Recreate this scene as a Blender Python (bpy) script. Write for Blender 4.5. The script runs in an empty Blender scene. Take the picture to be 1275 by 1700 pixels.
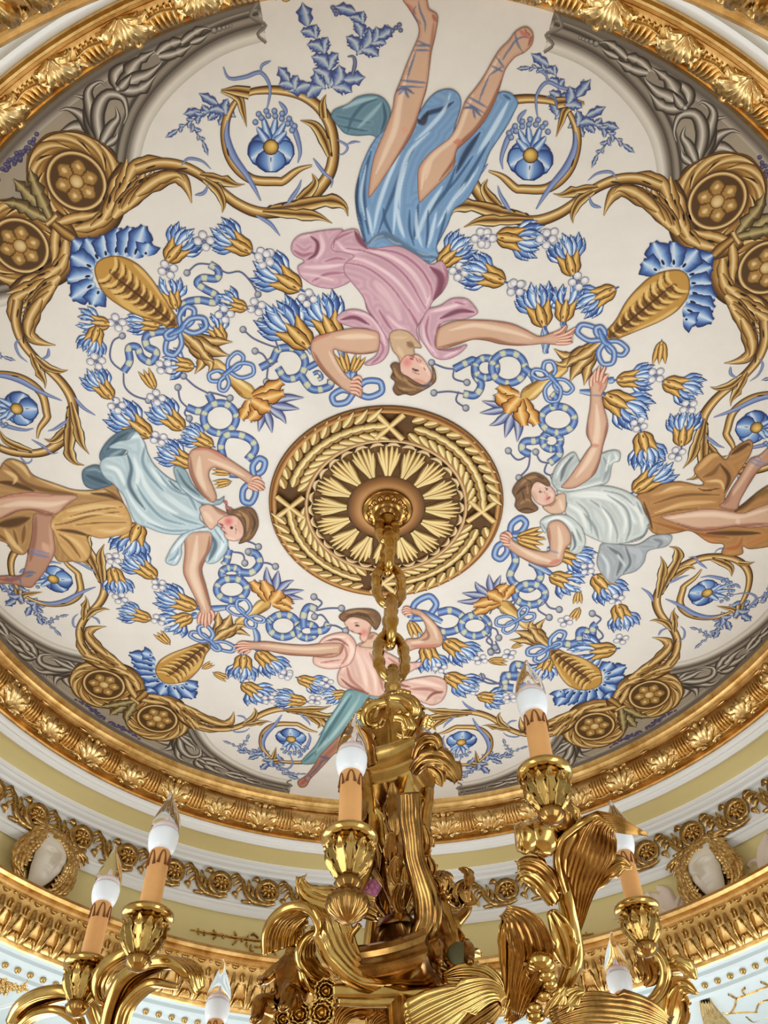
import bpy, bmesh, math, random
import numpy as np
from mathutils import Vector, Matrix
from mathutils.geometry import delaunay_2d_cdt

random.seed(4)
rng = np.random.default_rng(4)
scene = bpy.context.scene
COL = scene.collection
pi = math.pi

# ------------------------------------------------------------------ camera
FPX, TH, ROLL, YAW = 1623.95, 0.627088, -0.010561, -0.003958   # focal length in pixels of a 1275x1700 frame
CAMZ, HC = 1.7, 2.5                                            # eye height, ceiling above the eye
CD = 0.717156 * HC                                             # eye to ceiling centre, horizontally
CZ = CAMZ + HC                                                 # ceiling height
_f = np.array([math.sin(TH) * math.sin(YAW), math.sin(TH) * math.cos(YAW), math.cos(TH)])
_r = np.array([math.cos(YAW), -math.sin(YAW), 0.0])
_u = np.cross(_r, _f)
CR = math.cos(ROLL) * _r + math.sin(ROLL) * _u
CU = -math.sin(ROLL) * _r + math.cos(ROLL) * _u
CF = _f
cam_data = bpy.data.cameras.new('camera')
cam = bpy.data.objects.new('camera', cam_data)
COL.objects.link(cam)
cam_data.sensor_fit = 'VERTICAL'
cam_data.sensor_height = 36.0
cam_data.lens = FPX / 1700 * 36.0
cam_data.clip_start = 0.02
M = Matrix(((CR[0], CU[0], -CF[0], 0.0), (CR[1], CU[1], -CF[1], -CD), (CR[2], CU[2], -CF[2], CAMZ), (0, 0, 0, 1)))
cam.matrix_world = M
scene.camera = cam

# ------------------------------------------------------------------ world, window light, exposure
scene.view_settings.view_transform = 'Standard'
scene.view_settings.look = 'None'
scene.view_settings.exposure = 0.0
scene.view_settings.gamma = 1.0
scene.view_settings.use_curve_mapping = False
world = bpy.data.worlds.new('world')
scene.world = world
world.use_nodes = True
_bg = world.node_tree.nodes['Background']
_bg.inputs['Color'].default_value = (0.80, 0.90, 1.0, 1)
_bg.inputs['Strength'].default_value = 1.0
ROOM_R, WALL_TOP = 2.30, CAMZ + 1.72
WINDOWS = [(172, .44, 33), (8, .44, 33), (62, .36, 30), (118, .36, 30), (-52, .34, 15), (-128, .34, 15)]   # angle of each window, half width in metres, daylight it lets in
WIN_Z0, WIN_Z1 = 0.45, 2.95
for i, (a, hw, watts) in enumerate(WINDOWS):
    ld = bpy.data.lights.new('window_daylight', 'AREA')
    ld.shape = 'RECTANGLE'
    ld.size = hw * 2 - .04
    ld.size_y = WIN_Z1 - WIN_Z0 - .06
    ld.energy = watts
    ld.color = (1.0, 0.985, 0.965)
    lo = bpy.data.objects.new('window_daylight', ld)
    COL.objects.link(lo)
    ar = math.radians(a)
    lo.location = ((ROOM_R + .06) * math.cos(ar), (ROOM_R + .06) * math.sin(ar), (WIN_Z0 + WIN_Z1) / 2)
    lo.rotation_euler = (math.radians(90), 0, ar + math.radians(90))

# ------------------------------------------------------------------ helpers
def lin(c):
    c = np.asarray(c, float)
    if c.max() > 1.001:
        c = c / 255.0
    return np.where(c <= 0.04045, c / 12.92, ((c + 0.055) / 1.055) ** 2.4)

def link(o, parent=None):
    COL.objects.link(o)
    if parent is not None:
        o.parent = parent
    return o

def tag(o, label=None, cat=None, group=None, kind=None):
    if label: o['label'] = label
    if cat: o['category'] = cat
    if group: o['group'] = group
    if kind: o['kind'] = kind
    return o

def empty(name, loc=(0, 0, 0), parent=None):
    o = bpy.data.objects.new(name, None)
    o.empty_display_size = .05
    o.location = loc
    return link(o, parent)

def mesh_of(name, V, F, mat=None, smooth=True, cols=None):
    me = bpy.data.meshes.new(name)
    me.from_pydata([tuple(map(float, v)) for v in V], [], [tuple(int(i) for i in f) for f in F])
    if smooth:
        me.polygons.foreach_set('use_smooth', [True] * len(me.polygons))
    if cols is not None:
        at = me.color_attributes.new('Col', 'FLOAT_COLOR', 'POINT')
        c = np.ones((len(V), 4), np.float32)
        c[:, :3] = cols
        at.data.foreach_set('color', c.ravel())
    if mat:
        me.materials.append(mat)
    me.update()
    return me

def obj(name, me, parent=None, loc=None, rot=None, scale=None):
    o = bpy.data.objects.new(name, me)
    link(o, parent)
    if loc is not None: o.location = loc
    if rot is not None: o.rotation_euler = rot
    if scale is not None: o.scale = scale if hasattr(scale, '__len__') else (scale,) * 3
    return o

class MB:
    """collects vertices and faces of one mesh"""
    def __init__(s):
        s.V = []; s.F = []; s.C = []
    def add(s, V, F, C=None):
        b = len(s.V)
        s.V.extend(tuple(map(float, v)) for v in V)
        s.F.extend(tuple(int(i) + b for i in f) for f in F)
        if C is not None: s.C.extend(tuple(map(float, c)) for c in C)
        return s
    def grid(s, G, C=None, cu=False, cv=False):
        G = np.asarray(G, float); n, m = G.shape[:2]
        F = []
        for i in range(n if cu else n - 1):
            for j in range(m if cv else m - 1):
                F.append((i * m + j, ((i + 1) % n) * m + j, ((i + 1) % n) * m + (j + 1) % m, i * m + (j + 1) % m))
        return s.add(G.reshape(-1, 3), F, None if C is None else np.asarray(C, float).reshape(-1, 3))
    def mesh(s, name, mat, smooth=True):
        return mesh_of(name, s.V, s.F, mat, smooth, np.array(s.C, np.float32) if s.C else None)

def catmull(P, n=8, closed=False):
    P = np.asarray(P, float)
    N = len(P)
    if N < 3 and not closed:
        t = np.linspace(0, 1, n + 1)[:, None]
        return P[0] * (1 - t) + P[-1] * t
    out = []
    rngi = range(N if closed else N - 1)
    for i in rngi:
        p0 = P[(i - 1) % N] if closed or i > 0 else 2 * P[0] - P[1]
        p1 = P[i]; p2 = P[(i + 1) % N]
        p3 = P[(i + 2) % N] if closed or i + 2 < N else 2 * P[-1] - P[-2]
        for k in range(n):
            t = k / n
            out.append(.5 * (2 * p1 + (p2 - p0) * t + (2 * p0 - 5 * p1 + 4 * p2 - p3) * t * t + (3 * p1 - p0 - 3 * p2 + p3) * t ** 3))
    if not closed: out.append(P[-1])
    return np.array(out)

def resample(P, step=None, n=None, closed=False):
    P = np.asarray(P, float)
    if closed: P = np.vstack([P, P[:1]])
    d = np.r_[0, np.cumsum(np.linalg.norm(np.diff(P, axis=0), axis=1))]
    if n is None: n = max(4, int(round(d[-1] / step)) + 1)
    t = np.linspace(0, d[-1], n + 1 if closed else n)
    if closed: t = t[:-1]
    return np.stack([np.interp(t, d, P[:, k]) for k in range(P.shape[1])], 1)

# ------------------------------------------------------------------ materials
def new_mat(name):
    m = bpy.data.materials.new(name)
    m.use_nodes = True
    nt = m.node_tree
    return m, nt, nt.nodes['Principled BSDF']

def noise(nt, scale, detail=4, rough=.6, coord='Object'):
    tc = nt.nodes.new('ShaderNodeTexCoord')
    n = nt.nodes.new('ShaderNodeTexNoise')
    n.inputs['Scale'].default_value = scale
    n.inputs['Detail'].default_value = detail
    n.inputs['Roughness'].default_value = rough
    nt.links.new(tc.outputs[coord], n.inputs['Vector'])
    return n

def ramp(nt, src, stops):
    r = nt.nodes.new('ShaderNodeValToRGB')
    el = r.color_ramp.elements
    while len(el) < len(stops): el.new(.5)
    for e, (p, c) in zip(el, stops):
        e.position = p
        e.color = (*c, 1)
    nt.links.new(src, r.inputs['Fac'])
    return r

def bump(nt, src, b, strength=.2, dist=.002):
    n = nt.nodes.new('ShaderNodeBump')
    n.inputs['Strength'].default_value = strength
    n.inputs['Distance'].default_value = dist
    nt.links.new(src, n.inputs['Height'])
    nt.links.new(n.outputs['Normal'], b.inputs['Normal'])

def plain(name, c, rough=.55, var=.06, scale=6.0, metal=0.0, bmp=0.0, spec=.4):
    m, nt, b = new_mat(name)
    c = lin(c)
    n = noise(nt, scale)
    r = ramp(nt, n.outputs['Fac'], [(.3, c * (1 - var)), (.7, np.minimum(c * (1 + var), .97))])
    nt.links.new(r.outputs['Color'], b.inputs['Base Color'])
    b.inputs['Roughness'].default_value = rough
    b.inputs['Metallic'].default_value = metal
    b.inputs['Specular IOR Level'].default_value = spec
    if bmp:
        n2 = noise(nt, scale * 25, 3)
        bump(nt, n2.outputs['Fac'], b, bmp, .001)
    return m

def gold(name, c1, c2, rough=.28, scale=30.0, bmp=.12):
    """gilding: two tones broken up by fine noise, slightly uneven gloss"""
    m, nt, b = new_mat(name)
    n = noise(nt, scale, 5, .65)
    r = ramp(nt, n.outputs['Fac'], [(.32, lin(c1)), (.66, lin(c2))])
    nt.links.new(r.outputs['Color'], b.inputs['Base Color'])
    b.inputs['Metallic'].default_value = 1.0
    n2 = noise(nt, scale * 3, 3)
    mr = nt.nodes.new('ShaderNodeMapRange')
    mr.inputs['To Min'].default_value = rough * .75
    mr.inputs['To Max'].default_value = rough * 1.35
    nt.links.new(n2.outputs['Fac'], mr.inputs['Value'])
    nt.links.new(mr.outputs['Result'], b.inputs['Roughness'])
    if bmp: bump(nt, n2.outputs['Fac'], b, bmp, .0015)
    return m

MAT = {}
MAT['gilt'] = gold('gilded_plaster', (190, 152, 92), (240, 210, 152), .26, 34, .16)
MAT['gilt_smooth'] = gold('smooth_gilding', (186, 142, 78), (236, 198, 132), .30, 18, 0)
MAT['gilt_dark'] = gold('aged_gilding', (150, 114, 62), (228, 194, 130), .25, 60, .30)
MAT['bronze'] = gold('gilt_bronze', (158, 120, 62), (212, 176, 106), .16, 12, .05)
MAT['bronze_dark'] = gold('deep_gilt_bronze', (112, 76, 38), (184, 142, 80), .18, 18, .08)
MAT['white'] = plain('white_plaster', (238, 241, 242), .5, .02, 5, bmp=.05)
MAT['blue_white'] = plain('pale_blue_plaster', (192, 206, 211), .5, .03, 5, bmp=.05)
MAT['yellow'] = plain('straw_yellow_wall_paint', (222, 208, 150), .6, .03, 4, bmp=.05)
MAT['pink_white'] = plain('blush_white_stucco', (236, 220, 206), .55, .03, 9)
MAT['face'] = plain('ivory_plaster', (232, 226, 214), .5, .03, 20)
MAT['wall'] = plain('pale_stone_blue_wall_paint', (205, 210, 205), .7, .04, 2)
MAT['floor'] = plain('oak_parquet', (178, 150, 116), .4, .2, 5)

# paint on the ceiling: every colour is laid down stroke by stroke in the colour attribute
def paint_material():
    m, nt, b = new_mat('ceiling_paint')
    at = nt.nodes.new('ShaderNodeAttribute')
    at.attribute_name = 'Col'
    n = noise(nt, 9, 6, .7)
    mr = nt.nodes.new('ShaderNodeMapRange')
    mr.inputs['From Min'].default_value = .3
    mr.inputs['From Max'].default_value = .7
    mr.inputs['To Min'].default_value = .95
    mr.inputs['To Max'].default_value = 1.03
    nt.links.new(n.outputs['Fac'], mr.inputs['Value'])
    mx = nt.nodes.new('ShaderNodeMix')
    mx.data_type = 'RGBA'
    mx.blend_type = 'MULTIPLY'
    mx.inputs[0].default_value = 1.0
    nt.links.new(at.outputs['Color'], mx.inputs[6])
    nt.links.new(mr.outputs['Result'], mx.inputs[7])
    nt.links.new(mx.outputs[2], b.inputs['Base Color'])
    b.inputs['Roughness'].default_value = .6
    b.inputs['Specular IOR Level'].default_value = .25
    return m
MAT['paint'] = paint_material()

# ------------------------------------------------------------------ ceiling plane
FR = 1.460                     # radius of the painted disc
def cp(P):
    """points seen at these photograph pixels on the ceiling plane -> metres on the ceiling"""
    P = np.asarray(P, float).reshape(-1, 2)
    D = ((P[:, 0:1] - 637.5) / FPX) * CR - ((P[:, 1:2] - 850.0) / FPX) * CU + CF
    Q = D * (HC / D[:, 2:3])
    Q[:, 1] -= CD
    return Q[:, :2]

def at_depth(px, py, depth):
    D = ((px - 637.5) / FPX) * CR - ((py - 850.0) / FPX) * CU + CF
    return D * depth + np.array([0, -CD, CAMZ])

def lathe(name, prof, mat, parent=None, segs=192, close=False, arc=None):
    prof = np.asarray(prof, float)
    a = np.linspace(0, 2 * pi, segs, endpoint=False)
    G = np.zeros((segs, len(prof), 3))
    G[:, :, 0] = np.cos(a)[:, None] * prof[:, 0]
    G[:, :, 1] = np.sin(a)[:, None] * prof[:, 0]
    G[:, :, 2] = prof[:, 1]
    mb = MB().grid(G, cu=True)
    me = mb.mesh(name, mat, True)
    o = obj(name, me, parent)
    return o

def crisp(o, angle=32):
    me = o.data
    me.polygons.foreach_set('use_smooth', [True] * len(me.polygons))
    try:
        me.set_sharp_from_angle(angle=math.radians(angle))
    except Exception:
        pass
    return o
# ------------------------------------------------------------------ room shell
Z = lambda zr: CAMZ + zr
def disc(name, r, z, mat, parent=None, segs=128):
    a = np.linspace(0, 2 * pi, segs, endpoint=False)
    V = [(0, 0, z)] + [(r * math.cos(t), r * math.sin(t), z) for t in a]
    F = [(0, i + 1, (i + 1) % segs + 1) for i in range(segs)]
    return obj(name, mesh_of(name, V, F, mat), parent)

ceil = disc('ceiling', 1.9, CZ + .02, MAT['white'])
tag(ceil, 'flat plaster ceiling above the painted disc', 'ceiling', kind='structure')
flo = disc('floor', ROOM_R + .3, 0, MAT['floor'])
tag(flo, 'oak floor of the round room', 'floor', kind='structure')

def wall_ring():
    segs = 240
    zs = [0, WIN_Z0, WIN_Z1, Z(1.70)]
    mb = MB()
    def inwin(a):
        for w, hw, _w in WINDOWS:
            d = (a - w + 180) % 360 - 180
            if abs(math.radians(d)) * ROOM_R < hw: return True
        return False
    for i in range(segs):
        a0, a1 = 360 * i / segs, 360 * (i + 1) / segs
        for k in range(3):
            if k == 1 and inwin((a0 + a1) / 2): continue
            q = []
            for (a, z) in ((a0, zs[k]), (a1, zs[k]), (a1, zs[k + 1]), (a0, zs[k + 1])):
                q.append((ROOM_R * math.cos(math.radians(a)), ROOM_R * math.sin(math.radians(a)), z))
            mb.add(q, [(0, 1, 2, 3)])
    return mb.mesh('wall', MAT['wall'])
w = obj('wall_round', wall_ring())
tag(w, 'round pale wall below the cornice with tall window openings', 'wall', kind='structure')

# cornice mouldings, each a ring swept round the room: (radius, height above the eye)
def trim(name, prof, mat, label, segs=256):
    o = lathe(name, [(r, Z(z)) for r, z in prof], MAT[mat], segs=segs)
    crisp(o)
    tag(o, label, 'moulding', kind='structure')
    return o
trim_1 = trim('trim_1', [(1.445, 2.515), (1.458, 2.492), (1.462, 2.482), (1.468, 2.490), (1.474, 2.482), (1.478, 2.474), (1.484, 2.480), (1.490, 2.470),
                         (1.492, 2.462), (1.486, 2.456), (1.478, 2.444), (1.476, 2.428), (1.480, 2.410), (1.490, 2.394), (1.504, 2.381), (1.520, 2.373),
                         (1.532, 2.371), (1.534, 2.376), (1.540, 2.376), (1.542, 2.364), (1.548, 2.360), (1.556, 2.362), (1.560, 2.368), (1.560, 2.38)], 'gilt_smooth',
              'gilded leaf torus moulding framing the painted ceiling')
trim_2 = trim('trim_2', [(1.556, 2.372), (1.572, 2.372), (1.574, 2.366), (1.584, 2.360), (1.590, 2.368), (1.600, 2.372), (1.604, 2.364), (1.618, 2.358), (1.628, 2.362),
                         (1.634, 2.372), (1.636, 2.384)], 'white', 'white reeded plaster moulding just below the gilded ring')
trim_3 = trim('trim_3', [(1.632, 2.378), (1.65, 2.374), (1.69, 2.366), (1.716, 2.356), (1.724, 2.352)], 'yellow', 'straw yellow cove band between white mouldings')
trim_4 = trim('trim_4', [(1.718, 2.362), (1.720, 2.350), (1.730, 2.344), (1.734, 2.352), (1.742, 2.350), (1.746, 2.340), (1.756, 2.336), (1.760, 2.344), (1.766, 2.340),
                         (1.772, 2.330), (1.782, 2.328), (1.790, 2.334), (1.79, 2.31), (1.79, 2.205), (1.782, 2.20), (1.778, 2.196), (1.786, 2.188), (1.792, 2.194), (1.800, 2.184),
                         (1.806, 2.176), (1.816, 2.170), (1.826, 2.176), (1.83, 2.184)], 'white', 'white stepped moulding carrying the gilded scroll frieze')
trim_5 = trim('trim_5', [(1.828, 2.182), (1.828, 2.05), (1.826, 1.96), (1.82, 1.93)], 'yellow', 'straw yellow frieze wall behind the plaster masks')
trim_6 = trim('trim_6', [(1.83, 1.935), (1.66, 1.918), (1.615, 1.915), (1.602, 1.906), (1.598, 1.894), (1.604, 1.884), (1.612, 1.882), (1.612, 1.874), (1.618, 1.868), (1.622, 1.870),
                         (1.624, 1.860), (1.628, 1.852), (1.632, 1.83), (1.640, 1.80), (1.656, 1.772), (1.678, 1.756), (1.690, 1.752), (1.694, 1.758), (1.70, 1.754),
                         (1.704, 1.744), (1.712, 1.742)], 'gilt_smooth', 'gilded lower cornice with a row of upright leaves')
trim_7 = trim('trim_7', [(1.708, 1.745), (1.738, 1.744), (1.742, 1.734), (1.752, 1.730), (1.756, 1.736), (1.772, 1.734), (1.80, 1.730), (1.822, 1.728), (1.826, 1.718),
                         (1.842, 1.712), (1.85, 1.72), (1.90, 1.716), (2.0, 1.715), (2.12, 1.71), (2.31, 1.70)], 'blue_white', 'pale blue and white soffit below the gilded cornice')
# ------------------------------------------------------------------ painting tools
FRM = {'T1': (420, 0, 2.55), 'T2': (440, 340, 2.55), 'TL': (0, 0, 2.65625), 'TR': (860, 0, 3.0723), 'LM': (0, 340, 2.65625), 'L1': (0, 690, 2.65625),
       'BL': (0, 940, 2.65625), 'RM': (800, 340, 2.6842), 'R1': (800, 590, 2.6842), 'BR': (800, 900, 2.6842), 'B1': (380, 940, 2.65625), 'PX': (0, 0, 1.0)}
def P(frame, s):
    x0, y0, k = FRM[frame]
    a = np.array([[float(v) for v in t.split(',')] for t in s.split()])
    return a / k + (x0, y0)

PGAIN = 0.88
DZ = 2.2e-5
def dist_poly(Q, L):
    """distance of points Q to polyline L and the share of its length at the nearest point"""
    best = np.full(len(Q), 1e9); tt = np.zeros(len(Q))
    seg = np.linalg.norm(np.diff(L, axis=0), axis=1); tot = seg.sum() or 1.0
    acc = 0.0
    for i in range(len(L) - 1):
        d = L[i + 1] - L[i]; l2 = (d @ d) or 1e-9
        t = np.clip(((Q - L[i]) @ d) / l2, 0, 1)
        dd = np.linalg.norm(Q - (L[i] + t[:, None] * d), axis=1)
        m = dd < best
        best[m] = dd[m]; tt[m] = (acc + t[m] * seg[i]) / tot
        acc += seg[i]
    return best, tt

def inside(Q, L):
    x, y = Q[:, 0], Q[:, 1]
    r = np.zeros(len(Q), bool)
    a = L; b = np.roll(L, -1, axis=0)
    for (x1, y1), (x2, y2) in zip(a, b):
        c = (y1 > y) != (y2 > y)
        if c.any():
            xi = (x2 - x1) * (y - y1) / ((y2 - y1) or 1e-12) + x1
            r ^= c & (x < xi)
    return r

class Paint:
    def __init__(s, xf, z=0.0):
        s.xf = xf; s.V = []; s.F = []; s.C = []; s.z = z; s.k = 0
    def _put(s, P2, F, C, sl=None):
        b = len(s.V)
        q = s.xf(P2)
        z = s.z - s.k * DZ
        s.k += 1
        if sl is None: sl = np.zeros(len(q))
        s.V.extend((float(a), float(c), z - float(e)) for (a, c), e in zip(q, sl))
        s.F.extend(tuple(int(i) + b for i in f) for f in F)
        s.C.extend(np.clip(lin_rows(C) * PGAIN, 0, 1))
    def fill(s, outline, base, strokes=(), edge=None, ew=1.6, eo=.8, step=3.0, smooth=True, grad=None, n=5, folds=0.0, round_=None):
        o = np.asarray(outline, float)
        if smooth: o = catmull(o, n, True)
        o = resample(o, step * .8, closed=True)
        lo, hi = o.min(0), o.max(0)
        xs = np.arange(lo[0], hi[0], step); ys = np.arange(lo[1], hi[1], step * .866)
        X, Y = np.meshgrid(xs, ys)
        X = X + (np.arange(len(ys)) % 2)[:, None] * step * .5
        Q = np.stack([X.ravel(), Y.ravel()], 1)
        Q = Q[inside(Q, o)] if len(Q) else Q
        if len(Q):
            d, _ = dist_poly(Q, np.vstack([o, o[:1]]))
            Q = Q[d > step * .45]
        A = np.vstack([o, Q])
        nb = len(o)
        r = delaunay_2d_cdt([Vector(p) for p in A], [], [list(range(nb))], 1, 1e-5)
        V2 = np.array([tuple(v) for v in r[0]]); F = r[2]
        C = s.shade(V2, base, strokes, grad)
        if folds:                                    # fine painted folds running beside the main ones
            dm = np.full(len(V2), 1e9)
            for st in strokes:
                if len(st[0]) > 1: dm = np.minimum(dm, dist_poly(V2, catmull(np.asarray(st[0], float), 4))[0])
            C = C * (1 + folds * np.sin(dm * .62 + .5 * np.sin(V2[:, 0] * .07) + .4 * np.sin(V2[:, 1] * .09)))[:, None]
        if round_ is not None:                       # modelling tone towards the contour
            d, _ = dist_poly(V2, np.vstack([o, o[:1]]))
            a = (np.clip(1 - d / 7.0, 0, 1) ** 1.3 * .5)[:, None]
            C = C * (1 - a) + np.array(round_, float) * a
        if edge is not None:
            d, _ = dist_poly(V2, np.vstack([o, o[:1]]))
            a = (np.clip(1 - d / ew, 0, 1) * eo)[:, None]
            C = C * (1 - a) + np.array(edge, float) * a
        s._put(V2, F, C)
        return s
    def shade(s, V2, base, strokes, grad=None):
        C = np.tile(np.array(base, float), (len(V2), 1))
        if grad is not None:
            (p0, c0), (p1, c1) = grad
            p0 = np.array(p0, float); p1 = np.array(p1, float)
            t = np.clip(((V2 - p0) @ (p1 - p0)) / ((p1 - p0) @ (p1 - p0)), 0, 1)[:, None]
            C = np.array(c0, float) * (1 - t) + np.array(c1, float) * t
        for st in strokes:
            L, w, c = st[0], st[1], st[2]
            op = st[3] if len(st) > 3 else .85
            soft = st[4] if len(st) > 4 else .7      # share of the width that fades out
            L = np.asarray(L, float)
            if len(L) == 1:
                d = np.linalg.norm(V2 - L[0], axis=1); ww = np.full(len(V2), float(w))
            else:
                L = catmull(L, 5)
                d, t = dist_poly(V2, L)
                ww = w * np.clip(np.sin(np.clip(t, 0.02, .98) * pi) ** .55, .25, 1)
            a = np.clip((ww - d) / (ww * soft + 1e-6), 0, 1)
            a = (a * a * (3 - 2 * a) * op)[:, None]
            C = C * (1 - a) + np.array(c, float) * a
        return C
    def band(s, path, w, cols, lobes=0, amp=.3, taper=(0, 0), n=6, sides=(1, 1), segs=None, phase=0.0, pw=1.0):
        """a painted band along a path: w half width (number or list along it), cols colours across"""
        p = np.asarray(path, float)
        if len(p) > 2: p = catmull(p, n)
        L = np.linalg.norm(np.diff(p, axis=0), axis=1).sum()
        N = segs or max(6, int(max(len(path) * 4, lobes * 8)))
        p = resample(p, n=N)
        t = np.linspace(0, 1, N)
        W = np.interp(t, np.linspace(0, 1, len(w)), w) if hasattr(w, '__len__') else np.full(N, float(w))
        if taper[0]: W = W * np.clip(t / taper[0], 0, 1) ** .6
        if taper[1]: W = W * np.clip((1 - t) / taper[1], 0, 1) ** .6
        T = np.gradient(p, axis=0); T /= np.linalg.norm(T, axis=1)[:, None] + 1e-9
        Nn = np.stack([-T[:, 1], T[:, 0]], 1)
        ph = (t * lobes + phase) % 1.0
        tooth = (1 - ph) if lobes else np.ones(N)
        Wl = W * (1 + (amp * (tooth * 2 - 1) if lobes and sides[0] else 0))
        Wr = W * (1 + (amp * (tooth * 2 - 1) if lobes and sides[1] else 0))
        m = len(cols)
        u = np.linspace(-1, 1, m)
        G = np.zeros((N, m, 2)); Cc = np.zeros((N, m, 3))
        back = T * W[:, None] * .45 if lobes else np.zeros_like(T)
        for j in range(m):
            ww = np.where(u[j] < 0, Wl, Wr) * u[j]
            G[:, j] = p + Nn * ww[:, None] + back * (abs(u[j]) ** 2) * (tooth[:, None] if lobes else 0)
            Cc[:, j] = cols[j] if not callable(cols[j]) else np.array([cols[j](tt) for tt in t])
        F = [(i * m + j, (i + 1) * m + j, (i + 1) * m + j + 1, i * m + j + 1) for i in range(N - 1) for j in range(m - 1)]
        s._put(G.reshape(-1, 2), F, Cc.reshape(-1, 3), np.repeat(t, m) * DZ * .9)
        return s
    def dot(s, c, r, c0, c1, hl=None, n=12, sq=(1, 1), rot=0.0):
        c = np.asarray(c, float)
        a = np.linspace(0, 2 * pi, n, endpoint=False)
        e = np.stack([np.cos(a) * sq[0], np.sin(a) * sq[1]], 1)
        e = e @ np.array([[math.cos(rot), math.sin(rot)], [-math.sin(rot), math.cos(rot)]])
        off = np.array(hl) * r if hl is not None else np.zeros(2)
        V2 = np.vstack([[c + off], c + off * .5 + e * r * .55, c + e * r])
        mid = np.array(c0, float) * .75 + np.array(c1, float) * .25
        C = np.vstack([[c0], np.tile(mid, (n, 1)), np.tile(np.array(c1, float), (n, 1))])
        F = [(0, 1 + i, 1 + (i + 1) % n) for i in range(n)] + [(1 + i, 1 + n + i, 1 + n + (i + 1) % n, 1 + (i + 1) % n) for i in range(n)]
        s._put(V2, F, C)
        return s
    def leaf(s, a, b, w, cols, bend=0.0, lobes=0, amp=.3, prof=(.25, .9, 1, .8, .45, .05)):
        a = np.asarray(a, float); b = np.asarray(b, float)
        d = b - a; nrm = np.array([-d[1], d[0]])
        return s.band([a, a + d * .5 + nrm * bend, b], np.array(prof) * w, cols, lobes=lobes, amp=amp, segs=max(14, lobes * 7))
    def mesh(s, name):
        return mesh_of(name, s.V, s.F, MAT['paint'], False, np.array(s.C, np.float32))

def lin_rows(C):
    C = np.asarray(C, float) / 255.0
    return np.where(C <= 0.04045, C / 12.92, ((np.maximum(C, 0) + 0.055) / 1.055) ** 2.4)

# colours of the palette, as bands across a stroke
GD, GB, GM, GL, GH = (60, 38, 14), (118, 80, 34), (172, 130, 66), (208, 170, 104), (238, 214, 160)
GOLD = [GD, GB, GM, GL, GH, GM, GB, GD]
GOLD_R = GOLD[::-1]
GLEAF = [GD, GL, GM, GB, GD, GM, GL, GH, GD]
BD, BM, BL, BH = (40, 58, 114), (78, 114, 178), (140, 176, 222), (214, 226, 240)
BLUE = [BD, BM, BL, BH, BM, BD]
BLEAF = [BD, BM, BD, BM, BL, BH, BM]
NV, NVL = (56, 62, 104), (128, 138, 172)
SPRIG = [(54, 64, 118), (80, 98, 156), (138, 158, 192), (198, 208, 212), (84, 102, 158), (54, 64, 118)]
SD, SM, SL, SH = (74, 66, 58), (126, 117, 106), (176, 168, 156), (222, 216, 206)
GRIS = [SD, SM, SL, SH, SL, SM, SD]

# ------------------------------------------------------------------ the painted disc
painting = empty('ceiling_painting', (0, 0, CZ))
painting.scale = (1, 1, .35)
tag(painting, 'round painted ceiling with four draped women, garlands, torches and gold scrolls', 'ceiling painting')

def ground():
    rr = np.linspace(0, FR + .004, 24); n = 144
    V = [(0, 0, 0)]; F = []
    for r in rr[1:]:
        V += [(r * math.cos(a), r * math.sin(a), 0) for a in np.linspace(0, 2 * pi, n, endpoint=False)]
    for i in range(n): F.append((0, 1 + i, 1 + (i + 1) % n))
    for k in range(len(rr) - 2):
        b = 1 + k * n
        for i in range(n): F.append((b + i, b + n + i, b + n + (i + 1) % n, b + (i + 1) % n))
    c = np.tile(lin(np.array((230, 226, 220))), (len(V), 1))
    return mesh_of('painted_ground', V, F, MAT['paint'], False, c * PGAIN)
g = obj('painted_ground', ground(), painting)
tag(g, 'cream painted background of the ceiling')

# the four corners lie 90 degrees apart; each repeats one half mirrored
THC = [math.radians(2.6 - 135 + 90 * k) for k in range(4)]
def corner_xf(th):
    c, s_ = math.cos(-th), math.sin(-th)
    def xf(Q):
        q = cp(Q)
        return np.stack([q[:, 0] * c - q[:, 1] * s_, q[:, 0] * s_ + q[:, 1] * c], 1)
    return xf
XTL = corner_xf(math.radians(-132.4))
IDN = lambda Q: np.asarray(Q, float)
def polar(r, a):                                  # canonical corner coordinates: angle away from the corner axis
    a = np.radians(a)
    return np.stack([np.asarray(r) * np.cos(a), np.asarray(r) * np.sin(a)], -1)

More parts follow.
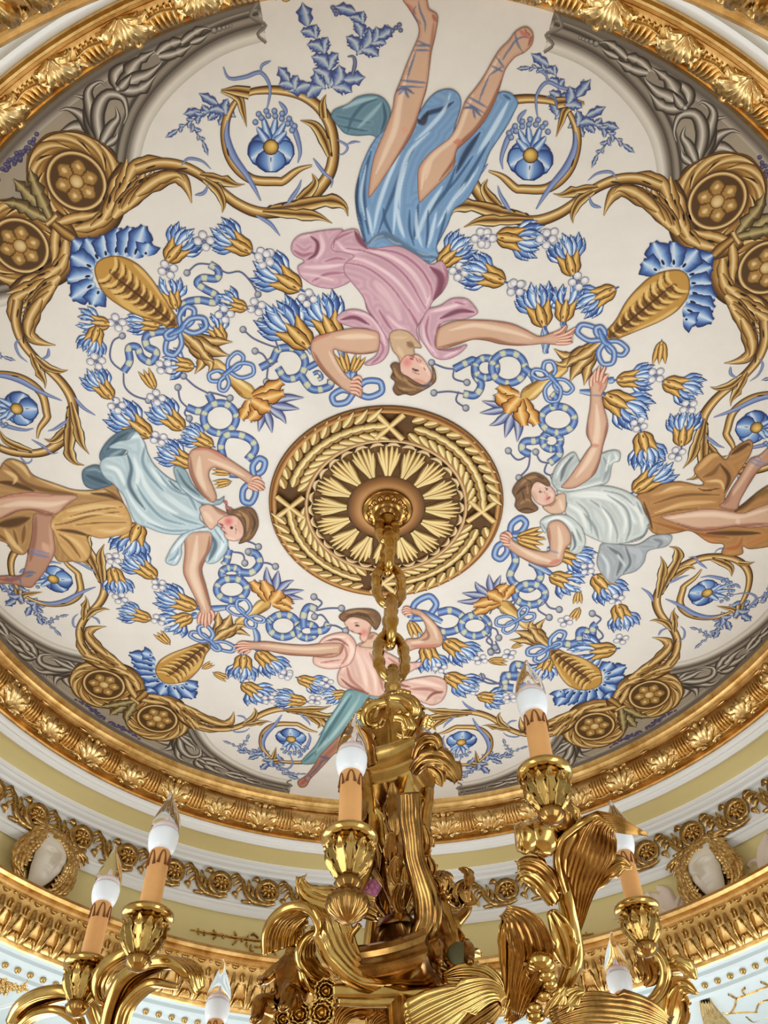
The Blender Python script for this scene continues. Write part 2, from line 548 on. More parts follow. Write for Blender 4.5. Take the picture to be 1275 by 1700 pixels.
def spandrel_half():
    p = Paint(IDN, -.0002)
    arch = XTL(P('TL', '1172,165 1040,205 930,258 820,340 730,430 660,530 622,630 604,720 590,800'))
    # panel
    a_end = 31.6
    ring = polar(FR - .001, np.linspace(0, a_end, 24))
    tail = XTL(P('TL', '470,860 330,900'))
    o = np.vstack([ring, arch, tail, [[1.235, 0.0]]])
    m = len(o)
    V2 = np.vstack([o]); 
    p.fill(o, (160, 150, 134), step=.022, smooth=False, strokes=[(polar([1.40, 1.40], [0, 16]), .10, (172, 160, 140), .6), (polar([1.42, 1.42], [10, 26]), .05, (142, 133, 121), .6)])
    # rim mouldings beside the gilded ring
    arc = polar(np.full(30, FR - .020), np.linspace(-.2, a_end - .1, 30))
    p.band(arc, .017, [(92, 84, 76), (120, 112, 102), (104, 96, 88), (150, 142, 130), (188, 180, 168)], segs=40)
    # the arch: dark fillet, hollow, light round
    def off(d):
        T = np.gradient(arch, axis=0); T /= np.linalg.norm(T, axis=1)[:, None]
        N = np.stack([-T[:, 1], T[:, 0]], 1)
        return arch + N * d
    sgn = 1 if np.linalg.norm(off(.02)[3]) > np.linalg.norm(arch[3]) else -1
    p.band(off(.012 * sgn), .019, [(196, 190, 178), (214, 209, 198), (224, 220, 210), (182, 174, 162), (128, 120, 110), (96, 88, 80)], segs=40)
    p.band(off(.040 * sgn), .011, [(70, 62, 54), (108, 98, 88), (146, 137, 124), (150, 141, 128), (88, 79, 70)], segs=40)
    p.band(off(.056 * sgn), .006, [(60, 53, 46), (96, 88, 78), (166, 157, 143)], segs=40)
    # broken end of the moulding
    e0 = polar([1.368, 1.39, 1.405, 1.43, FR - .004], [31.2, 30.6, 31.6, 30.4, 31.3])
    p.band(e0, .004, [(98, 90, 82), (150, 142, 130)])
    return p.mesh('painted_spandrel')

def gris_half():
    p = Paint(XTL, -.0010)
    def lf(s, w, lobes=0, cols=GRIS, prof=None):
        q = P('TL', s)
        prof = np.array(prof or (.5, .9, 1, .75, .35, .08)) * w / 2.656
        p.band(q, prof * 1.35, [(62, 54, 47)] * 3, lobes=lobes, amp=.25)
        p.band(q, prof, cols, lobes=lobes, amp=.25)
    # palmette above the volute
    lf('440,640 400,580 330,560 240,600', 30, 0)
    lf('440,640 370,520 300,480 260,490', 26, 0)
    lf('440,640 400,520 380,440 330,420', 30)
    lf('430,600 400,480 390,400 440,360 470,380', 24)
    lf('445,640 430,500 470,420 540,430 560,500 545,545', 26)
    lf('445,640 490,560 520,520 510,470', 22)
    lf('450,640 470,690 490,760', 34, 0, prof=(.3, .8, 1, .9, .6))
    lf('470,640 510,610 520,580', 16)
    # tulip
    lf('520,390 510,330 560,280 590,270', 26)
    lf('520,390 560,340 600,280 640,250 690,220', 28, 3)
    lf('520,390 600,350 650,330 700,290 715,270', 28)
    lf('525,395 590,400 640,380 690,330', 24, 2)
    lf('520,390 540,380 580,330', 20)
    # trailing leaves and beads
    lf('690,240 740,200 800,180 830,160', 22, 2)
    lf('700,250 760,240 830,210 850,190', 20, 2)
    lf('800,190 850,150 900,125 930,130', 18, 2)
    lf('840,190 890,170 920,150', 14)
    for x, y, r in ((945, 135, 11), (968, 128, 9), (988, 123, 8), (1004, 118, 7), (1018, 114, 6)):
        p.dot(P('TL', '%d,%d' % (x, y))[0], r / 2.656 * 1.3, SL, SD, (-.2, -.3))
    p.dot(P('TL', '520,392')[0], 4.4, SH, SD)
    p.dot(P('TL', '445,632')[0], 4.0, SH, SD)
    return p.mesh('painted_grey_leaves')

def grapes_half():
    p = Paint(XTL, -.0011)
    r = np.random.default_rng(3)
    for i in range(17):
        t = i / 16
        x = 20 + 140 * t; y = 740 - 120 * t
        k = 2 if t < .75 else 1
        for j in range(k):
            p.dot(P('TL', '%f,%f' % (x + r.normal(0, 9), y + r.normal(0, 9) + (j * 20 - 6)))[0], 4.2, (112, 108, 150), (40, 32, 62), (-.3, -.35), n=9)
    return p.mesh('painted_grapes')

def volute_half():
    """one scrolled acanthus rosette"""
    p = Paint(IDN, -.0016)
    c = XTL(P('TL', '338,800'))[0]
    R = .122
    th = lambda d: np.array([math.cos(math.radians(d)), math.sin(math.radians(d))])
    ring = lambda r, a0, a1, n=30: np.array([c + r * th(a) for a in np.linspace(a0, a1, n)])
    p.fill(ring(R * .98, 0, 350, 36), (92, 66, 34), step=.02, smooth=False)
    p.band(ring(R * .80, 0, 360, 50), .026, [GD, GB, GM, GL, GM, GB, (84, 56, 24)], segs=60)
    for i in range(10):                                # leaf tongues lying along the rim
        a = i * 36
        q = [c + R * (1.0 - .10 * t - .24 * t * t) * th(a + 78 * t) for t in (0, .25, .5, .75, 1)]
        p.band(q, np.array((.25, .8, 1.1, .8, .06)) * .0128, [GD, GB, GM], segs=14)
        p.band(q, np.array((.25, .8, 1.1, .8, .06)) * .0112, [GB, GM, GL, GH, GM, GB], segs=14)
        q = [c + R * (.86 - .16 * t) * th(a + 18 + 22 * t) for t in (0, .5, 1)]
        p.band(q, np.array((.2, 1, .2)) * .0026, [GD, GD], segs=8)
    p.band(ring(R * 1.0, 0, 360, 60), .0026, [GB, GD], segs=60)
    p.band(ring(R * .575, 0, 360, 40), .0075, [(40, 26, 12), GB, GH, GL, GB, GD], segs=48)
    p.fill(ring(R * .53, 0, 345, 24), (84, 58, 28), step=.015, smooth=False)
    wav = np.array([c + R * .42 * (1 + .13 * math.cos(math.radians(6 * a))) * th(a) for a in range(0, 360, 8)])
    p.fill(wav, GM, [([c + R * .26 * th(a), c + R * .36 * th(a)], .010, GH, .9, .8) for a in range(0, 360, 60)] + [([c + R * .14 * th(a + 30), c + R * .42 * th(a + 30)], .0035, GD, .95, .5) for a in range(0, 360, 60)], edge=GD, ew=.005, step=.005, smooth=False)
    p.dot(c, R * .165, GD, GB)
    p.dot(c, R * .14, GH, GM, (-.2, -.2), n=16)
    return p.mesh('painted_volute')

def arm_half():
    """acanthus sheath and the gold rinceau stem that runs into the open spiral"""
    p = Paint(XTL, -.0023)
    k = 1 / 2.656
    def gl(s, w, lobes=4, cols=GLEAF, amp=.35, prof=(.4, .9, 1, .8, .5, .08), fr='TL', sides=(1, 1)):
        q = P(fr, s)
        p.band(q, np.array(prof) * w * k * 1.14, [GD] * 3, lobes=lobes, amp=amp, sides=sides)
        p.band(q, np.array(prof) * w * k, cols, lobes=lobes, amp=amp, sides=sides)
    # sheath under the volute
    gl('215,960 300,1005 400,1010 470,960 505,880 530,800 570,740', 58, 0, [GD, GB, GM, GL, GM, GB, GD], prof=(.5, .8, 1, 1, .9, .8, .7))
    for s, w in (('250,985 330,960 400,950 450,930', 16), ('330,1010 410,990 470,930 490,890', 18), ('400,1005 470,960 515,890 530,830', 18),
                 ('455,970 500,880 505,800 530,760', 22), ('480,930 530,850 550,780 560,700', 24), ('510,900 560,820 590,760 600,720', 20),
                 ('500,960 560,880 620,800 640,740', 24), ('530,930 600,850 660,790 680,740', 22), ('540,930 640,830 720,780 770,750', 22)):
        gl(s, w * 1.45, 2, [GB, GM, GL, GH, GL, GM, GB], .14)
    for s in ('330,985 370,975', '430,965 455,940', '480,900 490,860', '525,830 532,800', '560,830 580,800', '610,810 635,785', '660,790 690,770', '520,900 540,870', '575,880 600,855'):
        p.band(P('TL', s), 1.7, [(30, 18, 6)] * 2, segs=7, taper=(.3, .3))
    gl('570,910 650,830 740,780 800,790 830,840 845,895', 34, 3, [GB, GM, GL, GH, GL, GM, GB], .15, prof=(.3, .8, 1, .9, .5, .06))
    gl('600,860 700,790 780,770 815,800', 26, 2, [GB, GM, GL, GH, GL, GM, GB], .15)
    gl('560,800 600,730 680,710 760,715', 28, 2, [GB, GM, GL, GH, GL, GM, GB], .15)
    # stem
    stem = np.vstack([P('TL', '600,750 700,722 800,732 890,775 970,840 1050,900 1150,938 1270,930'),
                      P('T1', '100,886 190,868 270,810 325,730 342,640 330,540 285,460 210,405 110,382 10,385'), P('TL', '1060,420 980,398')])
    W = np.array([24, 24, 22, 20, 19, 21, 23, 22, 22, 24, 25, 24, 23, 22, 22, 21, 19, 17, 12, 4]) * k
    p.band(stem, W * 1.12, [GD] * 3, segs=120)
    p.band(stem, W, [GB, GM, GH, GL, GM, GB, GD], segs=120)
    # inner turn of the spiral
    inner = np.vstack([P('TL', '1050,430 1000,520 995,620 1030,720 1110,790 1220,800'), P('T1', '130,765 190,720 250,700')])
    p.band(inner, np.array([8, 15, 17, 19, 19, 18, 17, 14, 4]) * k * 1.2, [GD] * 3, segs=60)
    p.band(inner, np.array([8, 15, 17, 19, 19, 18, 17, 14, 4]) * k, [GB, GM, GH, GL, GM, GB], segs=60)
    # leaves thrown off the stem
    gl('880,770 970,790 1040,815 1080,812', 20, 2, prof=(.3, .9, 1, .6, .05))
    gl('900,790 960,840 985,900 980,938', 20, 0, prof=(.5, 1, .8, .05))
    gl('975,400 1050,430 1070,490 1088,560', 18, 0, prof=(.4, 1, .7, .05))
    gl('975,398 1040,400 1100,410', 26, 0, prof=(.05, .8, 1))
    gl('200,510 260,530 300,590 325,660', 24, 0, fr='T1', prof=(.06, .8, 1, .5))
    gl('300,500 295,440 310,400', 20, 0, fr='T1', prof=(.8, .8, .05))
    gl('190,850 240,810 265,770 250,735', 24, 0, fr='T1', prof=(.6, 1, .7, .05))
    gl('60,885 200,870 320,850 385,870 402,915', 28, 3, fr='T1', prof=(.3, .8, 1, .9, .05), amp=.2)
    gl('40,895 160,905 270,915 335,945', 24, 2, fr='T1', prof=(.3, .9, .9, .05), amp=.2)
    for s in ('640,745 690,728', '780,745 830,742', '1240,905 1262,890', '1000,650 1010,690'):
        q = P('TL', s); p.band(q, 1.5, [GD, GD], segs=8, taper=(.3, .3))
    for s in ('332,640 334,665', '60,880 80,868', '310,560 320,590'):
        q = P('T1', s); p.band(q, 1.6, [GD, GD], segs=8, taper=(.3, .3))
    return p.mesh('painted_scroll')

def bloom_half():
    """blue flower inside the open spiral, with its tendrils"""
    p = Paint(XTL, -.0034)
    k = 1 / 2.656
    def tend(fr, s, w=3.2):
        p.band(P(fr, s), np.array((.3, 1, 1.2, 1, .7, .2)) * w, [(70, 84, 140), (120, 140, 190), (150, 165, 200), (64, 76, 130)])
    tend('TL', '985,295 1010,345 1080,340 1150,320 1190,380 1185,450 1170,500', 3.0)
    tend('TL', '1195,268 1155,290 1150,330', 2.2)
    tend('TL', '1005,530 1000,600 1030,690 1100,790 1150,885', 5.5)
    tend('T1', '110,430 140,470 125,500', 3)
    tend('T1', '150,490 180,560 200,640 190,690', 4)
    tend('T1', '255,670 300,730 335,760 330,795', 2.6)
    tend('T1', '355,590 400,620 385,650 360,655', 1.8)
    tend('T1', '400,610 430,600 455,602', 1.8)
    tend('T1', '140,870 190,800 205,760', 3)
    tend('TL', '860,860 900,850 920,810', 2.6)
    tend('TL', '800,730 830,700 890,710 930,745', 2.2)
    tend('TL', '1130,950 1190,985 1235,1040', 3)
    c = P('TL', '1195,648')[0]
    th = lambda d: np.array([math.cos(math.radians(d)), math.sin(math.radians(d))])
    for a, l, w in ((190, 34, 15), (-10, 34, 15), (150, 40, 20), (30, 40, 20), (90, 42, 21)):
        p.leaf(c + 4 * th(a), c + l * th(a), w, [BD] * 3, prof=(.5, 1.0, 1.2, 1.25, 1.0, .45))
        p.leaf(c + 4 * th(a), c + (l - 2) * th(a), w * .88, [BM, (112, 150, 204), BL, BH, (120, 156, 206), BM, BD], prof=(.5, 1.0, 1.2, 1.25, 1.0, .4))
        p.band([c + 16 * th(a), c + 26 * th(a)], .9, [BD, BD], segs=6, taper=(.2, .5))
    for a, l in ((-80, 50), (-105, 52), (-60, 48), (-125, 40), (-45, 36)):
        p.leaf(c + 10 * th(a), c + l * th(a), 8, [BD, BL, BH, BM, BD], prof=(.7, 1, .9, .7, .6, .2))
    for i in range(13):
        a = -128 + i * 8
        q = c + (52 + 8 * (i % 2)) * th(a + (5 if i % 2 else 0)) * np.array([.8, 1])
        p.dot(q, 5.2, (160, 182, 214), BD, (-.2, -.3), n=8)
    p.dot(c, 13.5, GD, GD)
    p.dot(c, 12, (236, 200, 110), (120, 80, 26), (.2, -.2), n=16)
    return p.mesh('painted_blue_flower')

def sprig_path(p, q, leaves, w=15, L=26, side0=1):
    """leafy twig along a path"""
    q = catmull(np.asarray(q, float), 8)
    p.band(q, np.array((1.5, 1.4, 1.1, .7)), [NV, NVL, NV])
    R_ = resample(q, n=leaves + 1)
    for i in range(leaves):
        d = R_[i + 1] - R_[i]; d = d / (np.linalg.norm(d) + 1e-9)
        t = i / max(1, leaves - 1)
        for sgn in (1, -1):
            a = sgn * math.radians(48 - 14 * t)
            e = np.array([d[0] * math.cos(a) - d[1] * math.sin(a), d[0] * math.sin(a) + d[1] * math.cos(a)])
            l = L * (1 - .45 * t)
            s0 = R_[i] + d * (3 if sgn > 0 else 8)
            p.leaf(s0, s0 + e * l, w * (1 - .4 * t) * .46, SPRIG, bend=-.14 * sgn, lobes=3, amp=.22)
    p.leaf(R_[-2], R_[-1] + (R_[-1] - R_[-2]) * .4, w * .42, SPRIG, lobes=2, amp=.3)

XTR = corner_xf(math.radians(-42.4))
def sprigs_half(which):
    p = Paint(XTL if which < 2 else (lambda Q: XTR(Q) * (1, -1)), -.0030)
    if which == 2:
        sprig_path(p, P('TR', '190,610 215,530 205,450 190,380 150,330 90,290'), 5, 22, 26)
        sprig_path(p, P('TR', '150,360 90,345 10,350'), 3, 9, 13)
        p.band(P('TR', '200,560 190,510 165,492 135,500'), (1.2, 2.6, 2.2, .6), [NV, NVL, NV])
        sprig_path(p, P('TR', '235,540 300,490 350,430'), 2, 24, 28)
        return p.mesh('painted_sprig')
    if which == 0:
        sprig_path(p, P('TL', '1040,515 960,500 900,490 830,500'), 4, 20, 26)
        sprig_path(p, P('TL', '900,500 850,530 790,570 745,598'), 4, 11, 15)
        sprig_path(p, P('TL', '850,545 870,590 905,640 912,670'), 3, 9, 13)
        sprig_path(p, P('TL', '1000,510 960,460 900,425'), 2, 20, 26)
    else:
        sprig_path(p, P('T1', '320,375 320,290 290,200 230,110 215,40'), 5, 32, 36)
        sprig_path(p, P('T1', '330,370 400,330 450,330'), 2, 30, 34)
        p.band(P('T1', '420,320 432,270 425,240 400,240'), (2, 3.4, 3, 1), [NV, NVL, NV])
        sprig_path(p, P('T1', '440,235 450,170 470,110 430,50 370,35'), 4, 26, 30)
        sprig_path(p, P('T1', '450,210 510,180 550,140 575,130'), 3, 28, 32)
        for x, y in ((590, 130), (605, 118), (620, 105), (625, 128), (345, 45), (338, 32), (352, 60)):
            p.dot(P('T1', '%d,%d' % (x, y))[0], 4.2, NVL, NV, n=8)
        sprig_path(p, P('T1', '310,375 240,360 175,380'), 2, 30, 30)
        sprig_path(p, P('T1', '180,385 150,340 120,300'), 2, 24, 24)
    return p.mesh('painted_sprig')

def junction_mesh():
    """leaf and wooden knot on the corner axis between two volutes"""
    p = Paint(XTL, -.0030)
    k = 1 / 2.656
    for s, w in (('225,960 170,900 110,840 60,790', 30), ('220,970 150,940 80,900 10,890', 26), ('225,965 190,890 150,800 130,740', 26)):
        q = P('TL', s)
        p.band(q, np.array((.5, .9, 1, .8, .1)) * w * k * 1.15, [(50, 38, 20)] * 3, lobes=4, amp=.3)
        p.band(q, np.array((.5, .9, 1, .8, .1)) * w * k, [(70, 54, 28), (150, 132, 88), (196, 178, 126), (110, 90, 52), (80, 62, 32)], lobes=4, amp=.3)
    p.band(P('TL', '235,985 290,1030 360,1075'), np.array((16, 24, 12)) * k, [GD, GB, (196, 158, 92), GM, GB, GD])
    p.band(P('TL', '205,990 225,975 250,950'), np.array((14, 14, 14)) * k, [GD, GM, GH, GM, GD])
    return p.mesh('painted_knot')

halves = [('painted_spandrel', spandrel_half(), 'grey painted arch moulding'), ('painted_grey_leaves', gris_half(), 'grey painted leaf ornament'),
          ('painted_grapes', grapes_half(), 'dark purple painted grapes'), ('painted_volute', volute_half(), 'gold painted rosette volute'),
          ('painted_scroll', arm_half(), 'gold painted acanthus scroll'), ('painted_sprig', sprigs_half(0), 'blue painted leafy sprig'),
          ('painted_sprig', sprigs_half(1), 'blue painted leafy sprig', 1), ('painted_sprig', sprigs_half(2), 'blue painted leafy sprig', 2), ('painted_blue_flower', bloom_half(), 'blue painted flower with yellow centre')]
for q_, th in enumerate(THC):
    for nm, me, lab, *which in halves:
        for sg in (1, -1):
            if which and (which[0] == 1) != (q_ == 0 and sg == 1): continue
            o = obj(nm, me, painting, (0, 0, 0 if sg > 0 else -.00002), (0, 0, th), (1, sg, 1))
            o['label'] = lab
    o = obj('painted_knot', junction_me if 'junction_me' in globals() else (globals().__setitem__('junction_me', junction_mesh()) or junction_me), painting, (0, 0, 0), (0, 0, th))
    o['label'] = 'gold painted knot between two volutes'
# ------------------------------------------------------------------ garlands, ribbons and torches of the painting
def blossom(kind):
    p = Paint(IDN, 0)
    th = lambda d: np.array([math.cos(math.radians(d)), math.sin(math.radians(d))])
    o = np.array([.26, 0.0])
    if kind != 2:
        n = (7, 6)[kind]
        spread = (40, 54)[kind]
        order = sorted(range(n), key=lambda i: -abs(i - (n - 1) / 2))
        for i in order:
            a = -spread + 2 * spread * i / (n - 1)
            l = .66 + .10 * math.cos(math.radians(a * 1.5)) + (.04 if i % 2 else -.04)
            sg = 1 if a > 0 else -1
            cols = [[BM, (108, 144, 200), BL, BH, (236, 242, 248), BL, BM], [(60, 84, 140), BM, (120, 156, 208), BL, BH, BM, (50, 70, 124)], [BM, BL, (236, 242, 248), BL, BM, (66, 92, 150), BD]][i % 3]
            pr = (.25, .55, .85, 1.05, .85, .04)
            p.leaf(o, o + l * th(a), .088, [BD] * 3, bend=.09 * sg, lobes=2, amp=.16, prof=pr)
            p.leaf(o, o + l * .97 * th(a), .072, cols, bend=.09 * sg, lobes=2, amp=.14, prof=pr)
            e = o + l * .74 * th(a)
            for s_ in (1, -1):
                t_ = e + .17 * l * th(a + 38 * s_)
                p.leaf(e - .12 * l * th(a), t_, .030, [BD, BM, BL, BM, BD] if s_ > 0 else [BD, BL, BH, BL, BD])
    p.band([(-.12, 0), (.02, 0)], (.018, .03), [BD, BM, BD], segs=6)
    L = .56 if kind != 2 else .95
    for a0, b in ((28, .20), (-28, -.20), (0, 0)):
        q = [(0, 0), (.14, .10 * np.sign(a0)), (.32, .13 * np.sign(a0)), (L, .24 * np.sign(a0))]
        w = (.055, .10, .085, .01)
        p.band(q, np.array(w) * 1.2, [GD] * 3, segs=16)
        p.band(q, w, [GB, (196, 146, 66), (234, 196, 120), (200, 150, 70), GB] if a0 else [GB, (210, 164, 88), (244, 212, 142), (184, 134, 58), GB], segs=16)
    p.dot((.10, -.02), .035, (90, 56, 18), (200, 146, 60), n=8, sq=(1.6, .6))
    p.dot((.30, .05), .03, (80, 50, 16), (200, 146, 60), n=8, sq=(1.6, .5))
    return p.mesh('painted_blossom')
BLOSSOMS = [blossom(0), blossom(1), blossom(2)]

def berries():
    p = Paint(IDN, 0)
    for x, y in ((-.56, -.40), (.52, -.50), (-.46, .56), (.56, .48)):
        p.dot((x, y), .50, (130, 130, 150), (104, 108, 136), n=12)
        p.dot((x, y), .45, (242, 240, 238), (176, 176, 188), (-.28, -.28), n=14)
    p.dot((0, 0), .22, (120, 130, 170), (70, 82, 130), n=8)
    return p.mesh('painted_berries')
BERRY = berries()

def put_blossom(fr, b, t, kind=0):
    q = cp(np.vstack([P(fr, b), P(fr, t)]))
    d = q[1] - q[0]
    L = float(np.linalg.norm(d))
    if kind != 2: L *= 1.06
    o = obj('painted_blossom', BLOSSOMS[kind], painting, (q[0][0], q[0][1], -.0040 - random.random() * .0003), (0, 0, math.atan2(d[1], d[0])), (L, L * (1.05 if random.random() < .5 else -1.05), 1))
    o['label'] = 'small gold painted bud' if kind == 2 else 'blue painted bellflower with gold cup'

FLOWERS = [('LM', '740,245 845,120'), ('LM', '1105,205 945,112'), ('PX', '497,479 428,438'), ('LM', '775,455 732,325', 1), ('LM', '1085,455 962,418', 1), ('PX', '512,575 447,510'),
    ('PX', '557,563 522,492'), ('LM', '985,600 912,488', 1), ('LM', '480,525 345,512', 1), ('LM', '432,540 392,655'), ('LM', '700,530 562,508'), ('LM', '680,808 630,722', 2),
    ('LM', '492,850 395,735'), ('LM', '852,712 715,690', 1), ('LM', '805,987 680,876'), ('LM', '660,1018 498,900'), ('L1', '935,132 808,66'), ('L1', '850,217 706,142'),
    ('L1', '1015,250 930,238', 2), ('L1', '1015,290 940,305', 2), ('L1', '612,478 555,615'), ('L1', '684,712 560,618'), ('L1', '498,672 532,785'), ('L1', '862,846 698,782'),
    ('L1', '662,896 528,856'), ('L1', '842,884 718,932', 1), ('L1', '745,1005 690,952', 2), ('BL', '1075,392 1065,500'), ('BL', '1138,378 1238,470'), ('BL', '1072,518 1185,590', 1),
    ('BL', '895,450 940,425', 2), ('BL', '945,470 1010,500', 2), ('B1', '308,493 425,535'), ('B1', '517,560 412,575', 1), ('B1', '338,596 205,578'), ('B1', '868,352 905,460'),
    ('B1', '955,328 1075,410'), ('B1', '800,245 835,315', 2), ('B1', '960,478 1085,545'), ('B1', '1100,570 1220,592', 1), ('B1', '1148,415 1235,420', 2),
    ('RM', '70,140 262,165'), ('RM', '405,310 362,145'), ('PX', '836,467 772,444'), ('RM', '277,537 225,365'), ('RM', '362,517 388,355', 1), ('RM', '590,375 430,455'),
    ('RM', '800,612 788,715', 2), ('RM', '605,780 765,768'), ('RM', '813,788 968,838'), ('RM', '553,848 720,945'), ('RM', '890,1070 906,925'), ('R1', '710,345 748,490'),
    ('T2', '738,252 862,148'), ('T2', '345,705 315,620', 2), ('T2', '372,705 408,632', 2), ('R1', '680,604 835,488'), ('R1', '160,812 280,785', 2), ('R1', '160,815 280,845', 2),
    ('R1', '342,878 485,925'), ('R1', '308,980 445,1030', 1), ('BR', '503,150 600,250'), ('BR', '430,222 425,278', 2), ('BR', '603,280 645,385'), ('BR', '592,475 400,500', 1),
    ('BR', '45,530 105,532', 2), ('BR', '-5,690 105,692'), ('BR', '432,295 400,350', 2), ('TL', '1092,1010 1000,930', 2), ('BR', '135,470 180,450', 2), ('BR', '300,520 250,610', 1)]
for i, fl in enumerate(FLOWERS[:-3] + FLOWERS[-2:]):
    b, t = fl[1].split()
    put_blossom(fl[0], b, t, fl[2] if len(fl) > 2 else 0)

BERRIES = {'LM': '900,160 1165,240 740,285 1130,450 990,482 515,520 425,690 725,715 690,850 515,885 700,1030', 'T2': '180,395 0,215 915,140 1190,145 820,282 1065,350',
    'RM': '20,150 300,140 150,370 430,340 775,760 920,900 700,978', 'R1': '870,440 470,950', 'L1': '500,630 700,745 530,805 700,900', 'BL': '1080,492 1185,588 1262,475',
    'B1': '250,480 430,512 380,590 1110,412 930,447 1070,545 1240,585', 'BR': '600,255 620,432 372,352 120,500 118,690'}
for fr, s in BERRIES.items():
    for q in P(fr, s):
        c = cp([q])[0]
        rr = math.hypot(*c)
        o = obj('painted_berries', BERRY, painting, (c[0], c[1], -.0046 - random.random() * .0004), (0, 0, random.uniform(0, 6)), (.0232, .0232, 1))
        o['label'] = 'cluster of pearly white painted berries'

# striped ribbons: blue with cream patches
def rib_cols(n):
    def f(edge):
        def g(t):
            k = (t * n) % 1.0
            if k > .68: c = (206, 208, 176)
            else: c = (92, 124, 182) if edge < 2 else (146, 172, 212)
            if edge == 0: c = (58, 78, 136) if k <= .68 else (120, 132, 150)
            return c
        return g
    return [f(0), f(1), f(2), f(1), f(0)]
def ribbon(name, items, lab):
    root = empty(name, (0, 0, 0), painting)
    root['label'] = lab
    for n_it, it in enumerate(items):
        fr, s, kind = it[0], it[1], it[2]
        p = Paint(cp, -.0036 - n_it * 3e-5)
        q = P(fr, s)
        if kind == 'r':                # striped ribbon
            nm = 'ribbon_band'
            L = np.linalg.norm(np.diff(catmull(q, 6), axis=0), axis=1).sum()
            w = it[3] if len(it) > 3 else 5.6
            p.band(q, w + .9, [(56, 70, 122)] * 2, segs=max(20, int(L / 2.2)))
            p.band(q, w, rib_cols(max(2, L / 24)), segs=max(20, int(L / 2.2)))
        elif kind == 's':              # string ending in a bead
            nm = 'ribbon_string'
            p.band(q, (1.2, 1.4, 1.3), [(60, 66, 110), (110, 120, 160), (60, 66, 110)], segs=24)
            p.dot(q[-1], 6.0, (190, 194, 196), (64, 70, 104), (-.3, -.3), n=12)
        elif kind == 'o':              # ring of ribbon: centre and a point on it
            nm = 'ribbon_ring'
            c, e = q[0], q[1]
            rr = np.linalg.norm(e - c); sq = it[3] if len(it) > 3 else .92
            a = np.linspace(0, 2 * pi, 40)
            ring = np.stack([c[0] + rr * np.cos(a), c[1] + rr * sq * np.sin(a)], 1)
            p.band(ring, 6.4, [(56, 70, 122)] * 2, segs=60)
            p.band(ring, 5.6, rib_cols(7), segs=60)
        elif kind == 'l':              # bow loop: knot, then out and back
            nm = 'bow_loop'
            c, e = q[0], q[1]; d = e - c; n_ = np.array([-d[1], d[0]])
            lp = [c, c + d * .45 + n_ * .30, c + d * .95 + n_ * .22, c + d * 1.04, c + d * .95 - n_ * .22, c + d * .45 - n_ * .30, c]
            p.band(lp, 5.4, [(52, 72, 128), (96, 130, 188), (176, 198, 224), (96, 130, 188), (52, 72, 128)], segs=40)
        else:                          # tail
            nm = 'ribbon_tail'
            p.band(q, (3, 5.5, 5.5, 4), [(52, 72, 128), (96, 130, 188), (186, 204, 222), (52, 72, 128)], segs=20)
        obj(nm, p.mesh(nm), root)
ribbon('painted_ribbon', [('LM', '800,490 815,435 880,420 945,430 955,400 905,372 870,345 895,322 955,325 962,288 925,262', 'r'), ('LM', '925,262 870,262 825,300', 's'),
    ('LM', '945,265 1000,300 1060,295 1110,345 1138,395', 's'), ('LM', '790,560 700,560 645,580 650,625 690,650 668,692 625,672 605,628 568,632 572,690 545,735', 'r'),
    ('LM', '545,735 500,700 485,660 500,600 540,578', 's'), ('LM', '545,740 550,800 590,840 655,862', 's')], 'blue striped ribbon tied round the torch at the top left')
ribbon('painted_ribbon', [('LM', '825,893 880,910 935,880 920,832', 'r'), ('LM', '970,940 1042,940', 'o'), ('LM', '920,832 860,800 810,755', 's'), ('LM', '920,825 960,835 1015,852', 's'),
    ('LM', '825,893 795,860 785,805', 's'), ('LM', '825,893 815,920 835,942', 's'), ('L1', '985,190 975,130 1000,85 1060,85 1110,110 1125,150 1090,195', 'r'),
    ('L1', '1120,265 1155,195', 'l'), ('L1', '1110,290 1090,380', 'l'), ('L1', '1120,280 1080,262 1010,262', 't'), ('L1', '985,190 1010,240 1030,260', 'r', 3)],
    'looped blue ribbon hanging to the hand of the woman on the left')
ribbon('painted_ribbon', [('T2', '-20,690 30,660 60,610 130,610 170,660 150,720 90,735 55,690', 'r'), ('T2', '150,720 200,780 270,770 280,740', 'r'), ('T2', '180,690 250,660 300,700 340,770', 'r', 4.5),
    ('T2', '205,715 225,708 240,730 225,740', 'r', 2.5), ('LM', '1230,630 1190,620 1120,590 1072,550', 's'), ('LM', '1230,640 1205,570 1200,540 1150,512', 's'), ('LM', '1225,690 1190,700 1160,660 1125,645', 's'),
    ('LM', '1215,690 1185,710 1175,780', 's'), ('T2', '380,790 490,770', 'l'), ('T2', '375,795 290,825', 'l'), ('T2', '345,690 355,720 372,750', 't'), ('T2', '380,690 375,720 372,750', 't'),
    ('T2', '300,565 315,600 330,650', 't'), ('T2', '150,570 185,605 200,630', 't')], 'looped blue ribbon held in the bent hand of the woman in pink')
ribbon('painted_ribbon', [('T2', '800,695 860,665 885,660 890,720 915,760 890,805 840,800', 'r'), ('T2', '935,690 980,690', 'o'), ('T2', '1030,690 1100,690', 'o'), ('T2', '800,695 760,690 705,668', 's'),
    ('T2', '840,800 780,790 715,796', 's'), ('T2', '800,695 800,735 855,752', 's'), ('T2', '820,790 810,830 850,860', 's'), ('T2', '1095,690 1130,720 1150,760', 'r'), ('T2', '1185,510 1180,560 1190,630', 't'),
    ('RM', '275,540 290,600 280,660', 't'), ('RM', '360,515 365,545', 't')], 'blue ribbon rings beside the head of the woman in pink')
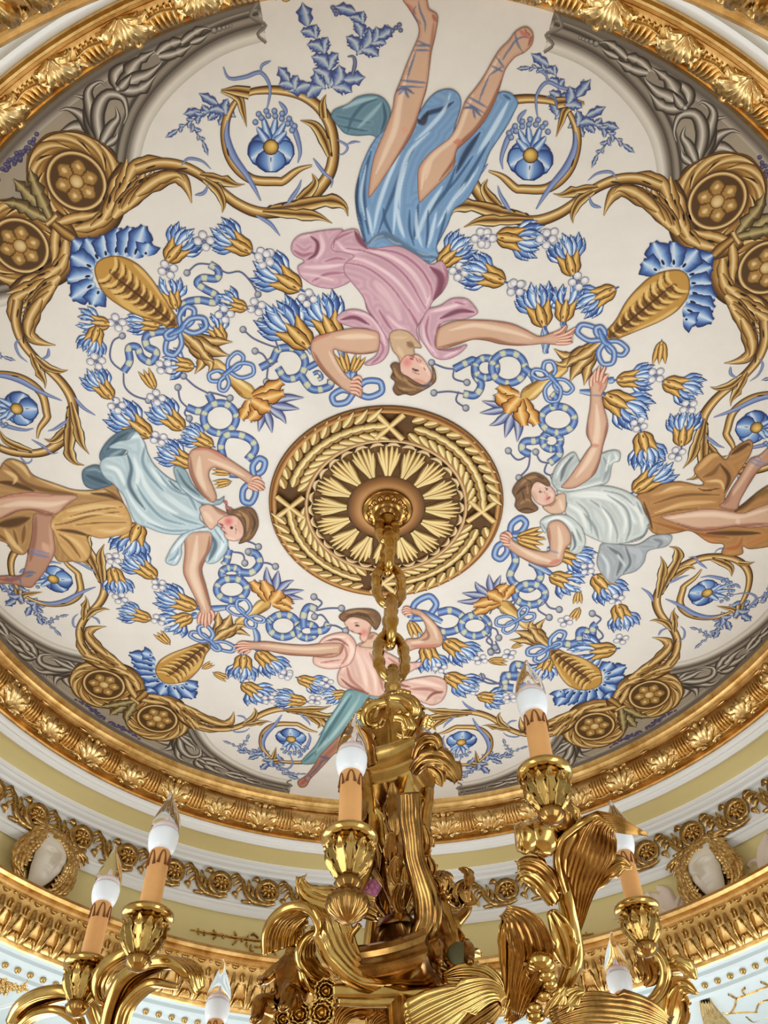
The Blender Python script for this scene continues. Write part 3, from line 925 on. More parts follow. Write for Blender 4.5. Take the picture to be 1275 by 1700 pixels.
ribbon('painted_ribbon', [('R1', '215,440 180,420 190,385 240,380 290,365', 'r'), ('R1', '310,380 350,380', 'o'), ('R1', '338,285 412,285', 'o', .78), ('R1', '340,400 345,440 300,480', 'r'), ('R1', '215,440 160,465 118,425', 's'),
    ('R1', '215,440 205,500 165,545', 's'), ('R1', '300,480 260,470 240,430', 's'), ('R1', '325,230 330,190 310,170', 'r'), ('R1', '435,160 480,165 550,175', 't'), ('RM', '560,785 590,778', 't'), ('R1', '290,480 280,520 320,540', 's')],
    'blue ribbon rings above the head of the woman on the right')
ribbon('painted_ribbon', [('R1', '125,800 185,735', 'l'), ('R1', '110,830 70,900', 'l'), ('R1', '140,860 150,920 125,980 150,1020 210,1040 260,990 245,940 215,920', 'r'), ('R1', '130,800 180,800 250,790', 't'), ('R1', '140,815 180,825 240,830', 't'),
    ('BR', '215,232 282,232', 'o', .7), ('BR', '275,250 300,290 345,300', 's'), ('BR', '270,265 250,300 300,335', 's'), ('BR', '160,250 140,290 180,320', 's'), ('BR', '150,250 110,280', 's'), ('R1', '210,920 270,950 310,975', 't'), ('R1', '290,860 330,870 350,880', 't')],
    'looped blue ribbon below the hand of the woman on the right')
ribbon('painted_ribbon', [('BR', '330,440 390,455 430,440 435,400 460,395 490,420 495,380 510,365', 'r'), ('BR', '510,365 530,340 492,318', 's'), ('BR', '505,375 540,420 490,450', 's'), ('BR', '215,560 150,545 140,580 165,600 110,600 95,640 140,650', 'r'),
    ('BR', '215,560 200,545 185,560', 'r', 3), ('BR', '95,640 50,620 0,600', 's'), ('BR', '-10,330 20,360 40,410 20,440 60,470', 's'), ('BR', '60,440 80,490 40,490', 's')], 'blue ribbon fluttering from the torch at the lower right')
ribbon('painted_ribbon', [('L1', '1010,590 1000,640 985,660', 'r'), ('L1', '1020,695 1062,695', 'o', .6), ('L1', '1022,765 1088,765', 'o', .72), ('L1', '1060,690 1110,690 1145,650 1130,610 1095,600', 'r'), ('L1', '1010,590 1000,560 1015,530', 's'),
    ('L1', '1020,600 1070,610 1080,650', 's'), ('L1', '1145,650 1180,650 1215,665', 's'), ('L1', '1090,600 1095,600', 's'), ('L1', '1060,545 1110,560 1140,578', 's'), ('L1', '860,846 930,852 1000,845', 't'), ('L1', '842,884 870,878', 't')],
    'blue ribbon rings below the head of the woman on the left')
ribbon('painted_ribbon', [('B1', '240,262 302,262', 'o', .8), ('B1', '345,285 385,285', 'o', .75), ('B1', '330,270 330,215 350,180 385,190', 'r'), ('B1', '360,290 420,280 440,250', 'r'), ('B1', '385,190 410,160 375,135', 's'), ('B1', '385,195 440,185 497,185', 's'),
    ('B1', '440,250 410,215 378,222', 's'), ('B1', '430,262 470,262 515,285', 's'), ('B1', '170,250 190,230', 'r'), ('B1', '110,270 125,310 120,370', 't'), ('B1', '65,360 62,395', 't')], 'blue ribbon rings beside the head of the woman at the bottom')
ribbon('painted_ribbon', [('B1', '800,230 900,150', 'l'), ('B1', '810,200 870,210 940,245', 't'), ('B1', '800,240 820,270 835,290', 't'), ('B1', '920,205 980,195 1030,225 1010,275 950,290 900,270', 'r'), ('B1', '1085,262 1145,262', 'o', .75), ('B1', '1145,265 1180,280 1190,315', 's'),
    ('B1', '1130,300 1160,330 1155,375', 's'), ('B1', '1150,210 1170,180 1210,195', 's'), ('B1', '840,280 850,330 870,360', 't'), ('B1', '940,300 950,330 960,335', 't'), ('B1', '1110,470 1130,510 1190,515 1215,480', 's'), ('B1', '1275,480 1215,485 1220,520', 'r')],
    'looped blue ribbon held in the bent hand of the woman at the bottom')

def torch():
    """painted torch: feather crown, leafy club, bow, leaf collar, handle and end flower (traced at the top left corner)"""
    out = []
    k = 1 / 2.656
    p = Paint(XTL, -.0042)
    c = P('LM', '520,340')[0]
    tips = '325,155 380,150 455,135 520,105 575,100 635,95 655,170 315,225 300,330 318,410 410,440'
    base = '425,265 440,250 470,235 510,225 550,228 590,235 640,225 415,280 412,310 418,345 440,370'
    for t, b in zip(P('LM', tips), P('LM', base)):
        m = (t + b) / 2
        p.leaf(b, t, 18, [BD] * 3, prof=(.7, .9, 1.1, 1.1, .9, .3), lobes=2, amp=.12)
        p.leaf(b, t, 16, [(52, 72, 130), BM, BL, BH, BL, BM, (46, 64, 120)], prof=(.7, .9, 1.1, 1.05, .8, .2), lobes=2, amp=.12)
        d = (t - b); p.band([b + d * .1, b + d * .35], 2.2, [(24, 30, 60)] * 2, segs=6, taper=(.3, .4))
    out.append(('feather_crown', p.mesh('feather_crown'), 'blue feather crown'))
    p = Paint(XTL, -.0050)
    ol = P('LM', '418,300 430,250 480,226 540,228 610,262 670,325 720,400 765,470 805,535 775,560 690,515 600,485 520,440 455,385')
    S = []
    def st(s, w, c, o=.9, soft=.6): S.append((P('LM', s), w, c, o, soft))
    st('490,290 600,390 700,470 790,545', 17, (112, 72, 26)); st('470,340 560,440 650,490', 8, (220, 180, 106)); st('590,262 670,335 740,440', 7, (226, 188, 116))
    A0, A1 = P('LM', '470,285')[0], P('LM', '795,545')[0]
    ad = (A1 - A0) / np.linalg.norm(A1 - A0); an = np.array([-ad[1], ad[0]])
    for i in range(10):
        t = i / 10; w_ = 26 * (1 - t) ** .8 + 4
        b = A0 + (A1 - A0) * (t + .06)
        for sg in (1, -1):
            tip = b + an * sg * w_ * .92 - ad * w_ * .45
            S.append(([b, b + an * sg * w_ * .5 - ad * w_ * .05, tip], 3.6 * (1 - .45 * t), (234, 198, 126), .95, .5))
            S.append(([b + ad * 6, b + ad * 6 + an * sg * w_ * .5 - ad * w_ * .05, tip + ad * 7], 1.7, (66, 40, 14), .9, .5))
    st('480,295 640,420 790,545', 2.4, (70, 42, 14), .9, .5)
    p.fill(ol, (192, 146, 70), S, edge=(70, 42, 14), ew=3, step=1.9)
    out.append(('club', p.mesh('club'), 'gold leafy club'))
    p = Paint(XTL, -.0055)
    hd = P('LM', '925,690 960,680 1010,720 1060,765 1115,800 1125,850 1070,850 1020,800 975,750 930,715')
    p.fill(hd, (206, 166, 92), [(P('LM', '950,690 1040,765 1110,820'), 6, (244, 218, 158)), (P('LM', '940,720 1020,795 1080,845'), 5, (130, 86, 34))], edge=(80, 50, 18), ew=2.4, step=2.6)
    out.append(('handle', p.mesh('handle'), 'gold handle'))
    p = Paint(XTL, -.0058)
    for s, w in (('790,560 870,590 950,600 1025,605', 22), ('790,560 880,610 960,650 1012,665', 26), ('795,565 860,630 890,690 860,745', 24), ('795,565 880,650 930,700 920,740', 24), ('800,560 870,620 910,670 945,690', 20)):
        q = P('LM', s)
        p.band(q, np.array((.4, .9, 1, .7, .06)) * w * k * 1.18, [GD] * 3, lobes=3, amp=.2)
        p.band(q, np.array((.4, .9, 1, .7, .06)) * w * k, [GB, GM, GH, GL, GM, GB], lobes=3, amp=.2)
    out.append(('leaf_collar', p.mesh('leaf_collar'), 'gold leaf collar'))
    p = Paint(XTL, -.0062)
    for s, w in (('1110,850 1180,820 1240,780', 30), ('1110,860 1180,850 1250,830', 26), ('1100,860 1090,900 1065,940', 26), ('1110,865 1130,910 1100,945', 26), ('1110,860 1160,890 1190,900', 28)):
        q = P('LM', s)
        p.band(q, np.array((.5, 1, 1, .5)) * w * k * 1.18, [(80, 44, 14)] * 3, lobes=2, amp=.2)
        p.band(q, np.array((.5, 1, 1, .5)) * w * k, [(150, 92, 36), (214, 156, 78), (244, 208, 142), (206, 146, 66), (150, 92, 36)], lobes=2, amp=.2)
    out.append(('end_flower', p.mesh('end_flower'), 'gold end flower'))
    p = Paint(XTL, -.0060)
    for s, w in (('1160,900 1150,960 1140,1000', 14), ('1170,900 1190,960 1200,1005', 15), ('1185,890 1240,930 1262,965', 16), ('1190,880 1260,890 1320,900', 16), ('1190,870 1260,850 1340,850', 15), ('1150,900 1120,940 1125,960', 10)):
        q = P('LM', s)
        p.band(q, np.array((.3, .9, 1, .6, .06)) * w * k * 1.25, [NV] * 3)
        p.band(q, np.array((.3, .9, 1, .6, .06)) * w * k, [(70, 78, 132), (130, 140, 186), (196, 202, 214), (90, 100, 152)])
    out.append(('end_petals', p.mesh('end_petals'), 'blue end petals'))
    p = Paint(XTL, -.0066)
    def loop(s, w=4.6):
        c, e = P('LM', s); d = e - c; n_ = np.array([-d[1], d[0]])
        p.band([c, c + d * .45 + n_ * .30, c + d * .95 + n_ * .22, c + d * 1.04, c + d * .95 - n_ * .22, c + d * .45 - n_ * .30, c], w, [(52, 72, 128), (96, 130, 188), (186, 204, 226), (96, 130, 188), (52, 72, 128)], segs=36)
    for s in ('800,545 840,455', '800,545 905,520', '790,555 750,655', '785,555 735,580'): loop(s)
    p.band(P('LM', '765,565 800,545 810,525'), (5, 5, 5), [(52, 72, 128), BM, BL, (52, 72, 128)])
    out.append(('bow', p.mesh('bow'), 'large blue bow'))
    p = Paint(XTL, -.0067)
    for s in ('1005,735 1060,660', '1010,735 1115,725', '1000,745 925,760', '1000,750 980,815'): loop(s, 3.4)
    p.band(P('LM', '985,750 1010,730 1025,718'), (4, 4, 4), [(52, 72, 128), BM, BL, (52, 72, 128)])
    out.append(('bow', p.mesh('bow'), 'small blue bow on the handle'))
    return out
TORCH = torch()
for th, where in zip(THC, ('at the top left', 'at the top right', 'at the lower right', 'at the lower left')):
    t = empty('painted_torch', (0, 0, 0), painting)
    t.rotation_euler = (0, 0, th)
    t['label'] = 'gold painted torch with blue feather crown ' + where
    for nm, me, lab in TORCH:
        o = obj(nm, me, t)
        o['label'] = lab
# ------------------------------------------------------------------ the four painted women
SK, SKL, SKD, SKR = (212, 174, 148), (238, 212, 188), (136, 86, 66), (200, 118, 104)
def figure(label, fr, parts, z0=-.0072):
    f = empty('painted_woman', (0, 0, 0), painting)
    f['label'] = label
    for i, (nm, lab, outline, base, strokes, edge) in enumerate(parts):
        p = Paint(cp, z0 - i * 1.1e-4)
        ol = P(fr, outline) if isinstance(outline, str) else np.vstack([P(a, b) for a, b in outline])
        S = []
        for s in strokes:
            sf = fr
            if isinstance(s[0], tuple): sf, pts = s[0]
            else: pts = s[0]
            S.append((P(sf, pts), s[1] / 2.6) + tuple(s[2:]))
        thin = [s for s in S if s[1] < 2.0]
        cloth = nm in ('skirt', 'bodice', 'robe', 'drapery', 'sleeve')
        p.fill(ol, base, S, edge=edge, ew=2.2, eo=.75, step=2.0 if len(thin) or cloth else 2.5, folds=.038 if cloth else (.06 if nm == 'hair' else 0), round_=(176, 116, 94) if nm in ('leg', 'arm') else None)
        o = obj(nm, p.mesh(nm), f)
        o['label'] = lab
    return f
def hand(fig, fr, fingers, w=2.5, z=-.0090):
    p = Paint(cp, z)
    for s in fingers.split(';'):
        q = P(fr, s)
        if len(q) == 2: q = np.array([q[0], (q[0] + q[1]) / 2 + (.6, -.8), q[1]])
        p.band(q, np.array((1.0, 1.15, 1.05, .5)) * w * 1.22, [(132, 76, 62)] * 3, segs=12)
        p.band(q, np.array((1.0, 1.15, 1.05, .45)) * w, [(196, 134, 114), (222, 176, 152), (240, 208, 186), (222, 160, 140), (186, 116, 98)], segs=12)
    o = obj('hand', p.mesh('hand'), fig)
    o['label'] = 'fingers of the hand'
bl_d, bl_m, bl_l, bl_k = (58, 86, 122), (122, 158, 198), (202, 222, 240), (38, 52, 80)
pk_d, pk_m, pk_l, pk_k = (158, 104, 124), (206, 166, 180), (236, 208, 214), (112, 58, 78)
oc_d, oc_m, oc_l, oc_k = (116, 80, 42), (178, 138, 88), (228, 196, 140), (74, 46, 22)
wb_d, wb_m, wb_l, wb_k = (122, 146, 162), (186, 206, 214), (228, 238, 242), (78, 98, 114)
wg_d, wg_m, wg_l, wg_k = (140, 150, 154), (200, 208, 206), (234, 238, 236), (96, 104, 110)
pe_d, pe_m, pe_l, pe_k = (172, 118, 106), (226, 188, 174), (244, 218, 206), (124, 72, 62)
te_d, te_m, te_l, te_k = (72, 108, 120), (122, 160, 166), (176, 204, 204), (46, 74, 88)
hr, hr_l, hr_d = (122, 90, 62), (176, 138, 96), (72, 50, 34)
strap = (92, 112, 150)
ed = (96, 62, 50)

# ---- the woman at the top: blue skirt, pink bodice
SKIRT = [('T1', '560,545 505,605 468,680 446,745 432,820 438,900 452,960 470,1020'), ('T2', '420,150 428,178 470,186 520,186 560,180 620,212 660,235 700,245 735,215 726,180 745,140 775,80 800,20'),
         ('T1', '900,850 940,790 965,740 985,690 1005,640 1045,580 1080,525 1108,470 1122,432 1096,396 1060,386 1030,400 1005,450 960,530 900,590 860,620 850,560 880,450 872,400 835,375 780,386 740,420 716,455 690,490 640,530')]
W1 = figure('painted woman in pink bodice and blue skirt at the top', 'T1', [
    ('drapery', 'slate blue drapery swirl', '330,490 345,462 400,440 440,410 500,398 550,412 580,455 578,500 560,545 535,585 500,572 440,575 390,565 365,540 345,515', (106, 140, 158),
        [('400,560 420,500 470,440 525,420', 14, (70, 100, 120)), ('350,490 420,505 500,520', 10, (76, 106, 126)), ('380,458 450,428 520,412', 14, (168, 196, 206)), ('440,545 500,485 545,435', 12, (156, 188, 200)),
         ('550,430 560,500 540,560', 12, (58, 84, 104)), ('360,530 430,545 490,555', 7, (64, 92, 110))], (58, 80, 98)),
    ('skirt', 'pale blue skirt', SKIRT, bl_m,
        [('500,640 470,750 470,860 490,990', 18, bl_d), ('450,740 440,850 460,960', 9, bl_k), ('690,610 640,700 600,800 560,900 530,985', 14, bl_d), ('700,860 690,940 680,1010', 13, bl_d), ('860,700 820,800 760,880 700,980', 14, bl_d),
         ('960,560 900,650 860,730', 20, bl_k), ('700,520 740,480 800,460 850,430', 16, bl_k), ('1000,600 940,700 880,800 820,900', 13, bl_d), ('690,500 720,520 740,470', 16, (52, 50, 62)),
         ('480,690 458,820 475,930', 9, bl_l), ('625,640 570,760 530,880 510,985', 13, bl_l), ('745,560 665,640 622,760 604,880 594,990', 15, bl_l), ('655,680 625,800 620,900', 6, bl_l), ('800,790 740,890 690,1010', 16, bl_l), ('900,770 840,860 780,960', 13, bl_l),
         ('1080,430 1020,540 950,650', 17, bl_l), ('835,395 805,470 745,540 690,590', 13, bl_l), ('780,400 820,420 810,450', 12, (130, 160, 186)), ('1060,400 1090,420', 10, bl_d), ('960,700 900,790 850,850', 8, bl_l), ('930,660 860,760 800,830', 9, bl_d),
         (('T2', '430,10 445,80 455,130'), 11, bl_l), (('T2', '560,10 570,80 590,140'), 13, bl_l), (('T2', '640,20 642,100 665,180'), 12, bl_l), (('T2', '725,30 705,120 690,180'), 12, bl_l), (('T2', '405,30 415,110 430,160'), 9, bl_d),
         (('T2', '500,10 510,70 540,130'), 12, bl_d), (('T2', '612,20 612,100 630,170'), 10, bl_d), (('T2', '690,20 688,120 680,180'), 10, bl_d), (('T2', '770,20 745,110 725,170'), 10, bl_d),
         (('T2', '430,165 500,125 560,158 640,205 725,222'), 26, (84, 106, 128)), (('T2', '440,170 470,140 500,130'), 8, (150, 172, 190)), (('T2', '520,140 550,160 580,165'), 7, (150, 172, 190)), (('T2', '640,195 680,210 720,205'), 7, (150, 172, 190)), (('T2', '600,195 660,230 700,238'), 6, (50, 66, 84))], bl_k),
    ('leg', 'left leg with blue sandal straps', '635,-5 655,30 680,70 700,110 700,150 680,200 650,270 620,350 600,400 590,460 565,530 540,590 512,660 496,740 488,835 522,800 562,740 622,650 662,590 690,530 702,480 722,420 736,370 746,300 756,220 770,160 783,80 775,55 745,35 735,-5 700,-12', SK,
        [('742,340 722,430 692,520 640,620 560,745', 16, SKD, .8), ('765,90 755,200 745,300', 12, (176, 122, 94), .8), ('650,320 622,430 602,540 562,640 520,735', 20, SKL), ('690,180 660,280', 10, SKL), ('650,15 690,60', 16, SKR, .8), ('760,60 775,90', 12, (170, 90, 76), .8), ('630,540 660,560', 22, (222, 160, 136), .6),
         ('700,0 708,45 728,95 728,135', 7, strap), ('690,20 680,60 715,105', 5, strap), ('686,192 755,190', 8, strap), ('690,168 756,200', 6, strap), ('680,212 750,212', 7, strap), ('690,215 668,280 650,342', 7, strap), ('612,338 738,350', 8, strap), ('615,362 730,370', 6, strap),
         ('598,388 640,372 682,396', 11, (78, 98, 142)), ('640,375 660,415', 8, (78, 98, 142)), ('640,378 612,402', 7, (110, 130, 170))], ed),
    ('leg', 'right leg with blue sandal straps', '1187,150 1180,190 1150,222 1110,242 1076,282 1062,312 1042,380 1020,440 982,510 932,570 890,610 862,640 852,700 820,745 770,795 720,845 702,852 696,765 702,705 742,652 792,612 832,580 862,530 882,470 902,420 942,370 982,312 1010,260 1042,210 1082,170 1110,132 1150,112 1176,125', SK,
        [('1050,340 1010,440 950,540 880,610 850,680 790,760', 17, SKD, .8), ('930,400 890,500 850,580 780,640 730,710 712,800', 20, SKL), ('1040,240 980,340', 12, SKL), ('1130,130 1170,160', 18, SKR, .85), ('1180,150 1165,195', 9, (150, 80, 70), .8), ('850,600 885,600', 20, (200, 120, 100), .7), ('760,660 730,760', 12, (236, 206, 178)),
         ('1108,135 1118,180 1142,222', 7, strap), ('1160,155 1118,165 1080,215 1050,262', 7, strap), ('1030,240 1066,290', 7, strap), ('1005,275 1062,305', 7, strap), ('998,318 1060,278', 7, strap), ('1000,318 972,385 955,432', 7, strap), ('905,405 992,455', 8, strap), ('892,425 985,482', 6, strap), ('885,458 930,455 965,492', 11, (78, 98, 142)), ('930,460 940,500', 7, (78, 98, 142)),
         ('1150,120 1160,140', 3, (120, 60, 50)), ('1165,135 1172,155', 3, (120, 60, 50))], ed),
    ('bodice', 'pink bodice', [('T2', '360,320 300,250 250,200 290,130 380,100 410,140 450,180 560,172 640,210 700,250 745,235 770,270 775,320 750,370 710,410 690,450 660,490 642,530 655,580 640,592 600,548 555,532 530,548 520,582 505,560 480,510 450,470 430,440 415,390')], pk_m,
        [(('T2', '470,330 530,400 570,480'), 46, (220, 184, 194), .9), (('T2', '380,195 500,205 600,262 662,342 690,420'), 13, pk_l), (('T2', '420,182 560,202 650,262 702,342 706,400'), 8, pk_d), (('T2', '330,182 420,195 520,235 600,305 650,385 680,440'), 7, pk_d), (('T2', '300,215 420,235 540,305 620,400 660,470'), 10, pk_l),
         (('T2', '300,240 420,260 520,330 590,420 630,490'), 6, pk_d), (('T2', '700,262 742,300 742,350 712,405'), 26, pk_k), (('T2', '752,250 768,300 750,360'), 8, pk_d), (('T2', '380,110 402,150 432,182'), 18, pk_k), (('T2', '290,180 295,150 330,128 372,112'), 9, pk_d), (('T2', '480,440 520,505 545,535'), 10, pk_d), (('T2', '610,440 650,520 650,570'), 9, pk_d), (('T2', '680,430 700,380'), 7, pk_l),
         (('T2', '420,400 440,450 480,500'), 8, pk_d), (('T2', '300,150 340,190 400,200'), 9, pk_l), (('T2', '520,470 560,510 600,525'), 8, pk_l)], (124, 76, 92)),
    ('bodice', 'billowing pink drapery', [('T2', '110,185 120,150 150,125 200,115 260,105 330,103 300,140 282,170 292,192 330,197 380,215 340,250 340,290 362,322 300,352 250,352 200,338 150,300 138,260 165,238 125,215')], pk_m,
        [(('T2', '178,232 215,205 222,160 192,130'), 13, pk_k), (('T2', '290,192 290,160 320,132 370,108'), 9, pk_d), (('T2', '232,120 245,180 215,232'), 12, pk_l), (('T2', '160,262 240,262 330,252'), 12, pk_l), (('T2', '200,322 260,292 340,285'), 10, pk_d), (('T2', '118,190 160,212 205,200'), 12, pk_d), (('T2', '130,165 165,190 195,175'), 9, (186, 140, 158)), (('T2', '150,290 220,300 300,320'), 8, pk_l), (('T2', '250,240 300,225 340,230'), 8, pk_d), (('T2', '145,140 200,125'), 7, pk_l)], (124, 76, 92)),
    ('sleeve', 'pink sleeve', [('T2', '300,480 330,450 380,440 430,455 470,490 510,550 525,590 520,630 490,665 440,680 420,670 465,640 480,600 475,560 440,525 380,518 330,505')], pk_m,
        [(('T2', '320,485 380,475 440,505'), 14, pk_k), (('T2', '360,450 440,470 490,530 508,590'), 10, pk_l), (('T2', '480,560 500,610 470,660'), 8, pk_d), (('T2', '450,670 490,640'), 8, pk_d)], (124, 76, 92)),
    ('arm', 'bent bare arm', [('T2', '482,540 440,525 380,520 310,530 250,545 210,560 193,590 200,640 240,700 290,750 340,785 380,805 408,812 413,790 404,745 385,730 360,735 330,700 302,650 292,612 330,622 400,632 470,622 486,590')], SK,
        [(('T2', '205,620 250,700 325,775'), 14, SKD, .75), (('T2', '295,618 400,632 470,618'), 12, SKD, .8), (('T2', '200,580 230,560 280,545'), 12, SKR, .6), (('T2', '300,560 400,555 470,560'), 18, SKL), (('T2', '270,620 320,700 360,745'), 14, SKL), (('T2', '370,760 410,770'), 12, SKR, .7), (('T2', '385,735 405,760'), 3, SKD), (('T2', '375,748 398,775'), 3, SKD), (('T2', '368,760 392,790'), 3, SKD), (('T2', '360,775 385,800'), 3, SKD)], ed),
    ('arm', 'outstretched bare arm', [('T2', '735,520 800,490 880,485 960,488 1040,500 1100,525 1150,552'), ('RM', '270,582 310,568 345,560 372,533 382,543 372,572 416,545 406,577 388,596 406,612 372,620 330,623 275,618'), ('T2', '1130,592 1060,595 990,588 940,575 880,570 820,590 760,608 725,605 720,560')], SK,
        [(('T2', '735,602 830,582 940,568 1040,590 1140,592'), 14, SKD, .75), (('T2', '780,530 880,508 960,518 1060,540 1130,565'), 16, SKL), (('T2', '880,488 960,490 1060,510 1130,545'), 7, SKR, .7), (('T2', '740,500 720,560 725,600'), 14, (160, 120, 96), .8), (('RM', '330,580 370,560'), 5, SKR), (('RM', '340,595 400,580'), 4, SKD), (('RM', '350,608 395,600'), 4, SKD), (('RM', '300,585 380,585'), 10, (222, 150, 136), .6)], ed),
    ('sleeve', 'pink sleeve', [('T2', '690,440 740,425 790,395 850,395 885,425 900,458 850,482 790,488 745,505 725,545 720,590 740,612 800,605 855,590 835,620 790,648 745,655 710,640 680,600 655,560 650,520 665,480')], pk_m,
        [(('T2', '700,452 780,432 850,410'), 12, pk_l), (('T2', '740,480 820,448 885,452'), 16, pk_k), (('T2', '692,470 682,540 712,625'), 10, pk_d), (('T2', '668,500 680,570 725,635'), 10, pk_l), (('T2', '740,500 725,540'), 10, pk_d), (('T2', '760,640 820,615'), 8, pk_l), (('T2', '730,610 790,615 840,600'), 7, pk_d), (('T2', '800,410 850,420'), 7, pk_d)], (124, 76, 92)),
    ('neck', 'bare neck', [('T2', '525,548 560,526 610,536 652,582 662,606 632,606 632,632 602,642 575,690 570,665 560,640 538,612')], (206, 174, 142),
        [(('T2', '600,580 630,600'), 20, (140, 104, 76), .9), (('T2', '560,600 585,640'), 16, (226, 196, 164)), (('T2', '540,560 600,560'), 10, (224, 194, 160))], ed),
    ('face', 'face turned upside down', [('T2', '568,692 578,652 602,632 622,640 640,630 668,648 690,680 706,712 700,742 668,762 628,745 590,722')], (228, 186, 170),
        [(('T2', '600,664'), 34, (216, 122, 122), .75, 1.0), (('T2', '625,735 680,752'), 14, (204, 150, 128), .7), (('T2', '650,670 680,690 695,720'), 9, (240, 212, 196)), (('T2', '622,690 636,698 652,700'), 6, (70, 44, 40), 1.0, .5), (('T2', '618,702 642,712 664,712'), 3, (120, 80, 64), .9), (('T2', '672,688 682,700'), 4, (120, 70, 60)),
         (('T2', '612,648 628,652'), 5, (176, 60, 66), 1.0, .5), (('T2', '622,642 636,646'), 4, (186, 72, 76), 1.0, .5), (('T2', '652,652 662,662'), 5, (190, 110, 100)), (('T2', '636,644 646,660 660,668'), 2.5, (150, 84, 76))], (110, 66, 54)),
    ('hair', 'brown hair with a blue leaf wreath', [('T2', '530,680 546,665 570,672 577,710 602,722 640,747 680,762 702,742 710,712 703,680 718,695 724,740 702,766 660,790 622,806 592,800 560,806 540,780 550,750 531,730 540,705')], hr,
        [(('T2', '580,725 620,760 670,775'), 10, hr_l), (('T2', '560,770 600,780 640,780'), 8, hr_l), (('T2', '545,690 560,720 590,745'), 8, hr_l), (('T2', '600,740 650,765 700,755'), 6, hr_d), (('T2', '548,760 580,790 620,795'), 6, hr_d), (('T2', '535,700 555,735'), 6, hr_d), (('T2', '712,700 716,740'), 6, hr_l),
         (('T2', '680,770'), 9, (90, 110, 160), .9), (('T2', '700,755'), 8, (120, 140, 180), .9), (('T2', '660,765'), 8, (80, 90, 130), .9), (('T2', '730,748'), 9, (100, 120, 170), .9)], hr_d),
])

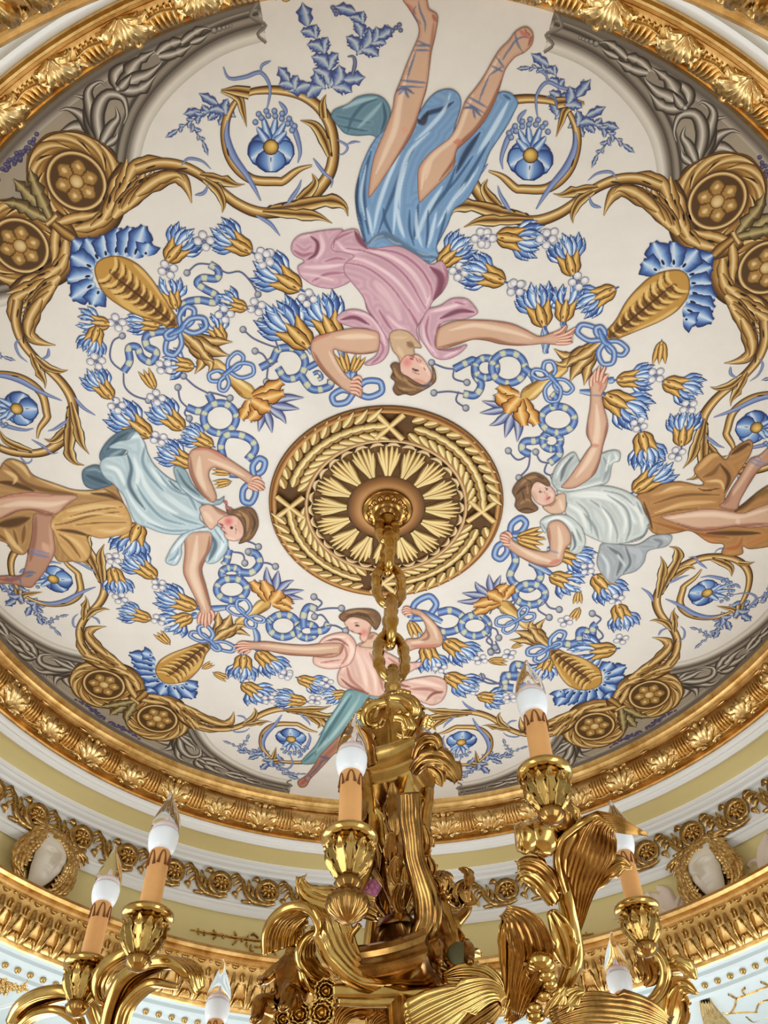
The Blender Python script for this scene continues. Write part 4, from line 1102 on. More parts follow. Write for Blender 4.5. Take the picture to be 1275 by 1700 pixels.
# ---- the woman on the left: ochre robe, white-blue bodice
W2 = figure('painted woman in pale blue bodice and ochre robe on the left', 'L1', [
    ('robe', 'ochre robe', '-95,380 -75,310 -20,262 15,205 50,188 110,210 150,262 250,300 330,325 420,325 500,300 535,360 575,450 582,482 566,516 500,532 440,540 385,526 396,565 405,602 380,640 320,642 260,642 232,602 205,560 150,520 140,560 110,610 60,602 30,562 -20,540 -70,480', oc_m,
        [('20,210 60,240 120,300 220,330 340,345', 16, oc_d), ('50,195 100,225 130,265', 12, oc_l), ('-10,290 60,300 150,330', 18, oc_k), ('20,240 70,270 60,300', 14, oc_l), ('160,275 260,310 380,338 480,330', 12, oc_l), ('400,340 480,350 545,380', 12, oc_k), ('-10,480 60,470 130,450', 30, oc_k), ('20,500 60,560 100,600', 16, oc_l), ('-10,520 30,550', 10, oc_d), ('60,500 80,570', 9, oc_d), ('110,480 100,560', 14, oc_d), ('460,320 520,360 560,430', 9, oc_d)], oc_k),
    ('leg', 'bare thigh', '-310,428 -300,402 -230,382 -120,362 -20,360 60,342 150,335 250,345 345,352 300,392 250,432 200,432 140,416 80,420 40,440 -20,458 -120,448 -230,425', SK,
        [('-10,365 100,350 250,355', 9, (190, 120, 104), .7), ('0,400 100,385 220,390 300,375', 20, SKL), ('0,450 80,420 160,415 240,430', 12, SKD, .75), ('270,410 330,365', 12, (190, 140, 116), .7)], ed),
    ('leg', 'lower leg with blue sandal straps', '150,432 200,434 236,442 232,480 240,540 245,600 220,650 190,700 162,732 140,757 100,752 60,742 -20,740 -62,736 -76,722 -56,706 -20,706 40,702 90,702 110,670 125,600 140,520', (186, 142, 118),
        [('160,440 150,540 135,640', 18, (140, 96, 78), .8), ('220,470 230,560 222,620', 14, (214, 172, 146)), ('190,560 215,600', 24, (222, 180, 152), .8), ('120,690 60,720 0,720', 14, (160, 84, 70), .8), ('120,600 225,625', 9, (120, 126, 170)), ('122,585 228,608', 6, (130, 136, 178)), ('100,690 160,690', 10, strap), ('105,710 150,700', 7, strap), ('85,700 95,745', 6, strap), ('40,700 90,725', 6, strap), ('20,705 60,735', 6, strap)], ed),
    ('robe', 'lit ochre skirt front', '222,482 240,442 300,402 400,380 500,368 548,388 582,465 566,516 500,532 440,540 385,526 402,592 380,640 330,642 290,612 258,562 238,512', (206, 164, 104),
        [('240,480 300,470 400,440 540,420', 8, oc_d), ('250,500 330,510 400,530', 12, oc_k), ('260,520 310,560 360,630', 9, oc_d), ('280,520 340,560 385,620', 9, oc_l), ('300,420 420,400 520,400', 14, oc_l), ('280,455 420,430 555,445', 8, oc_l), ('420,500 500,510 560,490', 10, oc_l), ('300,445 420,415 540,400', 5, oc_d), ('330,480 440,470 560,470', 5, oc_d), ('240,470 232,500 250,540', 9, oc_l)], oc_d),
    ('drapery', 'slate drapery tail', '440,165 478,105 540,62 590,55 602,85 565,115 552,162 500,185 450,202', (94, 118, 134), [('470,150 520,100 570,70', 12, (60, 80, 96)), ('480,180 540,150', 10, (150, 172, 184)), ('590,70 560,105', 8, (140, 164, 178))], (54, 72, 88)),
    ('drapery', 'slate drapery end', '362,268 372,232 430,215 470,255 498,300 430,322 380,312', (92, 116, 134), [('380,260 430,280 480,300', 14, (58, 78, 94)), ('375,240 420,235 450,250', 8, (140, 164, 176))], (54, 72, 88)),
    ('bodice', 'pale blue bodice', '440,215 470,180 550,170 556,150 480,140 520,112 570,100 602,66 640,120 652,160 682,215 742,270 800,300 852,330 882,372 892,402 882,450 905,482 862,502 800,522 750,522 700,512 650,492 600,472 570,412 545,352 500,300 460,268', wb_m,
        [('560,160 580,230 570,300 600,360 640,410', 14, wb_k), ('640,130 630,200 660,260 720,330', 12, wb_d), ('660,220 720,290 800,330', 14, wb_l), ('590,180 610,250 600,320', 14, wb_l), ('470,220 520,240 550,300', 16, wb_l), ('620,230 640,300 700,380 780,430', 14, wb_l), ('690,240 760,320 860,360', 9, wb_d), ('600,300 650,380 720,450 820,480', 10, wb_d), ('560,330 600,400 660,460 740,500', 10, wb_l), ('720,340 800,400 870,440', 22, (206, 222, 228)), ('750,430 820,460 890,480', 8, wb_d), ('560,100 620,90 635,140', 10, wb_l), ('480,150 540,150 560,170', 8, wb_d), ('800,310 840,360 870,420', 10, wb_d), ('650,470 750,505 850,500', 7, wb_d), ('745,280 770,310 800,330', 8, wb_k)], wb_k),
    ('sleeve', 'pale blue sleeve', '765,240 780,218 820,240 850,300 900,352 960,370 990,352 978,386 940,394 880,384 830,345 790,310', (150, 174, 184), [('780,235 820,300 880,350', 10, wb_k), ('800,310 860,360 940,385', 8, wb_l), ('900,365 970,372', 6, wb_l)], wb_k),
    ('arm', 'bent bare arm', '935,382 885,342 848,282 830,222 833,172 856,143 902,136 962,156 1012,190 1072,230 1122,266 1160,296 1166,326 1136,326 1102,306 1052,272 992,242 942,228 922,262 946,322 956,362', SK,
        [('840,180 850,260 890,335 930,370', 13, SKD, .7), ('850,150 920,145 1000,195', 12, SKR, .75), ('880,180 880,260 910,330', 20, SKL), ('920,190 1000,225 1080,265', 14, SKL), ('930,230 925,260', 10, SKD, .6), ('990,245 1060,280 1110,310', 8, SKD, .7), ('1110,290 1150,310', 12, SKR, .7), ('1120,300 1162,322', 3, SKD), ('1110,305 1150,325', 3, SKD)], ed),
    ('arm', 'hanging bare arm', '818,522 868,508 930,510 936,550 922,610 892,672 908,742 926,812 932,852 938,892 928,918 904,932 890,912 870,916 878,882 880,850 860,802 825,732 808,682 815,602', SK,
        [('925,530 915,600 885,670 905,760 925,840', 14, SKD, .75), ('825,540 820,620 815,690 850,770', 10, (196, 140, 116), .7), ('870,530 860,620 850,690 880,780 905,850', 22, SKL), ('880,900 925,905', 12, SKR, .7), ('885,880 892,910', 3, SKD), ('902,885 908,925', 3, SKD), ('918,885 922,915', 3, SKD)], ed),
    ('sleeve', 'pale blue fluttering sleeve', '730,640 745,600 770,560 818,512 900,490 962,482 1002,540 1002,592 962,642 922,652 905,632 930,582 934,522 900,510 842,520 803,570 802,612 780,656 748,656', wb_m,
        [('760,600 800,550 860,515', 12, wb_l), ('740,640 775,620 790,580', 9, wb_d), ('930,520 950,570 920,640', 16, wb_k), ('960,500 985,560 950,630', 10, wb_l), ('940,490 990,560', 6, wb_d), ('850,505 920,498', 7, wb_l), ('770,645 790,610', 6, wb_l)], wb_k),
    ('neck', 'bare neck', '880,402 920,388 962,408 1012,440 965,472 932,502 902,472 886,432', (222, 186, 166), [('940,400 1000,440', 14, (160, 112, 90), .8), ('900,420 940,470', 16, SKL)], ed),
    ('face', 'face seen sideways', '958,468 972,452 992,440 1042,440 1072,480 1072,530 1042,552 1002,545 988,525 992,512 972,500 980,488', (230, 190, 174),
        [('1008,464', 30, (210, 92, 92), .8, 1.0), ('1050,460 1062,520', 14, (214, 166, 144), .7), ('1012,490 1030,494', 8, (64, 40, 38), 1.0, .5), ('1036,480 1042,500 1040,515', 3, (120, 80, 66)), ('968,470 985,484', 5, (178, 60, 62), 1.0, .5), ('982,488 992,496', 4, (180, 80, 76)), ('992,512 1002,520', 4, (180, 110, 100)), ('1000,535 1040,545', 8, (240, 214, 200))], (110, 66, 54)),
    ('hair', 'brown hair', '1000,402 1032,412 1072,400 1112,406 1136,440 1139,490 1112,540 1082,556 1052,562 1076,520 1068,475 1042,442 1004,430', hr, [('1050,415 1090,450 1090,510', 10, hr_l), ('1100,420 1125,470 1105,520', 8, hr_d), ('1040,430 1075,440', 8, hr_l), ('1085,545 1110,500', 6, hr_l), ('1060,425 1082,470 1082,530', 4, hr_d)], hr_d),
    ('hair_ribbon', 'pink hair ribbon', '988,372 1002,378 1004,398 1024,406 1020,414 996,408 994,388 984,380', (206, 128, 132), [], (140, 70, 76)),
])

# ---- the woman on the right: brown robe, grey-white bodice
W3 = figure('painted woman in grey white bodice and brown robe on the right', 'R1', [
    ('robe', 'brown robe', '748,602 800,572 880,560 960,576 986,570 960,540 945,502 1000,442 1042,430 1086,462 1112,420 1180,375 1206,386 1200,432 1172,480 1112,572 1082,642 1130,680 1250,590 1340,560 1410,640 1390,760 1330,835 1202,862 1162,850 1162,882 1112,894 1066,882 1076,842 1010,832 930,782 860,792 780,796 745,772 735,722 712,662 690,622', (178, 130, 78),
        [('960,510 1020,450 1060,440', 16, (210, 168, 110)), ('985,540 1030,520 1060,480', 14, oc_d), ('1110,440 1180,395 1195,400', 16, oc_k), ('1060,480 1100,540 1080,610', 14, oc_k), ('1000,560 1060,560 1080,600', 10, oc_l), ('1130,690 1210,600 1290,540', 44, oc_k), ('1200,620 1280,600', 24, (120, 92, 48)), ('760,620 900,590 1040,600', 14, (206, 164, 108)), ('760,660 900,620 1060,620', 9, oc_d), ('770,700 900,660 1040,650', 12, (220, 182, 124)), ('750,720 860,690 960,680', 6, oc_d), ('720,650 745,720 760,780', 9, oc_k), ('800,610 840,590 900,580', 8, oc_l),
         ('760,740 900,780 1000,800 1100,810', 14, (150, 90, 46)), ('900,770 1000,820 1080,850', 12, (196, 128, 74)), ('1000,790 1100,790 1240,790', 16, oc_k), ('1080,860 1140,850 1160,810', 14, (168, 100, 56)), ('1090,880 1140,870', 8, (200, 136, 82)), ('1180,840 1250,810 1290,800', 14, (186, 122, 70)), ('960,590 1000,600 1060,590', 6, oc_k)], oc_k),
    ('leg', 'raised leg with blue strap', '1500,235 1470,222 1420,262 1300,380 1240,440 1192,460 1152,530 1112,590 1082,642 1056,672 1130,688 1152,642 1192,572 1242,502 1310,462 1400,345 1480,268', (190, 146, 120),
        [('1290,400 1210,480 1150,570 1090,650', 14, (220, 184, 156)), ('1290,470 1220,530 1160,630', 16, (136, 92, 74), .85), ('1110,600 1080,660', 20, (150, 104, 82), .8), ('1180,445 1230,470 1290,490', 8, (130, 140, 184)), ('1178,462 1230,488 1290,505', 6, (120, 130, 176)), ('1205,425 1240,460', 6, (120, 130, 176))], ed),
    ('leg', 'bare thigh', '795,716 900,696 1000,680 1100,690 1162,700 1232,672 1310,650 1420,650 1530,660 1600,692 1590,715 1500,708 1410,712 1310,750 1202,768 1120,762 1030,778 950,778 860,748', SK,
        [('820,725 920,710 1040,705 1140,715 1290,680', 18, SKL), ('870,745 960,772 1060,770 1150,758 1290,745', 13, SKD, .75), ('1130,740 1150,735', 20, (240, 206, 186), .8), ('1150,700 1220,680', 8, SKD, .5), ('980,770 1060,765', 10, (176, 110, 90), .6)], ed),
    ('drapery', 'grey drapery end', '540,835 640,842 700,838 760,802 830,795 848,812 822,850 742,870 722,922 682,962 622,980 582,1016 542,985 512,930 520,872', (168, 176, 182),
        [('560,850 620,900 600,980', 14, wg_k), ('640,860 700,880 690,930', 18, (184, 188, 200)), ('530,880 560,930 560,990', 10, (206, 216, 222)), ('640,850 660,920 630,970', 9, wg_k), ('760,815 800,830 780,855', 12, (120, 128, 136)), ('700,850 770,850', 9, (150, 160, 166)), ('600,880 640,940', 8, (214, 222, 226)), ('800,805 835,820', 7, (190, 200, 204))], wg_k),
    ('bodice', 'grey white bodice', '330,602 400,602 480,582 560,580 640,602 702,642 722,692 746,742 732,792 700,822 638,836 560,838 510,822 470,802 455,790 440,760 380,712 370,690 376,650', wg_m,
        [('400,620 520,620 620,660 680,740', 26, wg_l), ('450,700 500,760 520,820', 12, wg_d), ('480,640 560,700 600,780 600,830', 10, wg_d), ('560,620 640,680 660,760 640,830', 11, wg_d), ('640,640 700,700 720,780', 12, wg_l), ('520,660 570,740 570,820', 10, wg_l), ('600,660 640,730 630,800', 8, wg_l), ('650,830 720,800 740,750', 6, wg_k), ('380,660 440,700 470,780', 12, wg_l), ('420,650 470,700 490,790', 7, wg_d), ('690,650 715,710', 7, wg_d), ('540,600 620,620 680,670', 6, wg_d)], wg_k),
    ('sleeve', 'grey white fluttering sleeve', '310,562 330,492 380,442 412,430 432,462 452,500 520,442 582,420 616,430 612,470 582,482 562,562 500,582 420,602 350,606', (186, 196, 196),
        [('350,560 370,490 410,445', 14, wg_k), ('340,590 440,590 540,560', 9, wg_l), ('540,450 560,500 540,560', 14, wg_d), ('590,430 600,460 570,480', 9, wg_l), ('330,540 350,500 390,450', 7, wg_l), ('570,440 550,520', 7, wg_l)], wg_k),
    ('arm', 'raised bare arm', '352,586 380,550 430,480 470,420 486,395 465,350 470,290 480,230 483,170 480,122 496,80 520,48 530,52 522,80 548,50 556,55 545,82 562,88 554,140 536,172 542,220 560,290 560,332 540,402 526,470 500,530 440,576 400,592', SK,
        [('470,290 470,350 485,400', 10, SKD, .6), ('555,300 545,390 525,470 480,550', 14, SKD, .7), ('510,220 515,320 500,400 470,470 420,540', 22, SKL), ('490,400 520,400', 14, SKR, .6), ('500,100 530,130 520,160', 12, SKR, .7), ('505,85 515,120', 3, SKD), ('525,80 530,120', 3, SKD), ('540,88 540,125', 3, SKD), ('484,175 536,178', 6, (110, 130, 176))], ed),
    ('arm', 'bent bare arm', '290,792 300,742 350,735 392,782 396,832 372,862 356,922 310,942 240,932 160,892 110,852 82,820 84,796 110,786 150,830 220,862 292,872 300,840', SK,
        [('130,830 230,890 320,920', 14, SKL), ('160,890 240,930 320,938', 10, SKD, .75), ('340,760 350,830 340,900', 16, SKL), ('300,770 300,850', 10, SKD, .6), ('300,925 350,910', 14, SKR, .75), ('100,805 125,830', 12, SKR, .6), ('88,805 110,830', 3, SKD), ('96,795 125,825', 3, SKD), ('295,865 345,880', 6, (120, 138, 180))], ed),
    ('sleeve', 'grey white sleeve', '258,742 300,712 380,710 442,760 462,832 432,882 390,872 396,832 392,782 350,735 302,742 282,792', wg_m, [('280,740 340,720 400,760 430,830', 9, wg_l), ('400,780 415,840 400,870', 9, wg_k), ('420,770 445,830', 8, wg_d), ('265,745 290,780', 8, wg_d)], wg_k),
    ('neck', 'bare neck', '298,662 330,622 370,612 376,652 370,692 340,706 300,702 268,672', (220, 184, 158), [('300,670 330,640', 14, (160, 116, 94), .85), ('345,640 360,690', 12, SKL)], ed),
    ('face', 'face looking up sideways', '214,592 240,560 282,570 306,582 328,612 320,648 300,662 270,668 240,652 222,622', (232, 194, 178),
        [('290,640', 22, (220, 142, 134), .6, 1.0), ('225,600 245,645', 12, (210, 162, 140), .7), ('252,605 266,606', 6, (64, 42, 40), 1.0, .5), ('284,588 292,598', 5, (64, 42, 40), 1.0, .5), ('248,594 268,594', 2.6, (130, 88, 70)), ('276,602 290,622 282,628', 3, (176, 106, 92)), ('286,640 304,628', 5, (176, 56, 60), 1.0, .5), ('300,610 318,625', 8, (242, 214, 200)), ('250,575 290,580', 8, (240, 212, 196))], (110, 66, 54)),
    ('hair', 'brown hair', '134,602 158,560 200,530 240,520 282,540 305,572 290,582 246,560 222,590 222,642 252,682 212,702 170,696 146,670 150,640', hr, [('165,580 200,550 250,535', 9, hr_l), ('150,620 180,590 210,580', 8, hr_d), ('170,660 200,640 215,650', 8, hr_l), ('160,690 200,680 235,690', 7, hr_d), ('200,570 205,620', 6, hr_l), ('180,600 190,650', 5, hr_d), ('240,530 280,550', 6, hr_d), ('185,545 215,560 220,590', 4, hr_d)], hr_d),
])

# ---- the woman at the bottom: peach bodice, teal skirt
W4 = figure('painted woman in peach bodice and teal skirt at the bottom', 'B1', [
    ('skirt', 'teal skirt', '520,545 600,550 690,570 720,640 640,740 590,720 545,680 500,735 452,790 402,850 362,872 318,862 380,790 410,730 432,680 482,610', te_m,
        [('540,570 480,660 430,740 380,830', 14, te_d), ('580,570 530,650 470,730 410,800', 12, te_l), ('530,560 470,650 420,730', 9, te_l), ('620,570 570,650 520,700', 12, te_d), ('650,580 620,660 600,720', 12, te_l), ('350,850 400,800 440,750', 8, te_l), ('330,860 390,810', 7, te_d), ('680,590 660,680', 10, te_d)], te_k),
    ('leg', 'bare leg and foot with blue straps', '545,690 600,730 560,790 500,810 462,830 432,862 392,905 362,935 340,970 312,972 304,946 340,920 372,880 402,830 452,778 502,728', (188, 138, 116),
        [('530,710 470,790 410,850 360,910', 14, (156, 104, 86), .8), ('560,740 500,800 440,850', 12, (214, 172, 148)), ('315,960 340,940', 12, (170, 84, 76), .8), ('390,835 470,850', 8, (84, 92, 130)), ('400,865 440,845', 6, (84, 92, 130)), ('420,850 380,900 340,930', 7, (84, 92, 130)), ('350,915 370,935', 5, (84, 92, 130)), ('330,930 350,950', 5, (84, 92, 130))], ed),
    ('bodice', 'peach bodice', '488,452 540,402 558,352 602,332 642,360 702,380 780,420 850,420 840,442 790,472 762,502 830,490 900,482 952,500 962,542 942,590 900,612 860,602 800,580 720,572 640,572 560,546 500,532 478,502', pe_m,
        [('560,370 590,450 610,540', 14, pe_l), ('520,440 540,500 600,550', 12, pe_d), ('620,380 660,460 680,550', 14, pe_d), ('590,380 640,480 650,560', 10, pe_l), ('780,500 860,510 940,530', 12, pe_l), ('800,540 880,540 940,560', 12, pe_d), ('760,560 830,570 890,590', 10, pe_l), ('870,590 900,560 950,550', 9, pe_k), ('490,490 540,530 620,560', 9, pe_k), ('700,400 760,440 800,440', 10, pe_d), ('720,480 760,520 800,530', 9, pe_k), ('500,460 520,420', 8, pe_l)], pe_k),
    ('sleeve', 'peach sleeve', '370,412 398,335 440,302 510,290 552,320 562,360 542,422 500,446 440,452 390,440', pe_m, [('400,350 450,315 520,310', 10, pe_l), ('420,330 480,320 530,350', 8, pe_k), ('520,320 545,370 520,430', 12, pe_l), ('500,330 520,390 490,440', 8, pe_d), ('380,420 440,435 500,430', 9, pe_l), ('400,425 460,415 500,410', 6, pe_d)], pe_k),
    ('arm', 'outstretched bare arm', '502,340 430,335 340,345 250,340 170,330 110,330 70,328 40,338 20,350 40,352 22,372 45,368 40,382 80,372 110,366 170,372 260,390 360,396 440,402 492,386', SK,
        [('490,380 380,392 260,385 150,368', 10, SKD, .75), ('480,355 360,362 250,355 140,345', 12, SKL), ('260,342 180,332 120,332', 6, SKR, .7), ('500,345 490,385', 12, (170, 120, 96), .8), ('30,350 70,350', 4, SKD), ('35,365 75,360', 4, SKD), ('60,340 100,350', 10, (222, 156, 140), .6)], ed),
    ('arm', 'bent bare arm', '780,322 838,312 868,272 842,222 802,208 770,212 764,192 782,182 812,184 852,196 902,240 942,300 938,346 892,360 830,362 786,372', SK,
        [('850,215 900,265 920,320', 14, SKL), ('870,270 880,310 840,330', 9, SKD, .7), ('800,350 880,350 930,340', 12, SKR, .7), ('800,335 860,330', 10, SKL), ('775,195 810,200', 10, SKR, .6), ('770,200 800,205', 3, SKD)], ed),
    ('neck', 'bare neck', '572,352 598,330 612,300 640,290 682,322 702,372 642,362', (222, 186, 160), [('610,320 640,300', 14, (160, 116, 92), .85), ('630,340 680,360', 12, SKL)], ed),
    ('face', 'face looking down', '508,242 540,220 592,230 626,250 622,292 602,332 578,322 576,300 545,290 522,270', (230, 190, 172),
        [('596,290', 26, (212, 118, 112), .75, 1.0), ('556,258 576,262', 6, (60, 40, 38), 1.0, .5), ('552,248 578,250', 3, (120, 80, 64)), ('528,262 520,272', 4, (120, 70, 60)), ('572,294 586,298', 5, (176, 58, 62), 1.0, .5), ('540,278 552,288', 4, (190, 116, 100)), ('530,240 570,238', 8, (240, 212, 194)), ('620,262 612,310', 8, (196, 142, 120), .7)], (110, 66, 54)),
    ('hair', 'brown hair', '484,222 510,196 570,184 642,190 672,230 650,280 626,256 600,234 560,222 530,226 508,244', hr, [('510,205 570,195 630,205', 8, hr_l), ('500,225 560,210 620,225', 6, hr_d), ('620,220 645,250', 8, hr_l), ('560,200 610,215 640,250', 5, hr_d), ('490,228 520,215', 5, (176, 96, 90))], hr_d),
])

hand(W1, 'T2', '365,748 392,746 408,760;360,762 392,764 410,776;360,776 388,780 406,792;364,790 386,794 398,806;372,738 395,728 410,742')
hand(W1, 'RM', '335,588 380,572 416,547;338,597 380,588 408,578;338,606 378,602 406,596;330,616 370,616 400,613;320,574 352,560 374,535', 2.3)
hand(W2, 'L1', '1105,284 1140,288 1166,302;1100,292 1140,302 1168,322;1096,300 1130,312 1154,328;1094,308 1122,322 1138,330;1110,278 1135,270 1152,280')
hand(W2, 'L1', '886,868 878,892 876,916;898,870 892,898 892,920;910,870 906,902 906,934;922,868 922,896 924,922;930,856 940,876 938,898')
hand(W3, 'R1', '500,118 500,90 506,64;512,112 516,80 523,46;527,112 534,80 548,48;538,120 548,98 562,84;486,136 486,108 494,84')
hand(W3, 'R1', '122,812 104,800 84,796;118,822 100,812 80,808;118,832 102,826 82,822;124,842 108,840 92,838;132,808 122,792 106,784', 2.2)
hand(W4, 'B1', '88,338 62,334 38,338;88,347 52,346 20,352;88,356 54,358 22,372;88,364 64,368 42,382;92,368 82,376 66,384', 2.0)
hand(W4, 'B1', '802,188 784,180 766,186;802,196 782,190 762,197;804,204 784,200 766,207;806,210 790,210 774,216', 2.0)
# ------------------------------------------------------------------ relief tools: ridges laid on a curved surface
def prof_surf(prof, flip=True):
    """surface of revolution: x metres along the ring from angle 0, s metres along the profile -> point, normal"""
    pr = np.asarray(prof, float)
    d = np.r_[0, np.cumsum(np.linalg.norm(np.diff(pr, axis=0), axis=1))]
    def surf(x, s, h):
        r = np.interp(s, d, pr[:, 0]); z = np.interp(s, d, pr[:, 1])
        e = .004
        dr = np.interp(s + e, d, pr[:, 0]) - np.interp(s - e, d, pr[:, 0]); dz = np.interp(s + e, d, pr[:, 1]) - np.interp(s - e, d, pr[:, 1])
        l = math.hypot(dr, dz) or 1.0
        nr, nz = dz / l, -dr / l
        if flip: nr, nz = -nr, -nz
        a = x / r
        rr = r + nr * h
        return (rr * math.cos(a), rr * math.sin(a), CAMZ + z + nz * h)
    surf.length = d[-1]
    return surf

def ridge(mb, surf, path, w, h, segs=10, across=5, groove=False):
    p = np.asarray(path, float)
    if len(p) > 2: p = catmull(p, 5)
    p = resample(p, n=segs)
    t = np.linspace(0, 1, segs)
    W = np.interp(t, np.linspace(0, 1, len(w)), w) if hasattr(w, '__len__') else np.full(segs, w)
    Hh = np.interp(t, np.linspace(0, 1, len(h)), h) if hasattr(h, '__len__') else np.full(segs, h)
    T = np.gradient(p, axis=0); T /= np.linalg.norm(T, axis=1)[:, None] + 1e-9
    N = np.stack([-T[:, 1], T[:, 0]], 1)
    u = np.linspace(-1, 1, across)
    hp = np.sqrt(np.clip(1 - u ** 2, 0, 1))
    if groove: hp = hp * (1 - .55 * np.exp(-(u / .25) ** 2))
    G = np.zeros((segs, across, 3))
    for i in range(segs):
        for j in range(across):
            q = p[i] + N[i] * W[i] * u[j]
            G[i, j] = surf(q[0], q[1], Hh[i] * hp[j] * 1.3 - .001)
    mb.grid(G)

def ball(mb, c, r, n=10, m=7, sq=(1, 1, 1)):
    a = np.linspace(0, 2 * pi, n, endpoint=False); b = np.linspace(0, pi, m)
    G = np.zeros((n, m, 3))
    for i, x in enumerate(a):
        for j, y in enumerate(b):
            G[i, j] = (c[0] + r * sq[0] * math.cos(x) * math.sin(y), c[1] + r * sq[1] * math.sin(x) * math.sin(y), c[2] + r * sq[2] * math.cos(y))
    mb.grid(G, cu=True)

def around(name, me, parent, n, a0=0.0, lab=None):
    for k in range(n):
        o = obj(name, me, parent, None, (0, 0, a0 + 2 * pi * k / n))
        if lab: o['label'] = lab

# gilded leaf torus round the painting: leaf sprays, reeds and buds
ST = prof_surf([(1.532, 2.371), (1.520, 2.373), (1.504, 2.381), (1.490, 2.394), (1.480, 2.410), (1.476, 2.428), (1.478, 2.444), (1.486, 2.456), (1.492, 2.462)])
def spray(big):
    mb = MB()
    k = 1.0 if big else .82
    for a, l, w in ((-78, .060, .010), (78, .060, .010), (-52, .078, .011), (52, .078, .011), (-28, .092, .011), (28, .092, .011), (0, .098, .012)):
        ar = math.radians(a)
        x1, s1 = l * math.sin(ar) * k, .006 + l * math.cos(ar) * k
        ridge(mb, ST, [(.003 * np.sign(a), .003), (x1 * .35, s1 * .55), (x1 * .8, s1 * .95), (x1 * 1.1, s1 * .92 - .006)], (.004, w, w, .003), (.006, .016, .018, .006), groove=True)
    for a in (-1, 1):
        ridge(mb, ST, [(.012 * a, .004), (.030 * a, .010), (.046 * a, .006)], (.004, .008, .002), (.006, .012, .004))
        ridge(mb, ST, [(.044 * a, .045), (.058 * a, .062), (.056 * a, .078)], (.004, .007, .003), (.006, .012, .005))
    return mb.mesh('acanthus_spray', MAT['gilt'])
def reeds():
    mb = MB()
    for i in range(5):
        x = (i - 2) * .0115
        ridge(mb, ST, [(x * 1.3, .012), (x * 1.1, .05), (x, .088)], (.0035, .0052, .0045), (.006, .013, .008), segs=9)
    ridge(mb, ST, [(-.034, .026), (0, .020), (.034, .026)], .004, .012, segs=8)
    return mb.mesh('reeded_cuff', MAT['gilt'])
def bud():
    mb = MB()
    c = ST(0, .088, .012)
    ball(mb, c, .0135, 10, 7)
    for a in (-1, 1):
        ball(mb, ST(.020 * a, .090, .004), .009, 8, 6)
    for a in (-1, 1):
        ridge(mb, ST, [(.012 * a, .092), (.030 * a, .098), (.042 * a, .094)], (.004, .005, .002), .008, segs=6)
    return mb.mesh('bud', MAT['gilt'])
NT = 26
around('acanthus_spray', spray(True), trim_1, NT, math.radians(-112))
around('acanthus_spray', spray(False), trim_1, NT, math.radians(-112 + 180 / NT))
around('reeded_cuff', reeds(), trim_1, NT, math.radians(-112 + 90 / NT))
around('reeded_cuff', bpy.data.meshes['reeded_cuff'], trim_1, NT, math.radians(-112 - 90 / NT))
around('bud', bud(), trim_1, NT, math.radians(-112))
def tab():
    mb = MB()
    ridge(mb, prof_surf([(1.494, 2.458), (1.482, 2.470)]), [(-.016, .008), (.016, .008)], (.003, .006, .003), .006, segs=7)
    return mb.mesh('scalloped_tab', MAT['gilt'])
around('scalloped_tab', tab(), trim_1, NT * 2, math.radians(-112 + 60 / NT))

# gilded openwork frieze of rosette scrolls
SF = prof_surf([(1.784, 2.205), (1.784, 2.325)])
NF = 58
PF = 2 * pi * 1.784 / NF
def scroll_unit():
    mb = MB()
    c = np.array([0, .062]); R = .050
    sp = [c + R * (1 - .35 * t) * np.array([math.cos(-2.2 + t * 7.2), math.sin(-2.2 + t * 7.2)]) for t in np.linspace(0, 1, 16)]
    ridge(mb, SF, sp, (.004, .010, .011, .009, .006), (.010, .022, .022, .018, .012), segs=34, groove=True)
    # runner to the next scroll
    ridge(mb, SF, [(-.030, .018), (.02, .004), (.062, .016), (.092, .050), (.104, .090), (.125, .112)], (.006, .009, .010, .010, .008, .004), (.012, .018, .02, .018, .014, .008), segs=20, groove=True)
    for q in ([(.070, .020), (.062, .050), (.070, .082)], [(.085, .040), (.078, .075), (.086, .104)], [(.100, .070), (.118, .060), (.128, .036)], [(.060, .010), (.085, .002), (.105, .010)],
              [(-.035, .095), (-.055, .112), (-.075, .112)], [(.036, .10), (.055, .112), (.072, .104)], [(-.048, .035), (-.066, .030), (-.072, .012)], [(.112, .095), (.132, .086), (.140, .066)]):
        ridge(mb, SF, q, (.003, .009, .007, .002), (.008, .018, .016, .006), segs=8, groove=True)
    return mb.mesh('scroll', MAT['gilt_dark'])
def rosette_unit():
    mb = MB()
    c = np.array([0, .062])
    for i in range(8):
        a = 2 * pi * i / 8
        d = np.array([math.cos(a), math.sin(a)])
        ridge(mb, SF, [c + d * .006, c + d * .020, c + d * .031], (.004, .009, .005), (.014, .020, .010), segs=6)
    ball(mb, SF(c[0], c[1], .016), .010, 8, 6)
    return mb.mesh('rosette', MAT['gilt_dark'])
around('scroll', scroll_unit(), trim_4, NF, math.radians(130.8))
around('rosette', rosette_unit(), trim_4, NF, math.radians(130.8))

